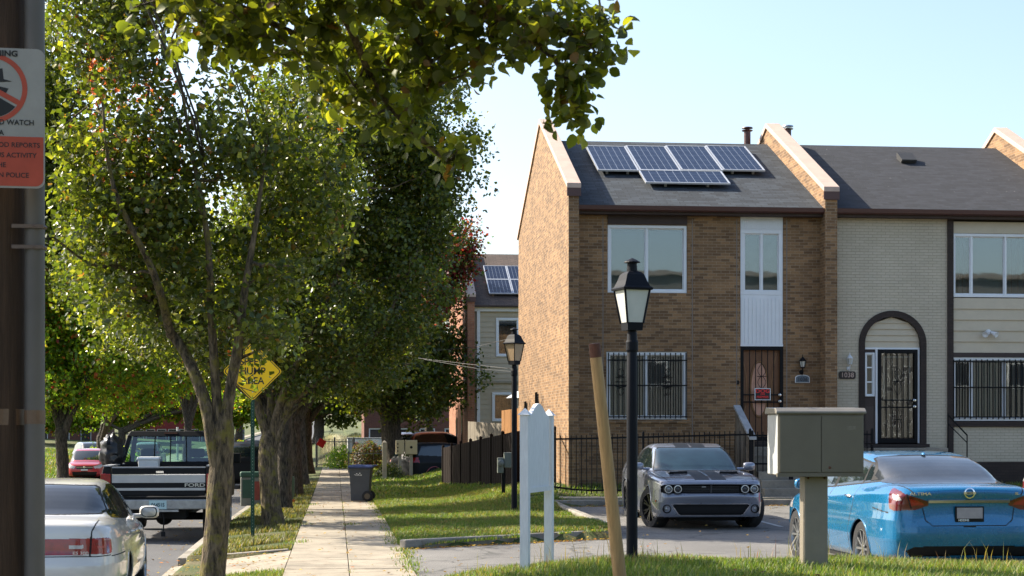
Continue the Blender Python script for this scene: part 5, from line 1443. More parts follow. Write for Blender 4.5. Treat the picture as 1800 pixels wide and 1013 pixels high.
m = MB(); m.add([(2.08, .87, 1.34), (2.08, -.87, 1.34), (2.20, -.72, 1.83), (2.20, .72, 1.83)], [(0, 1, 2, 3)]); m.build('rear_window', clear_glass('cab_glass', (.55, .78, .68), .08), pk)
m = MB()
for y in (-.3, .0, .3):
    m.tube([(2.075, y, 1.34), (2.195, y*.95, 1.83)], .012, 5)
m.tube([(2.08, -.86, 1.345), (2.08, .86, 1.345)], .02, 6); m.each('window_bar', blackp, pk)
m = MB(); m.add([(3.80, .86, 1.27), (3.80, -.86, 1.27), (3.1, -.74, 1.83), (3.1, .74, 1.83)], [(0, 1, 2, 3)]); m.build('windscreen', clear_glass('cab_glass_b', (.6, .82, .74), .05), pk)
m = MB()
for y in (-.45, .45):
    m.box(2.5, 2.65, y-.24, y+.24, .8, 1.42); m.box(2.48, 2.56, y-.15, y+.15, 1.43, 1.6)
m.each('seat', M('dark_seat', (.04, .04, .045), .9), pk, bevel=.05, seg=3)
m = MB(); m.box(3.3, 3.33, -.16, .12, 1.68, 1.74); m.tube([(3.31, -.02, 1.74), (3.2, -.02, 1.85)], .01, 5); m.build('rear_view_mirror', blackp, pk)
m = MB(); m.box(2.19, 2.23, -.12, .12, 1.875, 1.905); m.build('brake_light', M('smoked_lens', (.1, .03, .02), .2), pk)
m = MB()
for s in (-1, 1): m.box(3.5, 3.62, s*1.02-.03*0+(-.0 if s > 0 else -.2), s*1.02+(.16 if s > 0 else .04), 1.3, 1.5)
m.each('wing_mirror', black_pt, pk, bevel=.03)
put_wheels(pk, 4.45, .95, .98, .39, .26, rim_s, 8, split=False)
wb = thing('white_tub', 'white plastic tub standing in the pickup bed behind the cab', 'tub', (XA(262, 31.0), 31.0, .53+.02))
m = MB(); m.loft([[(-.15, -.12, 0), (.15, -.12, 0), (.15, .12, 0), (-.15, .12, 0)], [(-.18, -.15, .62), (.18, -.15, .62), (.18, .15, .62), (-.18, .15, .62)]]); m.build('tub', MATS['white_paint'], wb, bevel=.015)
MB().loft([[(-.2, -.17, .62), (.2, -.17, .62), (.2, .17, .62), (-.2, .17, .62)], [(-.19, -.16, .67), (.19, -.16, .67), (.19, .16, .67), (-.19, .16, .67)]]).build('lid', MATS['white_vinyl'], wb, bevel=.01)
# black tarp lump on the truck's left
def lump(name, label, cat, x, y, z, rx, ry, rz, mat, seed, rough=.25, n=28):
    r = np.random.RandomState(seed); o = thing(name, label, cat, (x, y, z)); vs = []; fs = []
    for i in range(n+1):
        for j in range(n):
            a = math.pi*i/n; b = 2*math.pi*j/n; d = Vector((math.sin(a)*math.cos(b), math.sin(a)*math.sin(b), math.cos(a)))
            from mathutils import noise as mn
            k = 1+rough*mn.fractal(d*2.2+Vector((seed, 0, 0)), 1.0, 2.0, 4)
            vs.append((d.x*rx*k, d.y*ry*k, rz+d.z*rz*k))
    fs = [(i*n+j, i*n+(j+1) % n, (i+1)*n+(j+1) % n, (i+1)*n+j) for i in range(n) for j in range(n)]
    k = MB().add(vs, fs).build(name, mat, None, smooth=True); k.location = (x, y, z); bpy.data.objects.remove(o)
    return tag(k, label, cat)
lump('tarp_bundle', 'lumpy black tarp bundle on the left side of the pickup bed', 'tarp', XA(196, 31.6), 31.6, .95, .22, .35, .33, M('black_tarp', (.012, .013, .016), .35, var=.4), 3)
# ---- distant crossovers from one small body
SUV = dict(L=4.55, W=.91, H=1.66, cell=.03, zb=1.05, tum=.28, k1=.16, k2=.14, k3=.08, crown=.04, bow=.12, wr=.35, zmax=.85,
    low=[(-2.2, .3), (-2.27, .6), (-2.25, .95), (-2.2, 1.1), (-1.5, 1.1), (.9, 1.05), (1.5, 1.02), (2.05, .92), (2.25, .75), (2.28, .5), (2.2, .25), (-1.9, .22)],
    green=[(-2.25, .95), (-2.2, 1.1), (-1.95, 1.5), (-1.7, 1.62), (-1.0, 1.66), (.1, 1.63), (.5, 1.5), (1.2, 1.03), (1.1, .9), (-2.1, .9)],
    plan=[(-2.3, 0), (-2.26, .6), (-2.15, .82), (-1.8, .91), (1.3, .91), (1.8, .88), (2.1, .75), (2.26, .5), (2.3, 0)],
    plang=[(-2.3, 0), (-2.25, .55), (-2.1, .76), (-1.5, .84), (.5, .84), (.9, .78), (1.2, .6), (1.3, 0)],
    lean=[(.15, .06), (.3, .01), (.9, .01), (1.1, .1)], arch=[(1.35, .4), (-1.25, .4)])
def suv_parts():
    def ws(c, n): return (c[:, 0] > .2) & (n[:, 0] > .25) & (c[:, 2] > 1.08) & (c[:, 2] < 1.53) & (np.abs(c[:, 1]) < .68+(1.53-c[:, 2])*.2)
    def rw(c, n): return (c[:, 0] < -1.7) & (n[:, 0] < -.25) & (c[:, 2] > 1.12) & (c[:, 2] < 1.5) & (np.abs(c[:, 1]) < .62+(1.5-c[:, 2])*.2)
    sw = [(-1.9, 1.18), (-1.7, 1.5), (-.9, 1.54), (.1, 1.52), (.4, 1.43), (1.0, 1.1), (0, 1.1)]
    def hl(c, n): return (c[:, 0] > 1.8) & inpoly(np.abs(c[:, 1]), c[:, 2], [(.42, .78), (.5, .68), (.78, .72), (.9, .88), (.8, .9)])
    def gr(c, n): return (c[:, 0] > 1.9) & inpoly(np.abs(c[:, 1]), c[:, 2], [(-.1, .80), (.42, .80), (.38, .66), (-.1, .66)])
    def lo_(c, n): return (c[:, 0] > 1.9) & inpoly(np.abs(c[:, 1]), c[:, 2], [(-.1, .55), (.6, .52), (.55, .33), (-.1, .33)])
    def tl(c, n): return (c[:, 0] < -1.9) & inpoly(np.abs(c[:, 1]), c[:, 2], [(.6, 1.08), (.95, 1.12), (.95, .9), (.6, .93)])
    return [('windscreen', glassd, ws, 0), ('rear_window', glassd, rw, 0), ('side_window', glassd, side(sw), 0), ('headlight', clearl, hl, .003), ('grille', M('grille_dark', (.03, .03, .03), .4), gr, .003), ('lower_grille', blackp, lo_, 0), ('tail_light', redl, tl, .003)]
suv0 = thing('parked_car', 'red crossover facing the camera, parked across the street past the pickup', 'car', (XA(157, 87), 87, g1(XA(157, 87), 87)), R(-88))
make_vehicle(suv0, SUV, suv_parts(), MATS.get('x') or paint_mat('bright_red', (.42, .015, .03), .3, .3))
m = MB(); m.box(2.25, 2.28, -.16, .16, .58, .66); m.build('licence_plate', plate, suv0)
m = MB(); m.lathe([(.05, 0), (.04, .01), (0, .01)], 12, Matrix.Translation((2.27, 0, .75)) @ Matrix.Rotation(R(90), 4, 'Y'), False); m.box(2.25, 2.275, -.4, .4, .735, .75); m.build('badge', chrome, suv0)
for s in (1, -1): mirror_at(suv0, None, .75, 1.08, s, bpy.data.materials['bright_red'], yy=s*.86, out=.14, sz=(.07, .1, .08))
put_wheels(suv0, 1.35, -1.25, .9, .35, .22, rim_s, 5, split=False)
def suv_copy(label, x, y, yaw, mat, z=None):
    r = suv0.copy(); C.objects.link(r); r.location = (x, y, g1(x, y) if z is None else z); r.rotation_euler = (0, 0, yaw); r['label'] = label
    for ch in suv0.children:
        if ch.name.startswith(('licence', 'badge')): continue
        k = copy_tree(ch, r)
        if ch.name.startswith(('body', 'wing')): k.data = k.data.copy(); k.data.materials[0] = mat
    return r
suv_copy('black crossover by the kerb, half behind the speed hump sign post', XA(447, 62)-.1, 62, R(90), black_pt)
dr_pt = paint_mat('dark_red_paint', (.09, .006, .012), .3, .3)
suv_copy('dark red wagon parked beyond the far end of the dark fence', XA(775, 70), 72, R(35), dr_pt, z=.0)
suv_copy('glossy black car in front of the dark red wagon', XA(790, 64), 65, R(32), black_pt, z=-.42)
tr_ = thing('utility_trailer', 'white box trailer far off behind the clipped hedge', 'trailer', (XA(662, 88), 88, 0))
m = MB(); m.box(-1.5, 1.1, 0, 1.8, .35, 1.25); m.build('box', M('white_car_paint', (.65, .65, .65), .5), tr_, bevel=.05)
m = MB(); m.box(-1.52, 1.12, -.02, 1.82, 1.255, 1.3); m.build('roof_rim', M('trim_grey', (.3, .3, .3), .5), tr_)
MB().lathe([(.1, -.1), (.3, -.1), (.3, .1), (.1, .1)], 20, Matrix.Translation((-.2, -.02, .3)) @ Matrix.Rotation(R(90), 4, 'X')).build('wheel', tyre_m, tr_)
MB().tube([(1.1, .9, .45), (2.0, .9, .4)], .05, 8).build('tow_bar', under, tr_)
suv_copy('dark car far down the street above the red crossover roof', XA(150, 105), 108, R(-70), paint_mat('navy_car', (.03, .04, .06), .2, .35))
suv_copy('grey car glimpsed through the pickup windows', XA(263, 112), 112, R(90), paint_mat('grey_car', (.14, .16, .18), .3, .35))
# ------------------------------------------------------------------ trees
LEAF_S = np.array([[0, 0, 0], [.5, .0, .0]])  # placeholder
def leaf_tmpl(kind):
    if kind == 'far':      # folded rhombus
        v = np.array([[0, 0, 0], [.42, .5, .10], [0, 1, -.08], [-.42, .5, .10]]); f = np.array([[0, 1, 2], [0, 2, 3]])
    else:                  # rounded, folded along the midrib, tip curled
        v = np.array([[0, 0, 0], [.26, .10, .05], [.44, .38, .11], [.38, .68, .09], [.16, .92, 0], [0, 1.06, -.12], [-.16, .92, 0], [-.38, .68, .09], [-.44, .38, .11], [-.26, .10, .05], [0, .35, 0], [0, .7, -.02]])
        f = np.array([[0, 1, 10], [1, 2, 10], [2, 11, 10], [2, 3, 11], [3, 4, 11], [4, 5, 11], [5, 6, 11], [6, 7, 11], [7, 8, 11], [8, 10, 11], [8, 9, 10], [9, 0, 10]])
    return v, f
def unit(a): return a/(np.linalg.norm(a, axis=1)[:, None]+1e-9)
def leaves_mesh(name, cen, size, pal, seed, mat, parent=None, kind='far', up=.5, droop=.5, jit=.35, tints=None):
    r = np.random.RandomState(seed); n = len(cen); v, f = leaf_tmpl(kind); k = len(v)
    nz = unit(r.normal(size=(n, 3))+np.array([-.15, .05, up])); t = unit(r.normal(size=(n, 3))+np.array([0, 0, -droop]))
    y = unit(t-nz*(t*nz).sum(1)[:, None]); x = np.cross(y, nz); s = size*(1+jit*(r.rand(n)*2-1.1))
    wv = v[None, :, 0, None]*x[:, None]*.9+v[None, :, 1, None]*y[:, None]+v[None, :, 2, None]*nz[:, None]
    V = cen[:, None]+wv*s[:, None, None]
    F = (f[None]+(np.arange(n)*k)[:, None, None]).reshape(-1, 3)
    cols = np.array([c for c, w in pal]); ws = np.array([w for c, w in pal]); ws = ws/ws.sum()
    ci = r.choice(len(pal), n, p=ws); col = cols[ci]*(1+.35*(r.rand(n, 1)*2-1))
    if tints is not None: col = np.where(tints[0][:, None], tints[1][None]*(.7+.6*r.rand(n, 1)), col)
    return npmesh(name, V.reshape(-1, 3), F, mat, parent, tint=np.repeat(np.clip(col, 0, 1), k, axis=0))
leafm = leaf_mat('pear_leaf', .46, .36); leafn = leaf_mat('near_leaf', .58, .42); leafm2 = leaf_mat('soft_leaf', .58, .5)
barkm = bark_mat('bark', (.115, .085, .05), .5, (.19, .16, .03)); barkd = bark_mat('dark_bark', (.07, .055, .042), .1)
PG = [((.06, .085, .012), 5), ((.09, .115, .016), 4), ((.15, .17, .022), 2.6), ((.23, .23, .035), 1.3), ((.2, .11, .025), .25), ((.22, .06, .02), .03)]
PG2 = [((.055, .08, .013), 5), ((.08, .11, .016), 4), ((.14, .155, .022), 2), ((.2, .2, .035), .9), ((.16, .09, .02), .15)]
PM = [((.11, .20, .02), 4), ((.18, .28, .025), 4), ((.30, .36, .03), 2.2), ((.36, .28, .04), .8), ((.38, .10, .03), .4), ((.3, .03, .03), .25)]
PR = [((.14, .012, .022), 5), ((.2, .03, .03), 3), ((.09, .05, .02), 2), ((.26, .09, .03), 1)]
PC = [((.05, .075, .03), 4), ((.08, .11, .04), 2), ((.16, .16, .05), .8)]
def vnoise(P, seed, sc):
    a = P*sc+seed*7.13
    return (np.sin(a[:, 0]*1.7+np.sin(a[:, 1]*1.3)*1.5)+np.sin(a[:, 1]*1.9+np.sin(a[:, 2]*1.1)*1.7+2)+np.sin(a[:, 2]*2.1+np.sin(a[:, 0]*1.2)*1.4+4))/3
def bez(a, b, c, n):
    return [a*(1-t)**2+b*2*t*(1-t)+c*t*t for t in [i/n for i in range(n+1)]]
def tree(name, label, cat, x, y, blobs, ncl, lpc, leaf, pal, seed, r0=.17, fork=1.9, mat=leafm, bark=barkm, limbs=None, nl=7, spread=.33, kind='far', z0=None, group=None, gap=.12, limb_r=.55, drop=.5, extra=None, twigs=True, flare=1.35, tintf=None, lean=0, wpow=1.0):
    r = np.random.RandomState(seed); z0 = g1(x, y)-.02 if z0 is None else z0
    root = thing(name, label, cat, (x, y, z0), 0, group); o = np.array([x, y, z0])
    B = [np.array(b, float) for b in blobs]   # cx, cy, cz, rx, ry, rz absolute
    vol = np.array([b[3]*b[4]*b[5] for b in B]); pts = []
    while sum(len(p) for p in pts) < ncl:
        n = ncl*3; bi = r.choice(len(B), n, p=vol**wpow/(vol**wpow).sum()); b = np.array(B)[bi]
        d = unit(r.normal(size=(n, 3))); rad = r.rand(n)**(1/2.2); p = b[:, :3]+d*rad[:, None]*b[:, 3:]*(.88+.2*vnoise(d*2, seed, 2.0)[:, None])
        keep = vnoise(p, seed, 1.6)+.35*vnoise(p, seed+3, 4.1) > -.45+gap; pts.append(p[keep])
    cl = np.concatenate(pts)[:ncl]-o
    tk = MB()
    T = [Vector((0, 0, -.15))]; rr = [r0*flare*1.1]
    for i in range(1, 25):
        q = i/24; T.append(Vector((.05*math.sin(q*3+seed)+lean*q, .05*math.cos(q*2.5+seed), fork*q))); rr.append(r0*(1+(flare-1)*max(0, 1-q*3.5)**2-.12*q))
    tk.tube(T+[T[-1]+Vector((0, 0, .1)), T[-1]+Vector((0, 0, .2)), T[-1]+Vector((0, 0, .26))], rr+[rr[-1]*.82, rr[-1]*.5, rr[-1]*.1], 28)
    segs = []
    top = T[-1]
    if limbs:
        for (lp, lr) in limbs:
            P = [Vector(p)-Vector(o) for p in lp]
            if (P[0]-T[-1]).length < .6: P = [T[-7]*.75+Vector((P[0].x, P[0].y, T[-7].z))*.25]+P
            Q = []
            for i in range(len(P)-1):
                for j in range(4):
                    t = j/4; p0, p1, p2, p3 = P[max(i-1, 0)], P[i], P[i+1], P[min(i+2, len(P)-1)]
                    Q.append(.5*((2*p1)+(-p0+p2)*t+(2*p0-5*p1+4*p2-p3)*t*t+(-p0+3*p1-3*p2+p3)*t**3))
            Q.append(P[-1]); rad = [max(.012, lr*(1-.85*i/(len(Q)-1))) for i in range(len(Q))]
            tk.tube(Q, rad, 10); segs += [(q, rd) for q, rd in zip(Q, rad)]
    idx = r.choice(len(cl), min(nl*6, len(cl)), replace=False); cand = cl[idx]; chosen = []
    cand = cand[np.argsort(-np.linalg.norm(cand-np.array([0, 0, fork]), axis=1))]
    for c in cand:
        if len(chosen) >= nl: break
        if all(np.linalg.norm(c-d) > .9 for d in chosen): chosen.append(c)
    for c in chosen:
        e = Vector(c); st = T[-1] if r.rand() < .6 or limbs else T[-5]
        mid = st.lerp(e, .45)+Vector((0, 0, (e-st).length*.16))+Vector(r.normal(size=3)*.12)
        if limbs and len(segs):
            j = min(range(len(segs)), key=lambda k: (segs[k][0]-e).length+(0 if segs[k][0].z < e.z else .6)); st = segs[j][0]; mid = st.lerp(e, .5)+Vector(r.normal(size=3)*.15); lr = max(.012, segs[j][1]*.7)
        else: lr = r0*limb_r*(.7+.5*r.rand())
        Q = bez(st, mid, e, 8); Q = [q+Vector(r.normal(size=3)*.035*(1 if 0 < k < 8 else 0)) for k, q in enumerate(Q)]
        rad = [max(.01, lr*(1-.86*i/8)) for i in range(9)]; tk.tube(Q, rad, 8); segs += [(q, rd) for q, rd in zip(Q, rad)]
    SP = np.array([list(s_[0]) for s_ in segs]); 
    ends = []
    if twigs:
        order = np.argsort(np.linalg.norm(cl-np.array([0, 0, fork]), axis=1)); NP = SP.copy(); NR = [s_[1] for s_ in segs]; cap = 2400
        buf = [list(p) for p in NP]; arr = np.zeros((len(buf)+cap*2+10, 3)); arr[:len(buf)] = NP; cnt = len(buf)
        for oi in order[:cap]:
            c = cl[oi]; d = np.linalg.norm(arr[:cnt]-c, axis=1)+.3*np.maximum(0, arr[:cnt, 2]-c[2]); j = int(np.argmin(d)); a = Vector(arr[j]); e = Vector(c)
            m_ = a.lerp(e, .5)+Vector(r.normal(size=3)*.05*min(1, (e-a).length)); ra = min(NR[j]*.7, .018) if NR[j] < .03 else .018
            ra = max(ra, .005); tk.tube([a, m_, e], [ra, ra*.75, max(.003, ra*.4)], 4, cap=False)
            arr[cnt] = m_; arr[cnt+1] = c; cnt += 2; NR += [ra*.75, ra*.4]
    from mathutils import noise as mn
    for i in range(min(len(tk.v), 3000000)):
        p = Vector(tk.v[i])
        if p.z < fork+1.2 and r0 > .08 and (p.x**2+p.y**2) < 1.2:
            q = mn.noise(Vector((p.x*9, p.y*9, p.z*2.2)))*.10+mn.noise(Vector((p.x*26, p.y*26, p.z*5)))*.05; k_ = r0*q*(1.0 if p.z < fork else .45)
            d_ = Vector((p.x, p.y, 0)); d_ = d_.normalized() if d_.length > 1e-4 else d_
            tk.v[i] = tuple(p+d_*k_)
    trunk = tk.build('trunk', bark, root, smooth=True)
    n = len(cl)*lpc; ci = np.repeat(np.arange(len(cl)), lpc); tw = unit(r.normal(size=(len(cl), 3))+np.array([0, 0, .1]))
    cen = cl[ci]+tw[ci]*(r.rand(n)[:, None]-.4)*spread*1.3+r.normal(size=(n, 3))*spread*.38; cen[:, 2] -= drop*.1*r.rand(n)
    if extra is not None: cen = np.concatenate([cen, extra-o])
    tints = None
    if tintf is not None: tints = tintf(cen+o, r)
    leaves_mesh('crown', cen, leaf, pal, seed+1, mat, root, kind, tints=tints)
    return root
def C3(px, py, t): p = PT(px, py, t); return (p.x, p.y, p.z)
def blob(px, py, t, rx, ry, rz): return C3(px, py, t)+(rx, ry, rz)
rr_ = np.random.RandomState(8); sp = []
for (px, py, n) in ((432, 622, 9), (440, 640, 7), (428, 660, 10), (440, 668, 10), (452, 674, 9), (430, 682, 10), (420, 690, 8), (415, 650, 12), (455, 648, 4), (418, 605, 10), (444, 608, 3), (462, 668, 4), (446, 688, 6), (408, 620, 12), (470, 640, 3), (466, 662, 2)):
    for _ in range((n+1)//2): sp.append(np.array(C3(px+rr_.normal()*6, py+rr_.normal()*6, 17.3)))

# tree 1, nearest of the kerb row
T1 = PT(382, 1100, 17.0)
L1 = [([C3(374, 770, 17), C3(358, 700, 17), C3(325, 620, 17.1), C3(285, 560, 17.2), C3(262, 470, 17.3), C3(250, 330, 17.4), C3(262, 150, 17.4)], .085),
      ([C3(384, 770, 17), C3(380, 690, 17), C3(372, 560, 16.9), C3(365, 420, 16.8), C3(340, 280, 16.8), C3(310, 100, 16.8)], .07),
      ([C3(392, 780, 17), C3(402, 700, 17), C3(418, 610, 16.9), C3(432, 500, 16.8), C3(452, 380, 16.8), C3(470, 240, 16.9)], .085),
      ([C3(398, 720, 17), C3(430, 600, 17.4), C3(480, 470, 17.8), C3(520, 340, 18)], .05),
      ([C3(262, 500, 17.3), C3(215, 470, 17.0), C3(160, 465, 16.8), C3(95, 418, 16.7)], .032),
      ([C3(300, 590, 17.1), C3(270, 480, 16.6), C3(200, 330, 16.3), C3(180, 180, 16.2)], .05),
      ([C3(272, 540, 17.2), C3(248, 400, 17.9), C3(190, 250, 18.2), C3(150, 100, 18.3)], .04)]
redspot = lambda P, r: ((np.abs(P[:, 0]-C3(245, 210, 17.6)[0]) < .5) & (np.abs(P[:, 2]-C3(245, 210, 17.6)[2]) < .7) & (P[:, 1] > 17.5) & (r.rand(len(P)) < .5), np.array([.55, .14, .09]))
tree('pear_tree', 'nearest street tree of the kerb row, forked mossy trunk beside the silver sedan', 'tree', T1.x, T1.y,
     [blob(235, 200, 17.2, .95, 1.1, 1.5), blob(380, 280, 17.2, .95, 1.2, 1.35), blob(330, 440, 17.3, 1.35, 1.3, .85), blob(470, 380, 17.4, .9, 1.1, .95), blob(200, 330, 17, .75, 1.0, 1.2),
      blob(190, 30, 17.2, .8, 1, 1.1), blob(330, 60, 17.4, .9, 1, 1.0), blob(560, 300, 17.6, .55, .8, .9), blob(455, 570, 17, .55, .7, .35), blob(300, -120, 17.2, 1.3, 1.2, 1.0), blob(340, 640, 17.3, .4, .5, .4), blob(250, 560, 17.2, .5, .6, .4), blob(430, 640, 17.4, .35, .4, .4), blob(400, 560, 17.4, .5, .6, .4)],
     1350, 23, .072, PG, 11, r0=.128, fork=1.78, limbs=L1, nl=18, spread=.19, gap=.27, tintf=redspot, flare=1.25, drop=.4, extra=np.array(sp))
# tree 2
T2 = PT(476, 924, 30.6)
L2 = [([C3(470, 770, 30.6), C3(455, 720, 30.6), C3(440, 640, 30.5), C3(450, 500, 30.5), C3(470, 330, 30.5)], .12),
      ([C3(484, 770, 30.6), C3(505, 715, 30.5), C3(545, 680, 30.4), C3(610, 640, 30.3), C3(680, 560, 30.2), C3(740, 430, 30.2)], .12),
      ([C3(480, 760, 30.6), C3(500, 690, 30.4), C3(540, 600, 30.2), C3(600, 470, 30), C3(660, 300, 30)], .11),
      ([C3(476, 770, 30.6), C3(478, 680, 30.8), C3(500, 500, 31), C3(540, 300, 31.2), C3(560, 150, 31.2)], .1),
      ([C3(500, 740, 30.5), C3(560, 690, 31), C3(640, 660, 31.5), C3(720, 640, 32)], .05)]
tree('pear_tree', 'broad second street tree of the kerb row, standing just past the speed hump sign', 'tree', T2.x, T2.y,
     [blob(640, 300, 31, 2.2, 2.2, 2.1), blob(520, 420, 31, 1.6, 1.9, 1.7), blob(700, 470, 30.8, 1.3, 1.7, 1.5), blob(600, 560, 30.5, 1.9, 1.8, 1.0), blob(740, 200, 31, 1.35, 1.6, 1.3), blob(560, 180, 31, 1.5, 1.7, 1.1),
      blob(760, 350, 31, 1.0, 1.4, 1.2), blob(455, 560, 31, 1.2, 1.5, 1.2), blob(640, 90, 31, 1.5, 1.6, .9), blob(810, 240, 31, .65, .9, .65), blob(500, 250, 31.5, 1.0, 1.3, .9), blob(380, 480, 32, 1.6, 1.8, 1.3), blob(330, 560, 32, 1.2, 1.4, .9), blob(540, 660, 30.5, .8, 1.0, .5), blob(460, 640, 31.2, .7, .9, .5), blob(640, 650, 30.8, .9, 1.1, .4), blob(270, 440, 32, 1.6, 1.8, 1.2), blob(216, 480, 33, 1.5, 2.0, 1.0), blob(205, 440, 28.5, 1.2, 1.8, .8)],
     3800, 30, .082, PG2, 21, r0=.185, fork=1.55, limbs=L2, nl=26, spread=.27, gap=.17, flare=1.3, limb_r=.5)
# further trees of the row
def kerbtree(label, Y, seed, r0, H, R_, ncl, leaf, X=-1.17, pal=PG, cz=None):
    z = g1(X, Y); cz = cz or z+2.6+H*.42
    return tree('street_tree', label, 'tree', X, Y, [(X+.2, Y, cz, R_, R_, H*.36), (X+R_*.5, Y-.5, cz-.6, R_*.7, R_*.7, H*.25), (X-R_*.5, Y+.4, cz+.1, R_*.7, R_*.7, H*.26), (X, Y, cz+H*.25, R_*.65, R_*.65, H*.22), (X-2.6, Y, cz-.4, R_*.8, R_*.9, H*.22)], ncl, 26, leaf, pal, seed, r0=r0, fork=2.1, bark=barkd, nl=12, spread=.42, gap=.0, twigs=False)
kerbtree('third street tree of the kerb row, dark trunk right behind the second', 38.3, 31, .19, 5.6, 2.9, 1700, .11)
kerbtree('fourth street tree of the kerb row, beyond the dark trash cart on its left', 47.5, 32, .22, 6.0, 3.2, 1700, .13)
kerbtree('fifth street tree of the kerb row, under the low dark canopy', 57.5, 33, .22, 6.2, 3.3, 1500, .15)
kerbtree('last and farthest street tree of the kerb row by the iron fence', 72, 34, .25, 6.5, 3.6, 1300, .18)
# yard tree by the mailboxes, leaning double trunk
yx = XA(700, 66)
tree('yard_tree', 'leaning double trunked tree in the yard behind the beige mailbox cabinets', 'tree', yx, 66, [blob(700, 660, 66, 3.6, 3, 1.9), blob(640, 600, 66, 3.2, 3, 2.2), blob(735, 590, 67, 2.0, 2.6, 2.2), blob(680, 510, 67, 3.0, 3, 2.4), blob(720, 430, 67, 2.2, 2.5, 2.2)], 2100, 26, .16, PG2, 41, r0=.42, fork=2.6, bark=barkd, nl=10, spread=.5, gap=.0, twigs=False, lean=-.35)
tree('conifer', 'dark conifer with drooping boughs between the yard tree and the orange brick wall', 'tree', XA(752, 80), 80, [blob(752, 700, 80, 1.2, 1.2, .9), blob(745, 650, 80, 1.5, 1.5, .9), blob(755, 610, 80, 1.2, 1.3, .8), blob(752, 560, 80, .9, .9, .9), blob(765, 690, 78, .9, .9, .5)], 900, 26, .14, PC, 43, r0=.2, fork=2.0, bark=barkd, nl=8, spread=.35, gap=.0, twigs=False, mat=leafm2)
tree('red_maple', 'maple with dark red leaves showing at the edge of the big canopy by the sky', 'tree', XA(696, 70), 70, [blob(826, 425, 55, .55, .8, .75), blob(795, 460, 55, .9, 1.0, 1.0), blob(760, 500, 55, 1.0, 1.0, 1.2)], 330, 26, .12, PR+[((.05, .08, .02), 6)], 45, r0=.1, fork=3.2, bark=barkd, nl=7, spread=.4, gap=.1, twigs=False, mat=leafm2)
# maples across the street
def maple(label, px, Y, blobs, ncl, leaf, seed, pal=PM, r0=.25, fork=2.2, grp=None, lpc=26):
    x = XA(px, Y); return tree('maple_tree', label, 'tree', x, Y, blobs, ncl, lpc, leaf, pal, seed, r0=r0, fork=fork, bark=barkd, nl=9, spread=.5, gap=.06, twigs=False, mat=leafm2, z0=g1(x, Y)-.05)
maple('big yellow green maple across the street with orange red leaf tips', 108, 66, [blob(140, 560, 66, 4.0, 3, 2.6), blob(70, 480, 66, 3, 3, 3), blob(230, 620, 65, 2.6, 2.5, 1.8), blob(200, 480, 66, 3.0, 3, 2.6), blob(110, 690, 65, 2.4, 2.2, 1.1), blob(60, 620, 66, 2.4, 2.4, 2)], 2400, .17, 51, r0=.24)
maple('second yellow green maple across the street, left of the pickup roof', 179, 97, [blob(260, 640, 84, 3.6, 3, 2.2), blob(180, 560, 84, 3.6, 3, 3), blob(320, 600, 84, 3.0, 3, 2.2), blob(280, 500, 84, 4, 3.5, 3), blob(200, 700, 83, 2.2, 2.2, 1)], 2300, .19, 52, r0=.26)
maple('bright maple behind the forked trunk, above the pickup cab', 330, 98, [blob(340, 650, 98, 3.2, 3, 1.7), blob(300, 590, 98, 3.5, 3, 2.4), blob(380, 620, 98, 2.8, 3, 1.9), blob(350, 520, 98, 4, 3.5, 3)], 1800, .22, 53, r0=.28)
maple('tall green tree on the far left behind the utility pole', -30, 54, [blob(20, 330, 54, 3.4, 3, 3.2), blob(60, 170, 54, 2.6, 2.8, 3.0), blob(100, 420, 55, 2.2, 2.4, 2.2)], 1500, .16, 54, pal=PG, r0=.3)
maple('distant green tree at the bend of the street, over the far sidewalk', 420, 150, [blob(425, 700, 150, 4.0, 4, 2.3), blob(400, 640, 150, 5, 5, 4), blob(470, 650, 150, 5, 5, 4)], 1100, .34, 55, r0=.35)
maple('distant dark tree behind the iron fence meadow', 560, 130, [blob(590, 690, 130, 6, 5, 2.8), blob(520, 650, 130, 5.5, 5, 3.4), blob(650, 660, 130, 6, 5, 3.4)], 1500, .32, 56, pal=PG2, r0=.4)
maple('wide low distant tree behind the cars across the street', 215, 135, [blob(60, 715, 135, 4.5, 4, 2.0), blob(130, 720, 135, 4.5, 4, 2.0), blob(215, 712, 135, 4.5, 4, 2.2), blob(300, 706, 135, 4, 4, 1.9), blob(380, 712, 135, 4, 4, 2.0), blob(440, 705, 135, 3, 4, 2.2)], 1900, .26, 58, r0=.3, fork=1.5)
maple('distant tree row end behind the low red building', 250, 190, [blob(200, 690, 190, 8, 6, 4.5), blob(290, 670, 190, 8, 6, 5), blob(110, 680, 190, 9, 6, 5), blob(370, 660, 190, 8, 6, 5)], 1500, .5, 57, r0=.5)
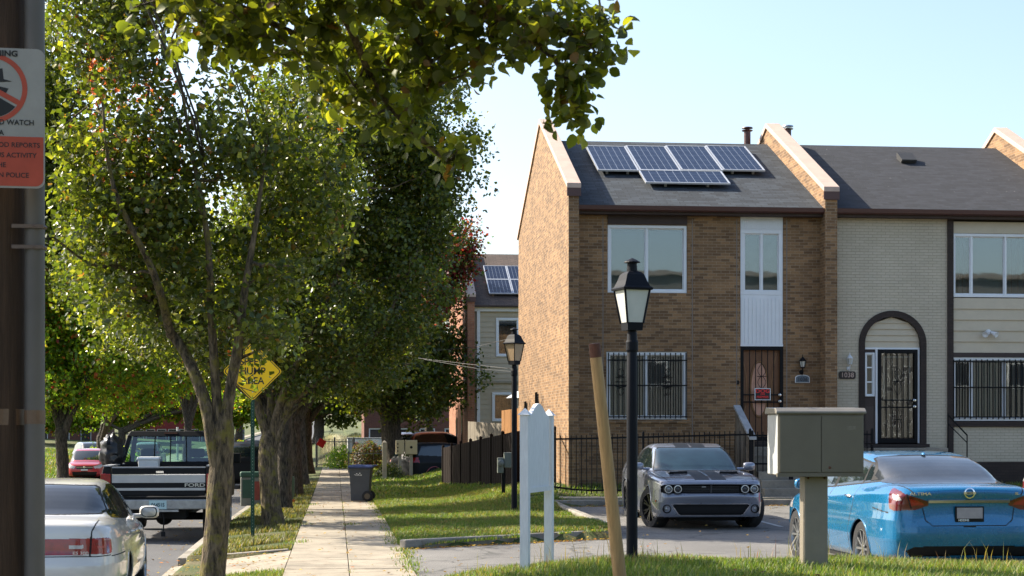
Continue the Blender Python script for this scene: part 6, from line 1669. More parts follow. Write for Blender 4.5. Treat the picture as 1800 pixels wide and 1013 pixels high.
# the tree overhead: trunk out of frame at left, its bough comes into the top of the picture
OB = [blob(330, 15, 6.2, .25, .3, .14), blob(470, 40, 6.3, .28, .4, .13), blob(560, 70, 6.4, .28, .4, .16), blob(660, 50, 6.4, .3, .4, .19), blob(650, 140, 6.6, .16, .25, .12), blob(760, 40, 6.4, .3, .4, .17), blob(755, 125, 6.4, .14, .2, .09), blob(690, 215, 6.5, .12, .16, .05), blob(600, 165, 6.5, .10, .14, .06),
      blob(860, 40, 6.3, .26, .35, .17), blob(950, 60, 6.2, .22, .3, .13), blob(1035, 70, 6.1, .13, .2, .11), blob(1000, 125, 6.2, .10, .16, .09), blob(1010, 180, 6.2, .06, .1, .04), blob(930, -20, 6.2, .35, .4, .1), blob(800, -60, 6.2, .6, .5, .2), blob(560, -60, 6.2, .6, .5, .2), blob(790, 270, 6.6, .06, .06, .03), blob(400, 60, 6.2, .16, .2, .08), blob(590, 0, 6.2, .5, .3, .1),
      (-.8, 3.4, 4.3, 1.2, 1.3, .9), (.3, 4.6, 4.2, 1.1, 1.0, .6), (-1.4, 4.6, 4.7, .9, 1.1, .8), (-.6, 2.0, 4.6, 1.3, 1.2, .9)]
LO = [([(-1.45, 2.9, 1.9), (-1.2, 3.6, 3.2), (-.6, 4.9, 3.75), C3(560, -60, 6.1), C3(700, -5, 6.25), C3(830, 20, 6.25), C3(960, 45, 6.2), C3(1050, 75, 6.1)], .06),
      ([C3(560, -60, 6.1), C3(620, 60, 6.35), C3(660, 150, 6.5), C3(720, 225, 6.55), C3(790, 285, 6.6)], .018), ([C3(700, -5, 6.25), C3(745, 90, 6.35), C3(770, 150, 6.4)], .015),
      ([C3(860, 25, 6.25), C3(960, 90, 6.2), C3(1005, 150, 6.2), C3(1012, 190, 6.2)], .012), ([(-.6, 4.9, 3.75), C3(330, -70, 6.1), C3(420, 10, 6.2), C3(540, 70, 6.35)], .02), ([C3(330, -70, 6.1), C3(330, 10, 6.2)], .012),
      ([(-1.45, 2.9, 1.9), (-1.5, 2.8, 3.4), (-1.2, 2.4, 4.6)], .07)]
ex = []
rr_ = np.random.RandomState(5)
for q in range(60): ex.append(np.array(C3(rr_.uniform(955, 1035), rr_.uniform(140, 215), 6.2))+rr_.normal(size=3)*.02)
for q in range(5): ex.append(np.array(C3(955+q*5, 222+q*2, 6.2)))
tree('pear_tree', 'tree with only its dark leafy bough in view, hanging across the top', 'tree', -1.45, 2.9, OB, 620, 15, .046, [((.075, .095, .014), 5), ((.12, .14, .018), 4), ((.21, .21, .025), 2.2), ((.13, .07, .02), .35)], 61,
     r0=.14, fork=1.9, limbs=LO, nl=24, spread=.085, kind='near', mat=leafn, gap=-.5, z0=.0, flare=1.3, drop=.3, wpow=.36, extra=np.array(ex))

# ------------------------------------------------------------------ grass
grass_m = leaf_mat('grass_blade', .35, .6)
def blades(name, pts, hgt, wid, pal, seed, lean=.5):
    r = np.random.RandomState(seed); n = len(pts); z = G(pts[:, 0], pts[:, 1]); b = np.stack([pts[:, 0], pts[:, 1], z-.015], 1)
    a = r.rand(n)*2*math.pi; d = np.stack([np.cos(a), np.sin(a), 0*a], 1); s = np.stack([-np.sin(a), np.cos(a), 0*a], 1)
    h = hgt*(.45+.9*r.rand(n)**1.5)*(1+.5*vnoise(np.stack([pts[:, 0], pts[:, 1], 0*z], 1), seed, 1.7)); w_ = wid*(.7+.6*r.rand(n)); l_ = h*lean*r.rand(n)
    upv = np.array([0, 0, 1.0])
    v0 = b-s*w_[:, None]*.5; v1 = b+s*w_[:, None]*.5; m0 = b+d*(l_*.35)[:, None]+upv*(h*.6)[:, None]; v2 = m0+s*w_[:, None]*.35; v3 = m0-s*w_[:, None]*.35; v4 = b+d*l_[:, None]+upv*(h*.97)[:, None]
    V = np.stack([v0, v1, v2, v3, v4], 1).reshape(-1, 3); k = np.arange(n)*5
    F = np.concatenate([np.stack([k, k+1, k+2], 1), np.stack([k, k+2, k+3], 1), np.stack([k+3, k+2, k+4], 1)])
    cols = np.array([c for c, w in pal]); ws = np.array([w for c, w in pal]); 
    dry = np.clip(.5+1.1*vnoise(np.stack([pts[:, 0], pts[:, 1], 0*z], 1), seed+2, .9), 0, 1)
    ci = r.choice(len(pal), n, p=ws/ws.sum()); col = cols[ci]*(1+.3*(r.rand(n, 1)*2-1))
    isdry = r.rand(n) < .30*dry; col[isdry] = np.array([.24, .18, .07])*(.7+.6*r.rand(isdry.sum(), 1))
    return tag(npmesh(name, V, F, grass_m, tint=np.repeat(col, 5, axis=0)), kind='stuff')
PGR = [((.085, .145, .02), 4), ((.125, .19, .026), 4), ((.18, .23, .045), 2), ((.24, .22, .08), 1.4)]
def scatter(n, x0, x1, y0, y1, ok, seed, yb=1.0):
    r = np.random.RandomState(seed); x = x0+(x1-x0)*r.rand(n); y = y0+(y1-y0)*r.rand(n)**yb; p = np.stack([x, y], 1); return p[ok(x, y)]
def lawn_ok(x, y):
    pv = paved(x, y)
    thin = vnoise(np.stack([x, y, 0*x], 1), 4, .8) > -.75
    hs = (y > 39.2) & (x > 5.3)
    return ~pv & thin & ~hs & ~((y > yk(x)-.1) & (y < yk(x)+.13) & (x > 1))
g_ = blades('grass', scatter(90000, .98, 9.5, 14.5, YN+.12, lambda x, y: (y < YN-.05+.05*np.sin(x*9)+.04*np.sin(x*23)), 1), .085, .009, PGR, 1, .9); tag(g_, 'long bright grass on the verge in front of the parking lot', 'grass')
g_ = blades('grass', scatter(190000, .93, 4.75, 24.9, 44, lambda x, y: lawn_ok(x, y) & (y > yk(x)+.12), 2, 1.25), .075, .015, PGR, 2, .8); tag(g_, 'sloping lawn grass between the sidewalk and the dark fence', 'grass')
g_ = blades('grass', scatter(60000, .93, 5.5, 44, 80, lambda x, y: lawn_ok(x, y), 3), .10, .035, PGR, 3, .8); tag(g_, 'far lawn grass up to the mailbox cabinets', 'grass')
g_ = blades('grass', scatter(46000, -2.0, -.64, 24.55, 60, lambda x, y: ~paved(x, y) & (vnoise(np.stack([x, y, 0*x], 1), 14, 1.3) > -.45), 4, 1.4), .07, .017, [((.10, .12, .03), 4), ((.13, .14, .04), 3), ((.2, .17, .08), 3)], 4, .8); tag(g_, 'verge grass round the street tree trunks', 'grass')
g_ = blades('grass', scatter(14000, -2.05, -.62, 18, 20.9, lambda x, y: (y < 20.8), 5), .07, .010, PGR, 5, .8); tag(g_, 'small grass patch at the foot of the nearest tree', 'grass')
g_ = blades('grass', scatter(26000, 4.7, 20, 35.95, 39.2, lambda x, y: lawn_ok(x, y), 6), .08, .02, PGR, 6, .8); tag(g_, 'grass strips along the path and iron fence', 'grass')
g_ = blades('grass', scatter(50000, -24, -10.3, 50, 130, lambda x, y: ~((x > -12.3) & (x < -10.6)), 7), .14, .07, PGR, 7, .8); tag(g_, 'grass across the street under the maples', 'grass')
g_ = blades('grass', scatter(26000, -1.0, 9, 84, 125, lambda x, y: x > -20, 8), .5, .08, [((.25, .24, .09), 3), ((.16, .2, .06), 2), ((.32, .27, .12), 2)], 8, .8); tag(g_, 'tall dry meadow grass behind the iron fence', 'grass')
g_ = blades('tall_weeds', scatter(420, 1.2, 9.5, 16.5, 17.8, lambda x, y: vnoise(np.stack([x, y, 0*x], 1), 5, 1.9) > -.1, 31), .24, .008, [((.2, .2, .06), 3), ((.28, .22, .1), 2), ((.25, .12, .1), 1)], 12, .6); tag(g_, 'few tall seeding weeds at the edge of the near verge', 'weeds')
# tufts in the sidewalk joints and along kerbs
def line_pts(n, a, b, sd, seed):
    r = np.random.RandomState(seed); t = r.rand(n); p = np.array(a)[None]*(1-t)[:, None]+np.array(b)[None]*t[:, None]; k = vnoise(np.stack([p[:, 0]*6, p[:, 1]*2, t*0], 1), seed, 1) > .1
    return (p+r.normal(size=p.shape)*sd)[k]
tp = np.concatenate([line_pts(160, (.165, 20), (.165, 45), .02, 1), line_pts(4000, (.93, 18), (.93, 45), .09, 2), line_pts(4000, (-.60, 24.5), (-.60, 45), .10, 3), line_pts(1500, (1.0, 24.7), (4.4, 26.8), .05, 4), line_pts(900, (4.55, 27.5), (4.55, 35.5), .06, 5), line_pts(2500, (4.7, 35.7), (16, 35.7), .05, 6), line_pts(500, (.3, 30.9), (.1, 30.9), .1, 7)])
g_ = blades('weeds', tp, .05, .012, PGR, 9, .9); tag(g_, 'weeds in pavement joints and along kerbs', 'weeds')
# fallen leaves
def litter():
    r = np.random.RandomState(9); A = []
    for (n, x0, x1, y0, y1) in ((240, -.6, .95, 19, 60), (120, -2.1, -.6, 20.9, 24.4), (260, 1.0, 4.6, 18, 36), (200, 4.5, 14, 18, 35.7), (500, 1, 4.6, 26, 44), (300, 1, 10, 15, 17.8), (400, -3.4, -2.15, 20, 60), (400, 4.6, 13, 35.0, 36.2)):
        x = x0+(x1-x0)*r.rand(n); y = y0+(y1-y0)*r.rand(n); A.append(np.stack([x, y, np.maximum(G(x, y), np.where(paved(x, y) & (x > .94), lotz(y)+.01, -9))+.02], 1))
    for (a, b, n) in (((1.1, 24.72), (4.4, 26.75), 500), ((-2.16, 24.5), (-2.16, 60), 400), ((4.7, 35.65), (14, 35.65), 500)):
        t = r.rand(n); x = a[0]+(b[0]-a[0])*t+r.normal(size=n)*.05; y = a[1]+(b[1]-a[1])*t-np.abs(r.normal(size=n))*.09; A.append(np.stack([x, y, np.where(x > .94, lotz(y)+.02, G(x, y)+.02)], 1))
    P = np.concatenate(A)
    o = leaves_mesh('fallen_leaves', P, .05, [((.2, .12, .05), 4), ((.3, .2, .08), 3), ((.12, .07, .03), 3), ((.3, .1, .04), 1)], 5, leafm2, up=6, droop=0)
    tag(o, 'dry fallen leaves scattered on pavement, kerbs and lawn', 'leaves', kind='stuff')
litter()
# shrubs
def shrub(name, label, x, y, rx, ry, rz, n, leaf, pal, seed, z=None):
    z = g1(x, y) if z is None else z; r = np.random.RandomState(seed); root = thing(name, label, 'shrub', (x, y, z)); d = unit(r.normal(size=(n, 3))); d[:, 2] = np.abs(d[:, 2])
    p = d*np.array([rx, ry, rz])*(.55+.45*r.rand(n, 1)**.4)*(1+.15*vnoise(d*3, seed, 2)[:, None]); p[:, 2] += .05
    leaves_mesh('foliage', p, leaf, pal, seed, leafm2, root)
    m = MB()
    for k in range(7):
        a = k*.9; m.tube([(0, 0, -.05), (rx*.3*math.cos(a), ry*.3*math.sin(a), rz*.4), (rx*.6*math.cos(a), ry*.6*math.sin(a), rz*.75)], [.02, .014, .006], 5)
    m.build('stem', barkd, root); return root
shrub('hedge', 'brownish clipped hedge in front of the white van', XA(648, 76), 76, .95, .8, 1.35, 2600, .10, [((.10, .05, .035), 4), ((.07, .09, .03), 3), ((.05, .07, .02), 2)], 71)
shrub('bush', 'small bright bush at the foot of the iron fence by the sidewalk end', XA(598, 80), 80, .75, .6, 1.1, 1200, .11, PM[:3], 72)
shrub('bush', 'low green bush beside the leaning tree trunk', XA(683, 62), 62, .55, .5, .5, 700, .09, PG2, 73)
shrub('bush', 'dark bush behind the red crossover', XA(195, 100), 100, 2.2, 1.5, 1.7, 1500, .2, PM, 74)
shrub('bush', 'small green bush beside the far sidewalk on the left', XA(424, 128), 128, .7, .7, 1.1, 500, .2, PM, 75)
# ------------------------------------------------------------------ street furniture
polem = M('pole_wood', (.062, .036, .022), .9, var=.45, vs=6, bmp=.9, bs=30, stretch=(9, 9, .55))
galv = M('grey_conduit', (.125, .112, .10), .55, .15, var=.22, vs=3, stretch=(1, 1, .5))
up_ = PT(-15, 700, 7.55)
up = thing('utility_pole', 'dark wooden utility pole at the left edge of the picture', 'utility pole', (up_.x, up_.y, 0))
prof = [(.158, -.3), (.155, .3), (.15, 2), (.145, 4), (.135, 8.5)]
m = MB(); n = 40; vs = []
for (r_, z) in [(p[0]+(q[0]-p[0])*k/10, p[1]+(q[1]-p[1])*k/10) for p, q in zip(prof[:-1], prof[1:]) for k in range(10)]+[prof[-1]]:
    for k in range(n):
        a = 2*math.pi*k/n; rr = r_*(1+.018*math.sin(a*7+math.sin(z*.8))+.012*math.sin(a*17+z*.6)); vs.append((rr*math.cos(a), rr*math.sin(a), z))
mm = len(vs)//n; m.add(vs, [(i*n+k, i*n+(k+1) % n, (i+1)*n+(k+1) % n, (i+1)*n+k) for i in range(mm-1) for k in range(n)]); m.build('pole', polem, up, smooth=True)
cx_ = PT(61, 700, 7.5); cu = MB().tube([(cx_.x-up_.x, cx_.y-up_.y, -.2), (cx_.x-up_.x, cx_.y-up_.y, 4.2)], .044, 20).build('conduit', galv, up, smooth=True)
for z in (PT(0, 400, 7.5).z, PT(0, 436, 7.5).z):
    m = MB(); m.box(cx_.x-up_.x-.09, cx_.x-up_.x+.045, cx_.y-up_.y-.052, cx_.y-up_.y-.044, z-.008, z+.008); m.tube([(cx_.x-up_.x+.048*math.cos(t), cx_.y-up_.y+.048*math.sin(t), z) for t in [k*math.pi/6-math.pi/2 for k in range(7)]], .008, 5); m.build('clamp', M('old_clamp', (.16, .12, .10), .6, .4, var=.3), up)
tpz = PT(0, 733, 7.4).z
m = MB(); m.lathe([(.153, tpz-.035), (.153, tpz+.035)], 24, cap=False); m.build('tape_band', M('brown_tape', (.15, .09, .055), .35, var=.3, vs=20), up)
MB().lathe([(.0465, tpz-.03), (.0465, tpz+.03)], 20, Matrix.Translation((cx_.x-up_.x, cx_.y-up_.y, 0)), False).build('tape_band', MATS['brown_tape'], up)
# watch sign on the pole
s1 = PT(78, 700, 7.28); xr = s1.x; yS = s1.y; zt = PT(78, 86, 7.28).z; zb = PT(78, 331, 7.28).z
Ws, Hs = .457, zt-zb
ws = thing('watch_sign', 'grey and red neighborhood watch sign nailed to the utility pole', 'sign', (xr-Ws/2, yS, zb), R(4))
def rrect(x0, x1, z0, z1, r, n=6):
    P = []
    for (cx, cz, a0) in ((x1-r, z1-r, 0), (x0+r, z1-r, 90), (x0+r, z0+r, 180), (x1-r, z0+r, 270)):
        for k in range(n+1): a = R(a0+90*k/n); P.append((cx+r*math.cos(a), cz+r*math.sin(a)))
    return P[::-1]
sgrey = M('sign_aged_white', (.34, .32, .29), .5, var=.12, vs=7); sred = M('sign_faded_red', (.45, .07, .035), .5, var=.15, vs=9); sblk = M('sign_ink', (.02, .02, .02), .6)
bd = MB().prism(rrect(-Ws/2, Ws/2, 0, Hs, .035), 'y', -.003, .003).build('plate', sgrey, ws)
zr_ = PT(78, 241, 7.28).z-zb
P = rrect(-Ws/2+.006, Ws/2-.006, .008, zr_, .032); P = [(x, min(z, zr_) if z > .1 else z) for x, z in P]
P = [(-Ws/2+.006, zr_), (Ws/2-.006, zr_)]+[(x, z) for x, z in rrect(-Ws/2+.006, Ws/2-.006, .008, zr_, .032) if z < zr_*.5]
MB().prism(P, 'y', -.0045, -.0032).build('red_panel', sred, ws)
def sz(py): return PT(78, py, 7.28).z-zb
rc = abs(PT(47, 155, 7.28).x-PT(-13, 155, 7.28).x)
cxs = PT(-13, 155, 7.28).x-(xr-Ws/2); czs = sz(157)
ro, ri = .148, .127
m = MB(); nn = 48; m.add([(cxs+ro*math.cos(2*math.pi*k/nn), -.0045, czs+ro*math.sin(2*math.pi*k/nn)) for k in range(nn)]+[(cxs+ri*math.cos(2*math.pi*k/nn), -.0045, czs+ri*math.sin(2*math.pi*k/nn)) for k in range(nn)], [(k, (k+1) % nn, nn+(k+1) % nn, nn+k) for k in range(nn)])
a = R(152); b = R(-28); wdt = .011
ca_, sb_ = math.cos(a), math.sin(a); nx, nz = -sb_*wdt, ca_*wdt
m.add([(cxs+ri*ca_+nx, -.0048, czs+ri*sb_+nz), (cxs+ri*ca_-nx, -.0048, czs+ri*sb_-nz), (cxs-ri*ca_-nx, -.0048, czs-ri*sb_-nz), (cxs-ri*ca_+nx, -.0048, czs-ri*sb_+nz)], [(0, 1, 2, 3)])
m.build('ring', sred, ws)
m = MB(); m.prism([(cxs+ri*.98*math.cos(R(t)), czs+ri*.98*math.sin(R(t))) for t in range(-38, -145, -8)]+[(cxs-.02, czs-.01)], 'y', -.0042, -.0034)
m.prism([(cxs-.08, czs+.07), (cxs+.045, czs+.085), (cxs+.05, czs+.04), (cxs+.085, czs+.03), (cxs+.02, czs+.025), (cxs-.06, czs+.035)], 'y', -.0042, -.0034)
m.prism([(cxs-.02, czs+.02), (cxs+.07, czs+.0), (cxs+.06, czs-.02), (cxs+.0, czs-.005)], 'y', -.0042, -.0034)
m.build('dark_shape', sblk, ws)
def stx(body, size, py, pxr, sx=1.0, bold=.0012):
    xr_ = (PT(pxr, 100, 7.28).x-(xr-Ws/2))
    textmesh(body, size, sblk, FRONT(xr_, -.0052, sz(py)), ws, sx=sx, align='RIGHT', bold=bold, ext=.0003)
stx('WARNING', .034, 96, 32, 1.1); stx('NEIGHBORHOOD WATCH', .031, 216.5, 60, .98, .0006); stx('AREA', .031, 235, 8, .98, .0006)
stx('NEIGHBORHOOD REPORTS', .029, 256, 70, 1.0, .0004); stx('SUSPICIOUS ACTIVITY', .029, 274, 64, 1.0, .0004); stx('TO THE', .029, 291.5, 12, 1.0, .0004); stx('METROPOLITAN POLICE', .029, 309, 51, 1.0, .0004)
# wires from the pole and across
cable = M('cable', (.02, .02, .022), .6)
def wire(label, pts, r, grp=None):
    P = [Vector(C3(*p)) for p in pts]; Q = []
    for i in range(len(P)-1):
        for j in range(8):
            t = j/8; Q.append(P[i].lerp(P[i+1], t))
    Q.append(P[-1]); k = MB().tube(Q, r, 6).build('overhead_wire', cable, smooth=True); tag(k, label, 'wire')
wire('thick left one of two cables running through the nearest tree', [(244, -20, 13), (300, 110, 14.2), (340, 210, 15.6), (352, 262, 16.4), (362, 300, 17.5)], .012)
wire('thick right one of two cables running through the nearest tree', [(255, -20, 13), (310, 110, 14.2), (346, 210, 15.6), (356, 262, 16.4), (366, 300, 17.5)], .010)
wire('single cable in the sky gap right of the nearest tree', [(365, -20, 14), (400, 95, 15), (430, 190, 15.8), (455, 268, 16.6), (470, 310, 17.6)], .007)
wire('thin wire in the sky gap near the overhead bough', [(405, -20, 14), (425, 60, 15), (450, 150, 16.2), (470, 220, 17.4)], .004)
wire('upper thin service wire crossing the beige house wall', [(760, 617, 58), (838, 610, 58), (890, 597, 56), (928, 590, 54)], .009)
wire('middle thin service wire crossing the beige house wall', [(720, 628, 60), (820, 640, 58), (928, 652, 54)], .009)
wire('lowest thin service wire crossing the beige house wall', [(745, 632, 60), (838, 648, 58), (928, 656, 54)], .008)
# street lamps
lampm = M('lamp_black', (.005, .006, .010), .55, .0, var=.2, spec=.16); lampg = M('milky_glass', (.58, .58, .55), .3, var=.1)
def post_lamp(label, x, y, z, H, rz, amber=False):
    r = thing('street_lamp', label, 'street lamp', (x, y, z), rz, 'black post lamps')
    MB().lathe([(.065, -.1), (.065, .05), (.058, .1), (.056, H*.5), (.052, H-.72), (.045, H-.70), (.045, H-.62)], 20).build('post', lampm, r, smooth=True)
    m = MB(); m.lathe([(.058, H-.90), (.064, H-.88), (.064, H-.80), (.058, H-.78)], 18, cap=False); m.build('collar', lampm, r)
    b, t_ = .088, .140; z0_, z1_ = H-.60, H-.26
    def sq(a, z): return [(a, a, z), (-a, a, z), (-a, -a, z), (a, -a, z)]
    m = MB(); m.loft([sq(b*.93, H-.68), sq(b, z0_)])
    for sx, sy in ((1, 1), (-1, 1), (-1, -1), (1, -1)):
        m.tube([(sx*b, sy*b, z0_-.01), (sx*t_, sy*t_, z1_+.01)], .012, 4)
    m.build('lantern_frame', lampm, r)
    m = MB(); m.loft([sq(t_+.02, z1_-.01), sq(t_+.024, z1_+.01), sq(t_+.0, z1_+.03), sq(t_-.025, z1_+.09), sq(t_-.045, z1_+.15), sq(t_-.07, z1_+.175), sq(.04, z1_+.19)])
    m.lathe([(.055, z1_+.185), (.05, z1_+.27), (.085, z1_+.275), (.08, z1_+.285), (.035, z1_+.31), (.0, z1_+.325)], 16, cap=False)
    m.build('hood', lampm, r)
    m = MB(); a0, a1 = b*.96, t_*.965
    vs = sq(a0, z0_)+sq(a1, z1_-.012); m.add(vs, [(0, 1, 5, 4), (1, 2, 6, 5), (2, 3, 7, 6), (3, 0, 4, 7)]); m.build('lamp_glass', lampg if not amber else M('amber_milky', (.42, .30, .19), .3, var=.1), r)
    return r
p = PT(1111, 983, 17.5); post_lamp('taller looking black post lamp with white panes, in the verge grass before the brown house', p.x, p.y, g1(p.x, p.y)-.02, 3.40-g1(p.x, p.y)+.02, R(14))
p = PT(904, 906, 33.9); post_lamp('farther black post lamp with tan panes on the lawn by the dark fence', p.x, p.y, g1(p.x, p.y), 3.6, R(40), True)
# white community sign seen nearly edge on
A_ = PT(923, 989, 17.0); B_ = PT(965, 977, 17.85)
d = Vector((B_.x-A_.x, B_.y-A_.y, 0)); Ld = d.length; ang = math.atan2(d.y, d.x)
wsn = thing('notice_board', 'white wooden notice board on two posts, seen almost edge on', 'sign board', (A_.x, A_.y, -.03), ang)
wp = M('peeling_white_wood', (.66, .68, .70), .6, var=.1, vs=8, stretch=(4, 4, 1))
for xx in (0, Ld):
    k = MB().box(xx-.042, xx+.042, -.042, .042, -.1, 1.88).add([(xx-.06, -.06, 1.88), (xx+.06, -.06, 1.88), (xx+.06, .06, 1.88), (xx-.06, .06, 1.88), (xx, 0, 1.95)], [(0, 3, 2, 1), (0, 1, 4), (1, 2, 4), (2, 3, 4), (3, 0, 4)]).build('post', wp, wsn)
x0_, x1_ = .06, Ld-.06; cxm = Ld/2; P = [(x0_, 1.10), (x1_, 1.10), (x1_, 1.85)]
for k in range(13): t = k/12; xx = x1_-(x1_-x0_)*t; P.append((xx, 1.87+.13*math.sin(math.pi*t)**2))
P.append((x0_, 1.85)); MB().prism(P, 'y', -.022, .022).build('panel', wp, wsn, bevel=.004)
m = MB(); m.box(x0_, x1_, -.035, -.0225, 1.10, 1.15); m.box(x0_, x1_, .0225, .035, 1.10, 1.15); m.each('rail', wp, wsn)
# leaning stake
a = Vector(C3(1098, 1100, 15.2)); b = Vector(C3(1045, 606, 15.0)); a.z = .0
st = thing('leaning_post', 'round brown leaning post in front of the black lamp, rusty at the top', 'post', a)
m = MB(); m.tube([(0, 0, -.2)]+[tuple((b-a)*t) for t in (0, .25, .5, .75, .985)]+[tuple(b-a)], [.066, .063, .06, .057, .054, .052, .050], 20); m.build('post', M('tan_wood', (.40, .24, .10), .6, var=.35, vs=5, bmp=.3, bs=50, stretch=(6, 6, .5)), st, smooth=True)
MB().tube([tuple((b-a)*.955), tuple((b-a)*1.004)], [.0535, .0515], 20).build('rusty_tip', M('rust', (.10, .035, .02), .7, var=.4, vs=20), st)
# grey mailbox cabinet at right
tM = 16.6; q0 = PT(1368, 756, tM); q1 = PT(1521, 756, tM+.0)
ztp, zbt = PT(1440, 722, tM).z, PT(1440, 836, tM).z
mc = thing('mailbox_cabinet', 'large grey brown cluster mailbox cabinet on a square post, right foreground', 'mailbox', (q0.x, q0.y, 0), -AY*0.3)
tan = M('tan_grey_enamel', (.155, .135, .10), .42, .1, var=.1, vs=2.5, spec=.4); Wd = (q1-q0).length; Dp = .46
MB().box(0, Wd, 0, Dp, zbt, ztp-.012).build('cabinet', tan, mc, bevel=.006)
m = MB(); m.box(.012, Wd*.495, -.012, -.001, zbt+.03, ztp-.05); m.box(Wd*.505, Wd-.012, -.012, -.001, zbt+.03, ztp-.05); m.each('door_panel', tan, mc, bevel=.004)
MB().box(Wd*.80, Wd*.90, -.0135, -.0125, ztp-.19, ztp-.15).build('label_residue', M('worn_label', (.19, .165, .125), .6, var=.3, vs=25), mc)
MB().box(-.004, -.001, .012, Dp-.012, zbt+.01, ztp-.04).build('side_panel', M('sunlit_side_enamel', (.40, .41, .40), .5, var=.1), mc)  # added panel: sunlight on this face is put into a paler colour
m = MB(); m.prism([(-.03, ztp-.03), (-.03, ztp-.008), (.02, ztp+.025), (Dp-.02, ztp+.035), (Dp+.03, ztp), (Dp+.03, ztp-.03)], 'x', -.025, Wd+.02); m.build('lid', M('lid_grey', (.23, .21, .18), .4, .2), mc, bevel=.006)
m = MB(); m.box(-.012, Wd+.01, -.016, .03, zbt-.012, zbt+.022); m.build('bottom_rail', tan, mc)
pc0, pc1 = PT(1421, 800, tM).x-q0.x, PT(1463, 800, tM).x-q0.x
MB().box(pc0, pc1, .12, .34, -.1, zbt-.013).build('post', M('post_enamel', (.23, .20, .155), .5, .1, var=.12), mc, bevel=.01)
m = MB()
for x in (pc0+.02, pc1-.05): m.lathe([(.012, 0), (.010, .008), (0, .009)], 8, Matrix.Translation((x+.015, .12, zbt-.03)) @ Matrix.Rotation(R(90), 4, 'X'), False)
m.lathe([(.014, 0), (.012, .006), (0, .007)], 10, Matrix.Translation((Wd*.60, -.012, zbt+.075)) @ Matrix.Rotation(R(90), 4, 'X'), False)
m.build('screw', M('rust', (.1, .035, .02)), mc)
# speed hump sign
p = PT(444, 944, 27.3); zc = PT(444, 653, 27.3).z; gz_ = g1(p.x, p.y)
sh = thing('warning_sign', 'yellow diamond speed hump area sign on a green post', 'sign', (p.x, p.y, gz_))
hz = zc-gz_; hd = .475
yel = M('sign_yellow', (1.0, .6, .008), .45, var=.05, vs=3)
def dia(h, r):
    P = []
    for (a0, cx, cz) in ((45, 0, 0), (135, 0, 0), (225, 0, 0), (315, 0, 0)): pass
    s_ = h*math.sqrt(2)/2; Q = rrect(-s_, s_, -s_, s_, r, 5); c45 = math.cos(R(45)); return [((x-z)*c45, (x+z)*c45+hz) for x, z in Q]
MB().prism(dia(hd, .05), 'y', -.002, .002).build('plate', yel, sh)
o1, o2 = dia(hd-.018, .045), dia(hd-.036, .04); k = len(o1)
m = MB(); m.add([(x, -.004, z) for x, z in o1]+[(x, -.004, z) for x, z in o2], [(i, (i+1) % k, k+(i+1) % k, k+i) for i in range(k)]); m.build('border', sblk, sh)
for (tx, dz) in (('SPEED', .15), ('HUMP', .0), ('AREA', -.155)): textmesh(tx, .158, sblk, FRONT(0, -.004, hz+dz), sh, sx=.95, bold=.003, ext=.0006)
m = MB(); m.box(-.03, .03, .004, .012, -.2, hz+.3); m.box(-.03, -.022, .012, .032, -.2, hz+.3); m.box(.022, .03, .012, .032, -.2, hz+.3)
grn = M('green_post', (.012, .055, .035), .45, .2, var=.2); m.build('post', grn, sh)
m = MB()
for i in range(46): z = .1+i*.052; m.lathe([(.006, .0), (.006, .001)], 6, Matrix.Translation((0, .003, z)) @ Matrix.Rotation(R(90), 4, 'X'))
m.build('punched_holes', M('pale_hole', (.3, .33, .28), .8), sh)
m = MB()
for z in (hz+.33, hz-.33): m.lathe([(.012, 0), (.01, .006), (0, .007)], 8, Matrix.Translation((0, -.003, z)) @ Matrix.Rotation(R(90), 4, 'X'), False)
m.build('bolt', alu, sh)
# sprig of leaves in front of the sign
t1 = bpy.data.objects['pear_tree']; 
tw = MB(); o = Vector(t1.location)
for pts in ([C3(408, 640, 17.1), C3(432, 668, 17.3), C3(456, 650, 17.3), C3(462, 625, 17.3)], [C3(408, 600, 17.1), C3(425, 615, 17.3), C3(445, 645, 17.3)], [C3(405, 660, 17.1), C3(420, 680, 17.3), C3(450, 690, 17.3)]):
    tw.tube([Vector(q)-o for q in pts], [.008, .006, .004, .003][:len(pts)], 5)
tw.build('twig', barkm, t1)
# trash cart
p = PT(634, 880, 43.0); tc = thing('trash_cart', 'dark grey wheeled trash cart with a blue lid on the sidewalk edge', 'trash cart', (p.x, p.y, float(lon(p.y))), R(-8))
cart = M('cart_plastic', (.06, .068, .085), .45, var=.12, vs=5)
s_ = .93
def sec(a, b, z, x=0): return [(a*s_+x, -b*s_, z*s_), (a*s_+x, b*s_, z*s_), (-a*s_+x, b*s_, z*s_), (-a*s_+x, -b*s_, z*s_)]
m = MB(); m.loft([sec(.235, .24, .02), sec(.25, .26, .35, .005), sec(.285, .30, .86, .01), sec(.30, .32, .87, .01), sec(.30, .32, .90, .01)]); m.build('body', cart, tc, bevel=.02, seg=3)
m = MB(); m.loft([sec(.325, .34, .905, .015), sec(.33, .345, .94, .015), sec(.27, .29, .985, .0)]); m.tube([(.32, -.24, .90), (.40, -.22, .90), (.40, .22, .90), (.32, .24, .90)], .018, 8); m.build('lid', M('blue_lid', (.03, .05, .14), .4), tc, bevel=.012)
for sy in (-1, 1):
    w_ = MB().lathe([(.04, -.03), (.12, -.03), (.135, -.02), (.135, .02), (.12, .03), (.04, .03)], 24, Matrix.Translation((.20, sy*.26, .135)) @ Matrix.Rotation(R(90), 4, 'X')).build('wheel', tyre_m, tc, smooth=True)
    MB().lathe([(0, -.034), (.075, -.034), (.075, .034), (0, .034)], 14, Matrix.Translation((.20, sy*.26, .135)) @ Matrix.Rotation(R(90), 4, 'X')).build('hub', M('hub_brown', (.12, .09, .06), .5), w_)
m = MB()
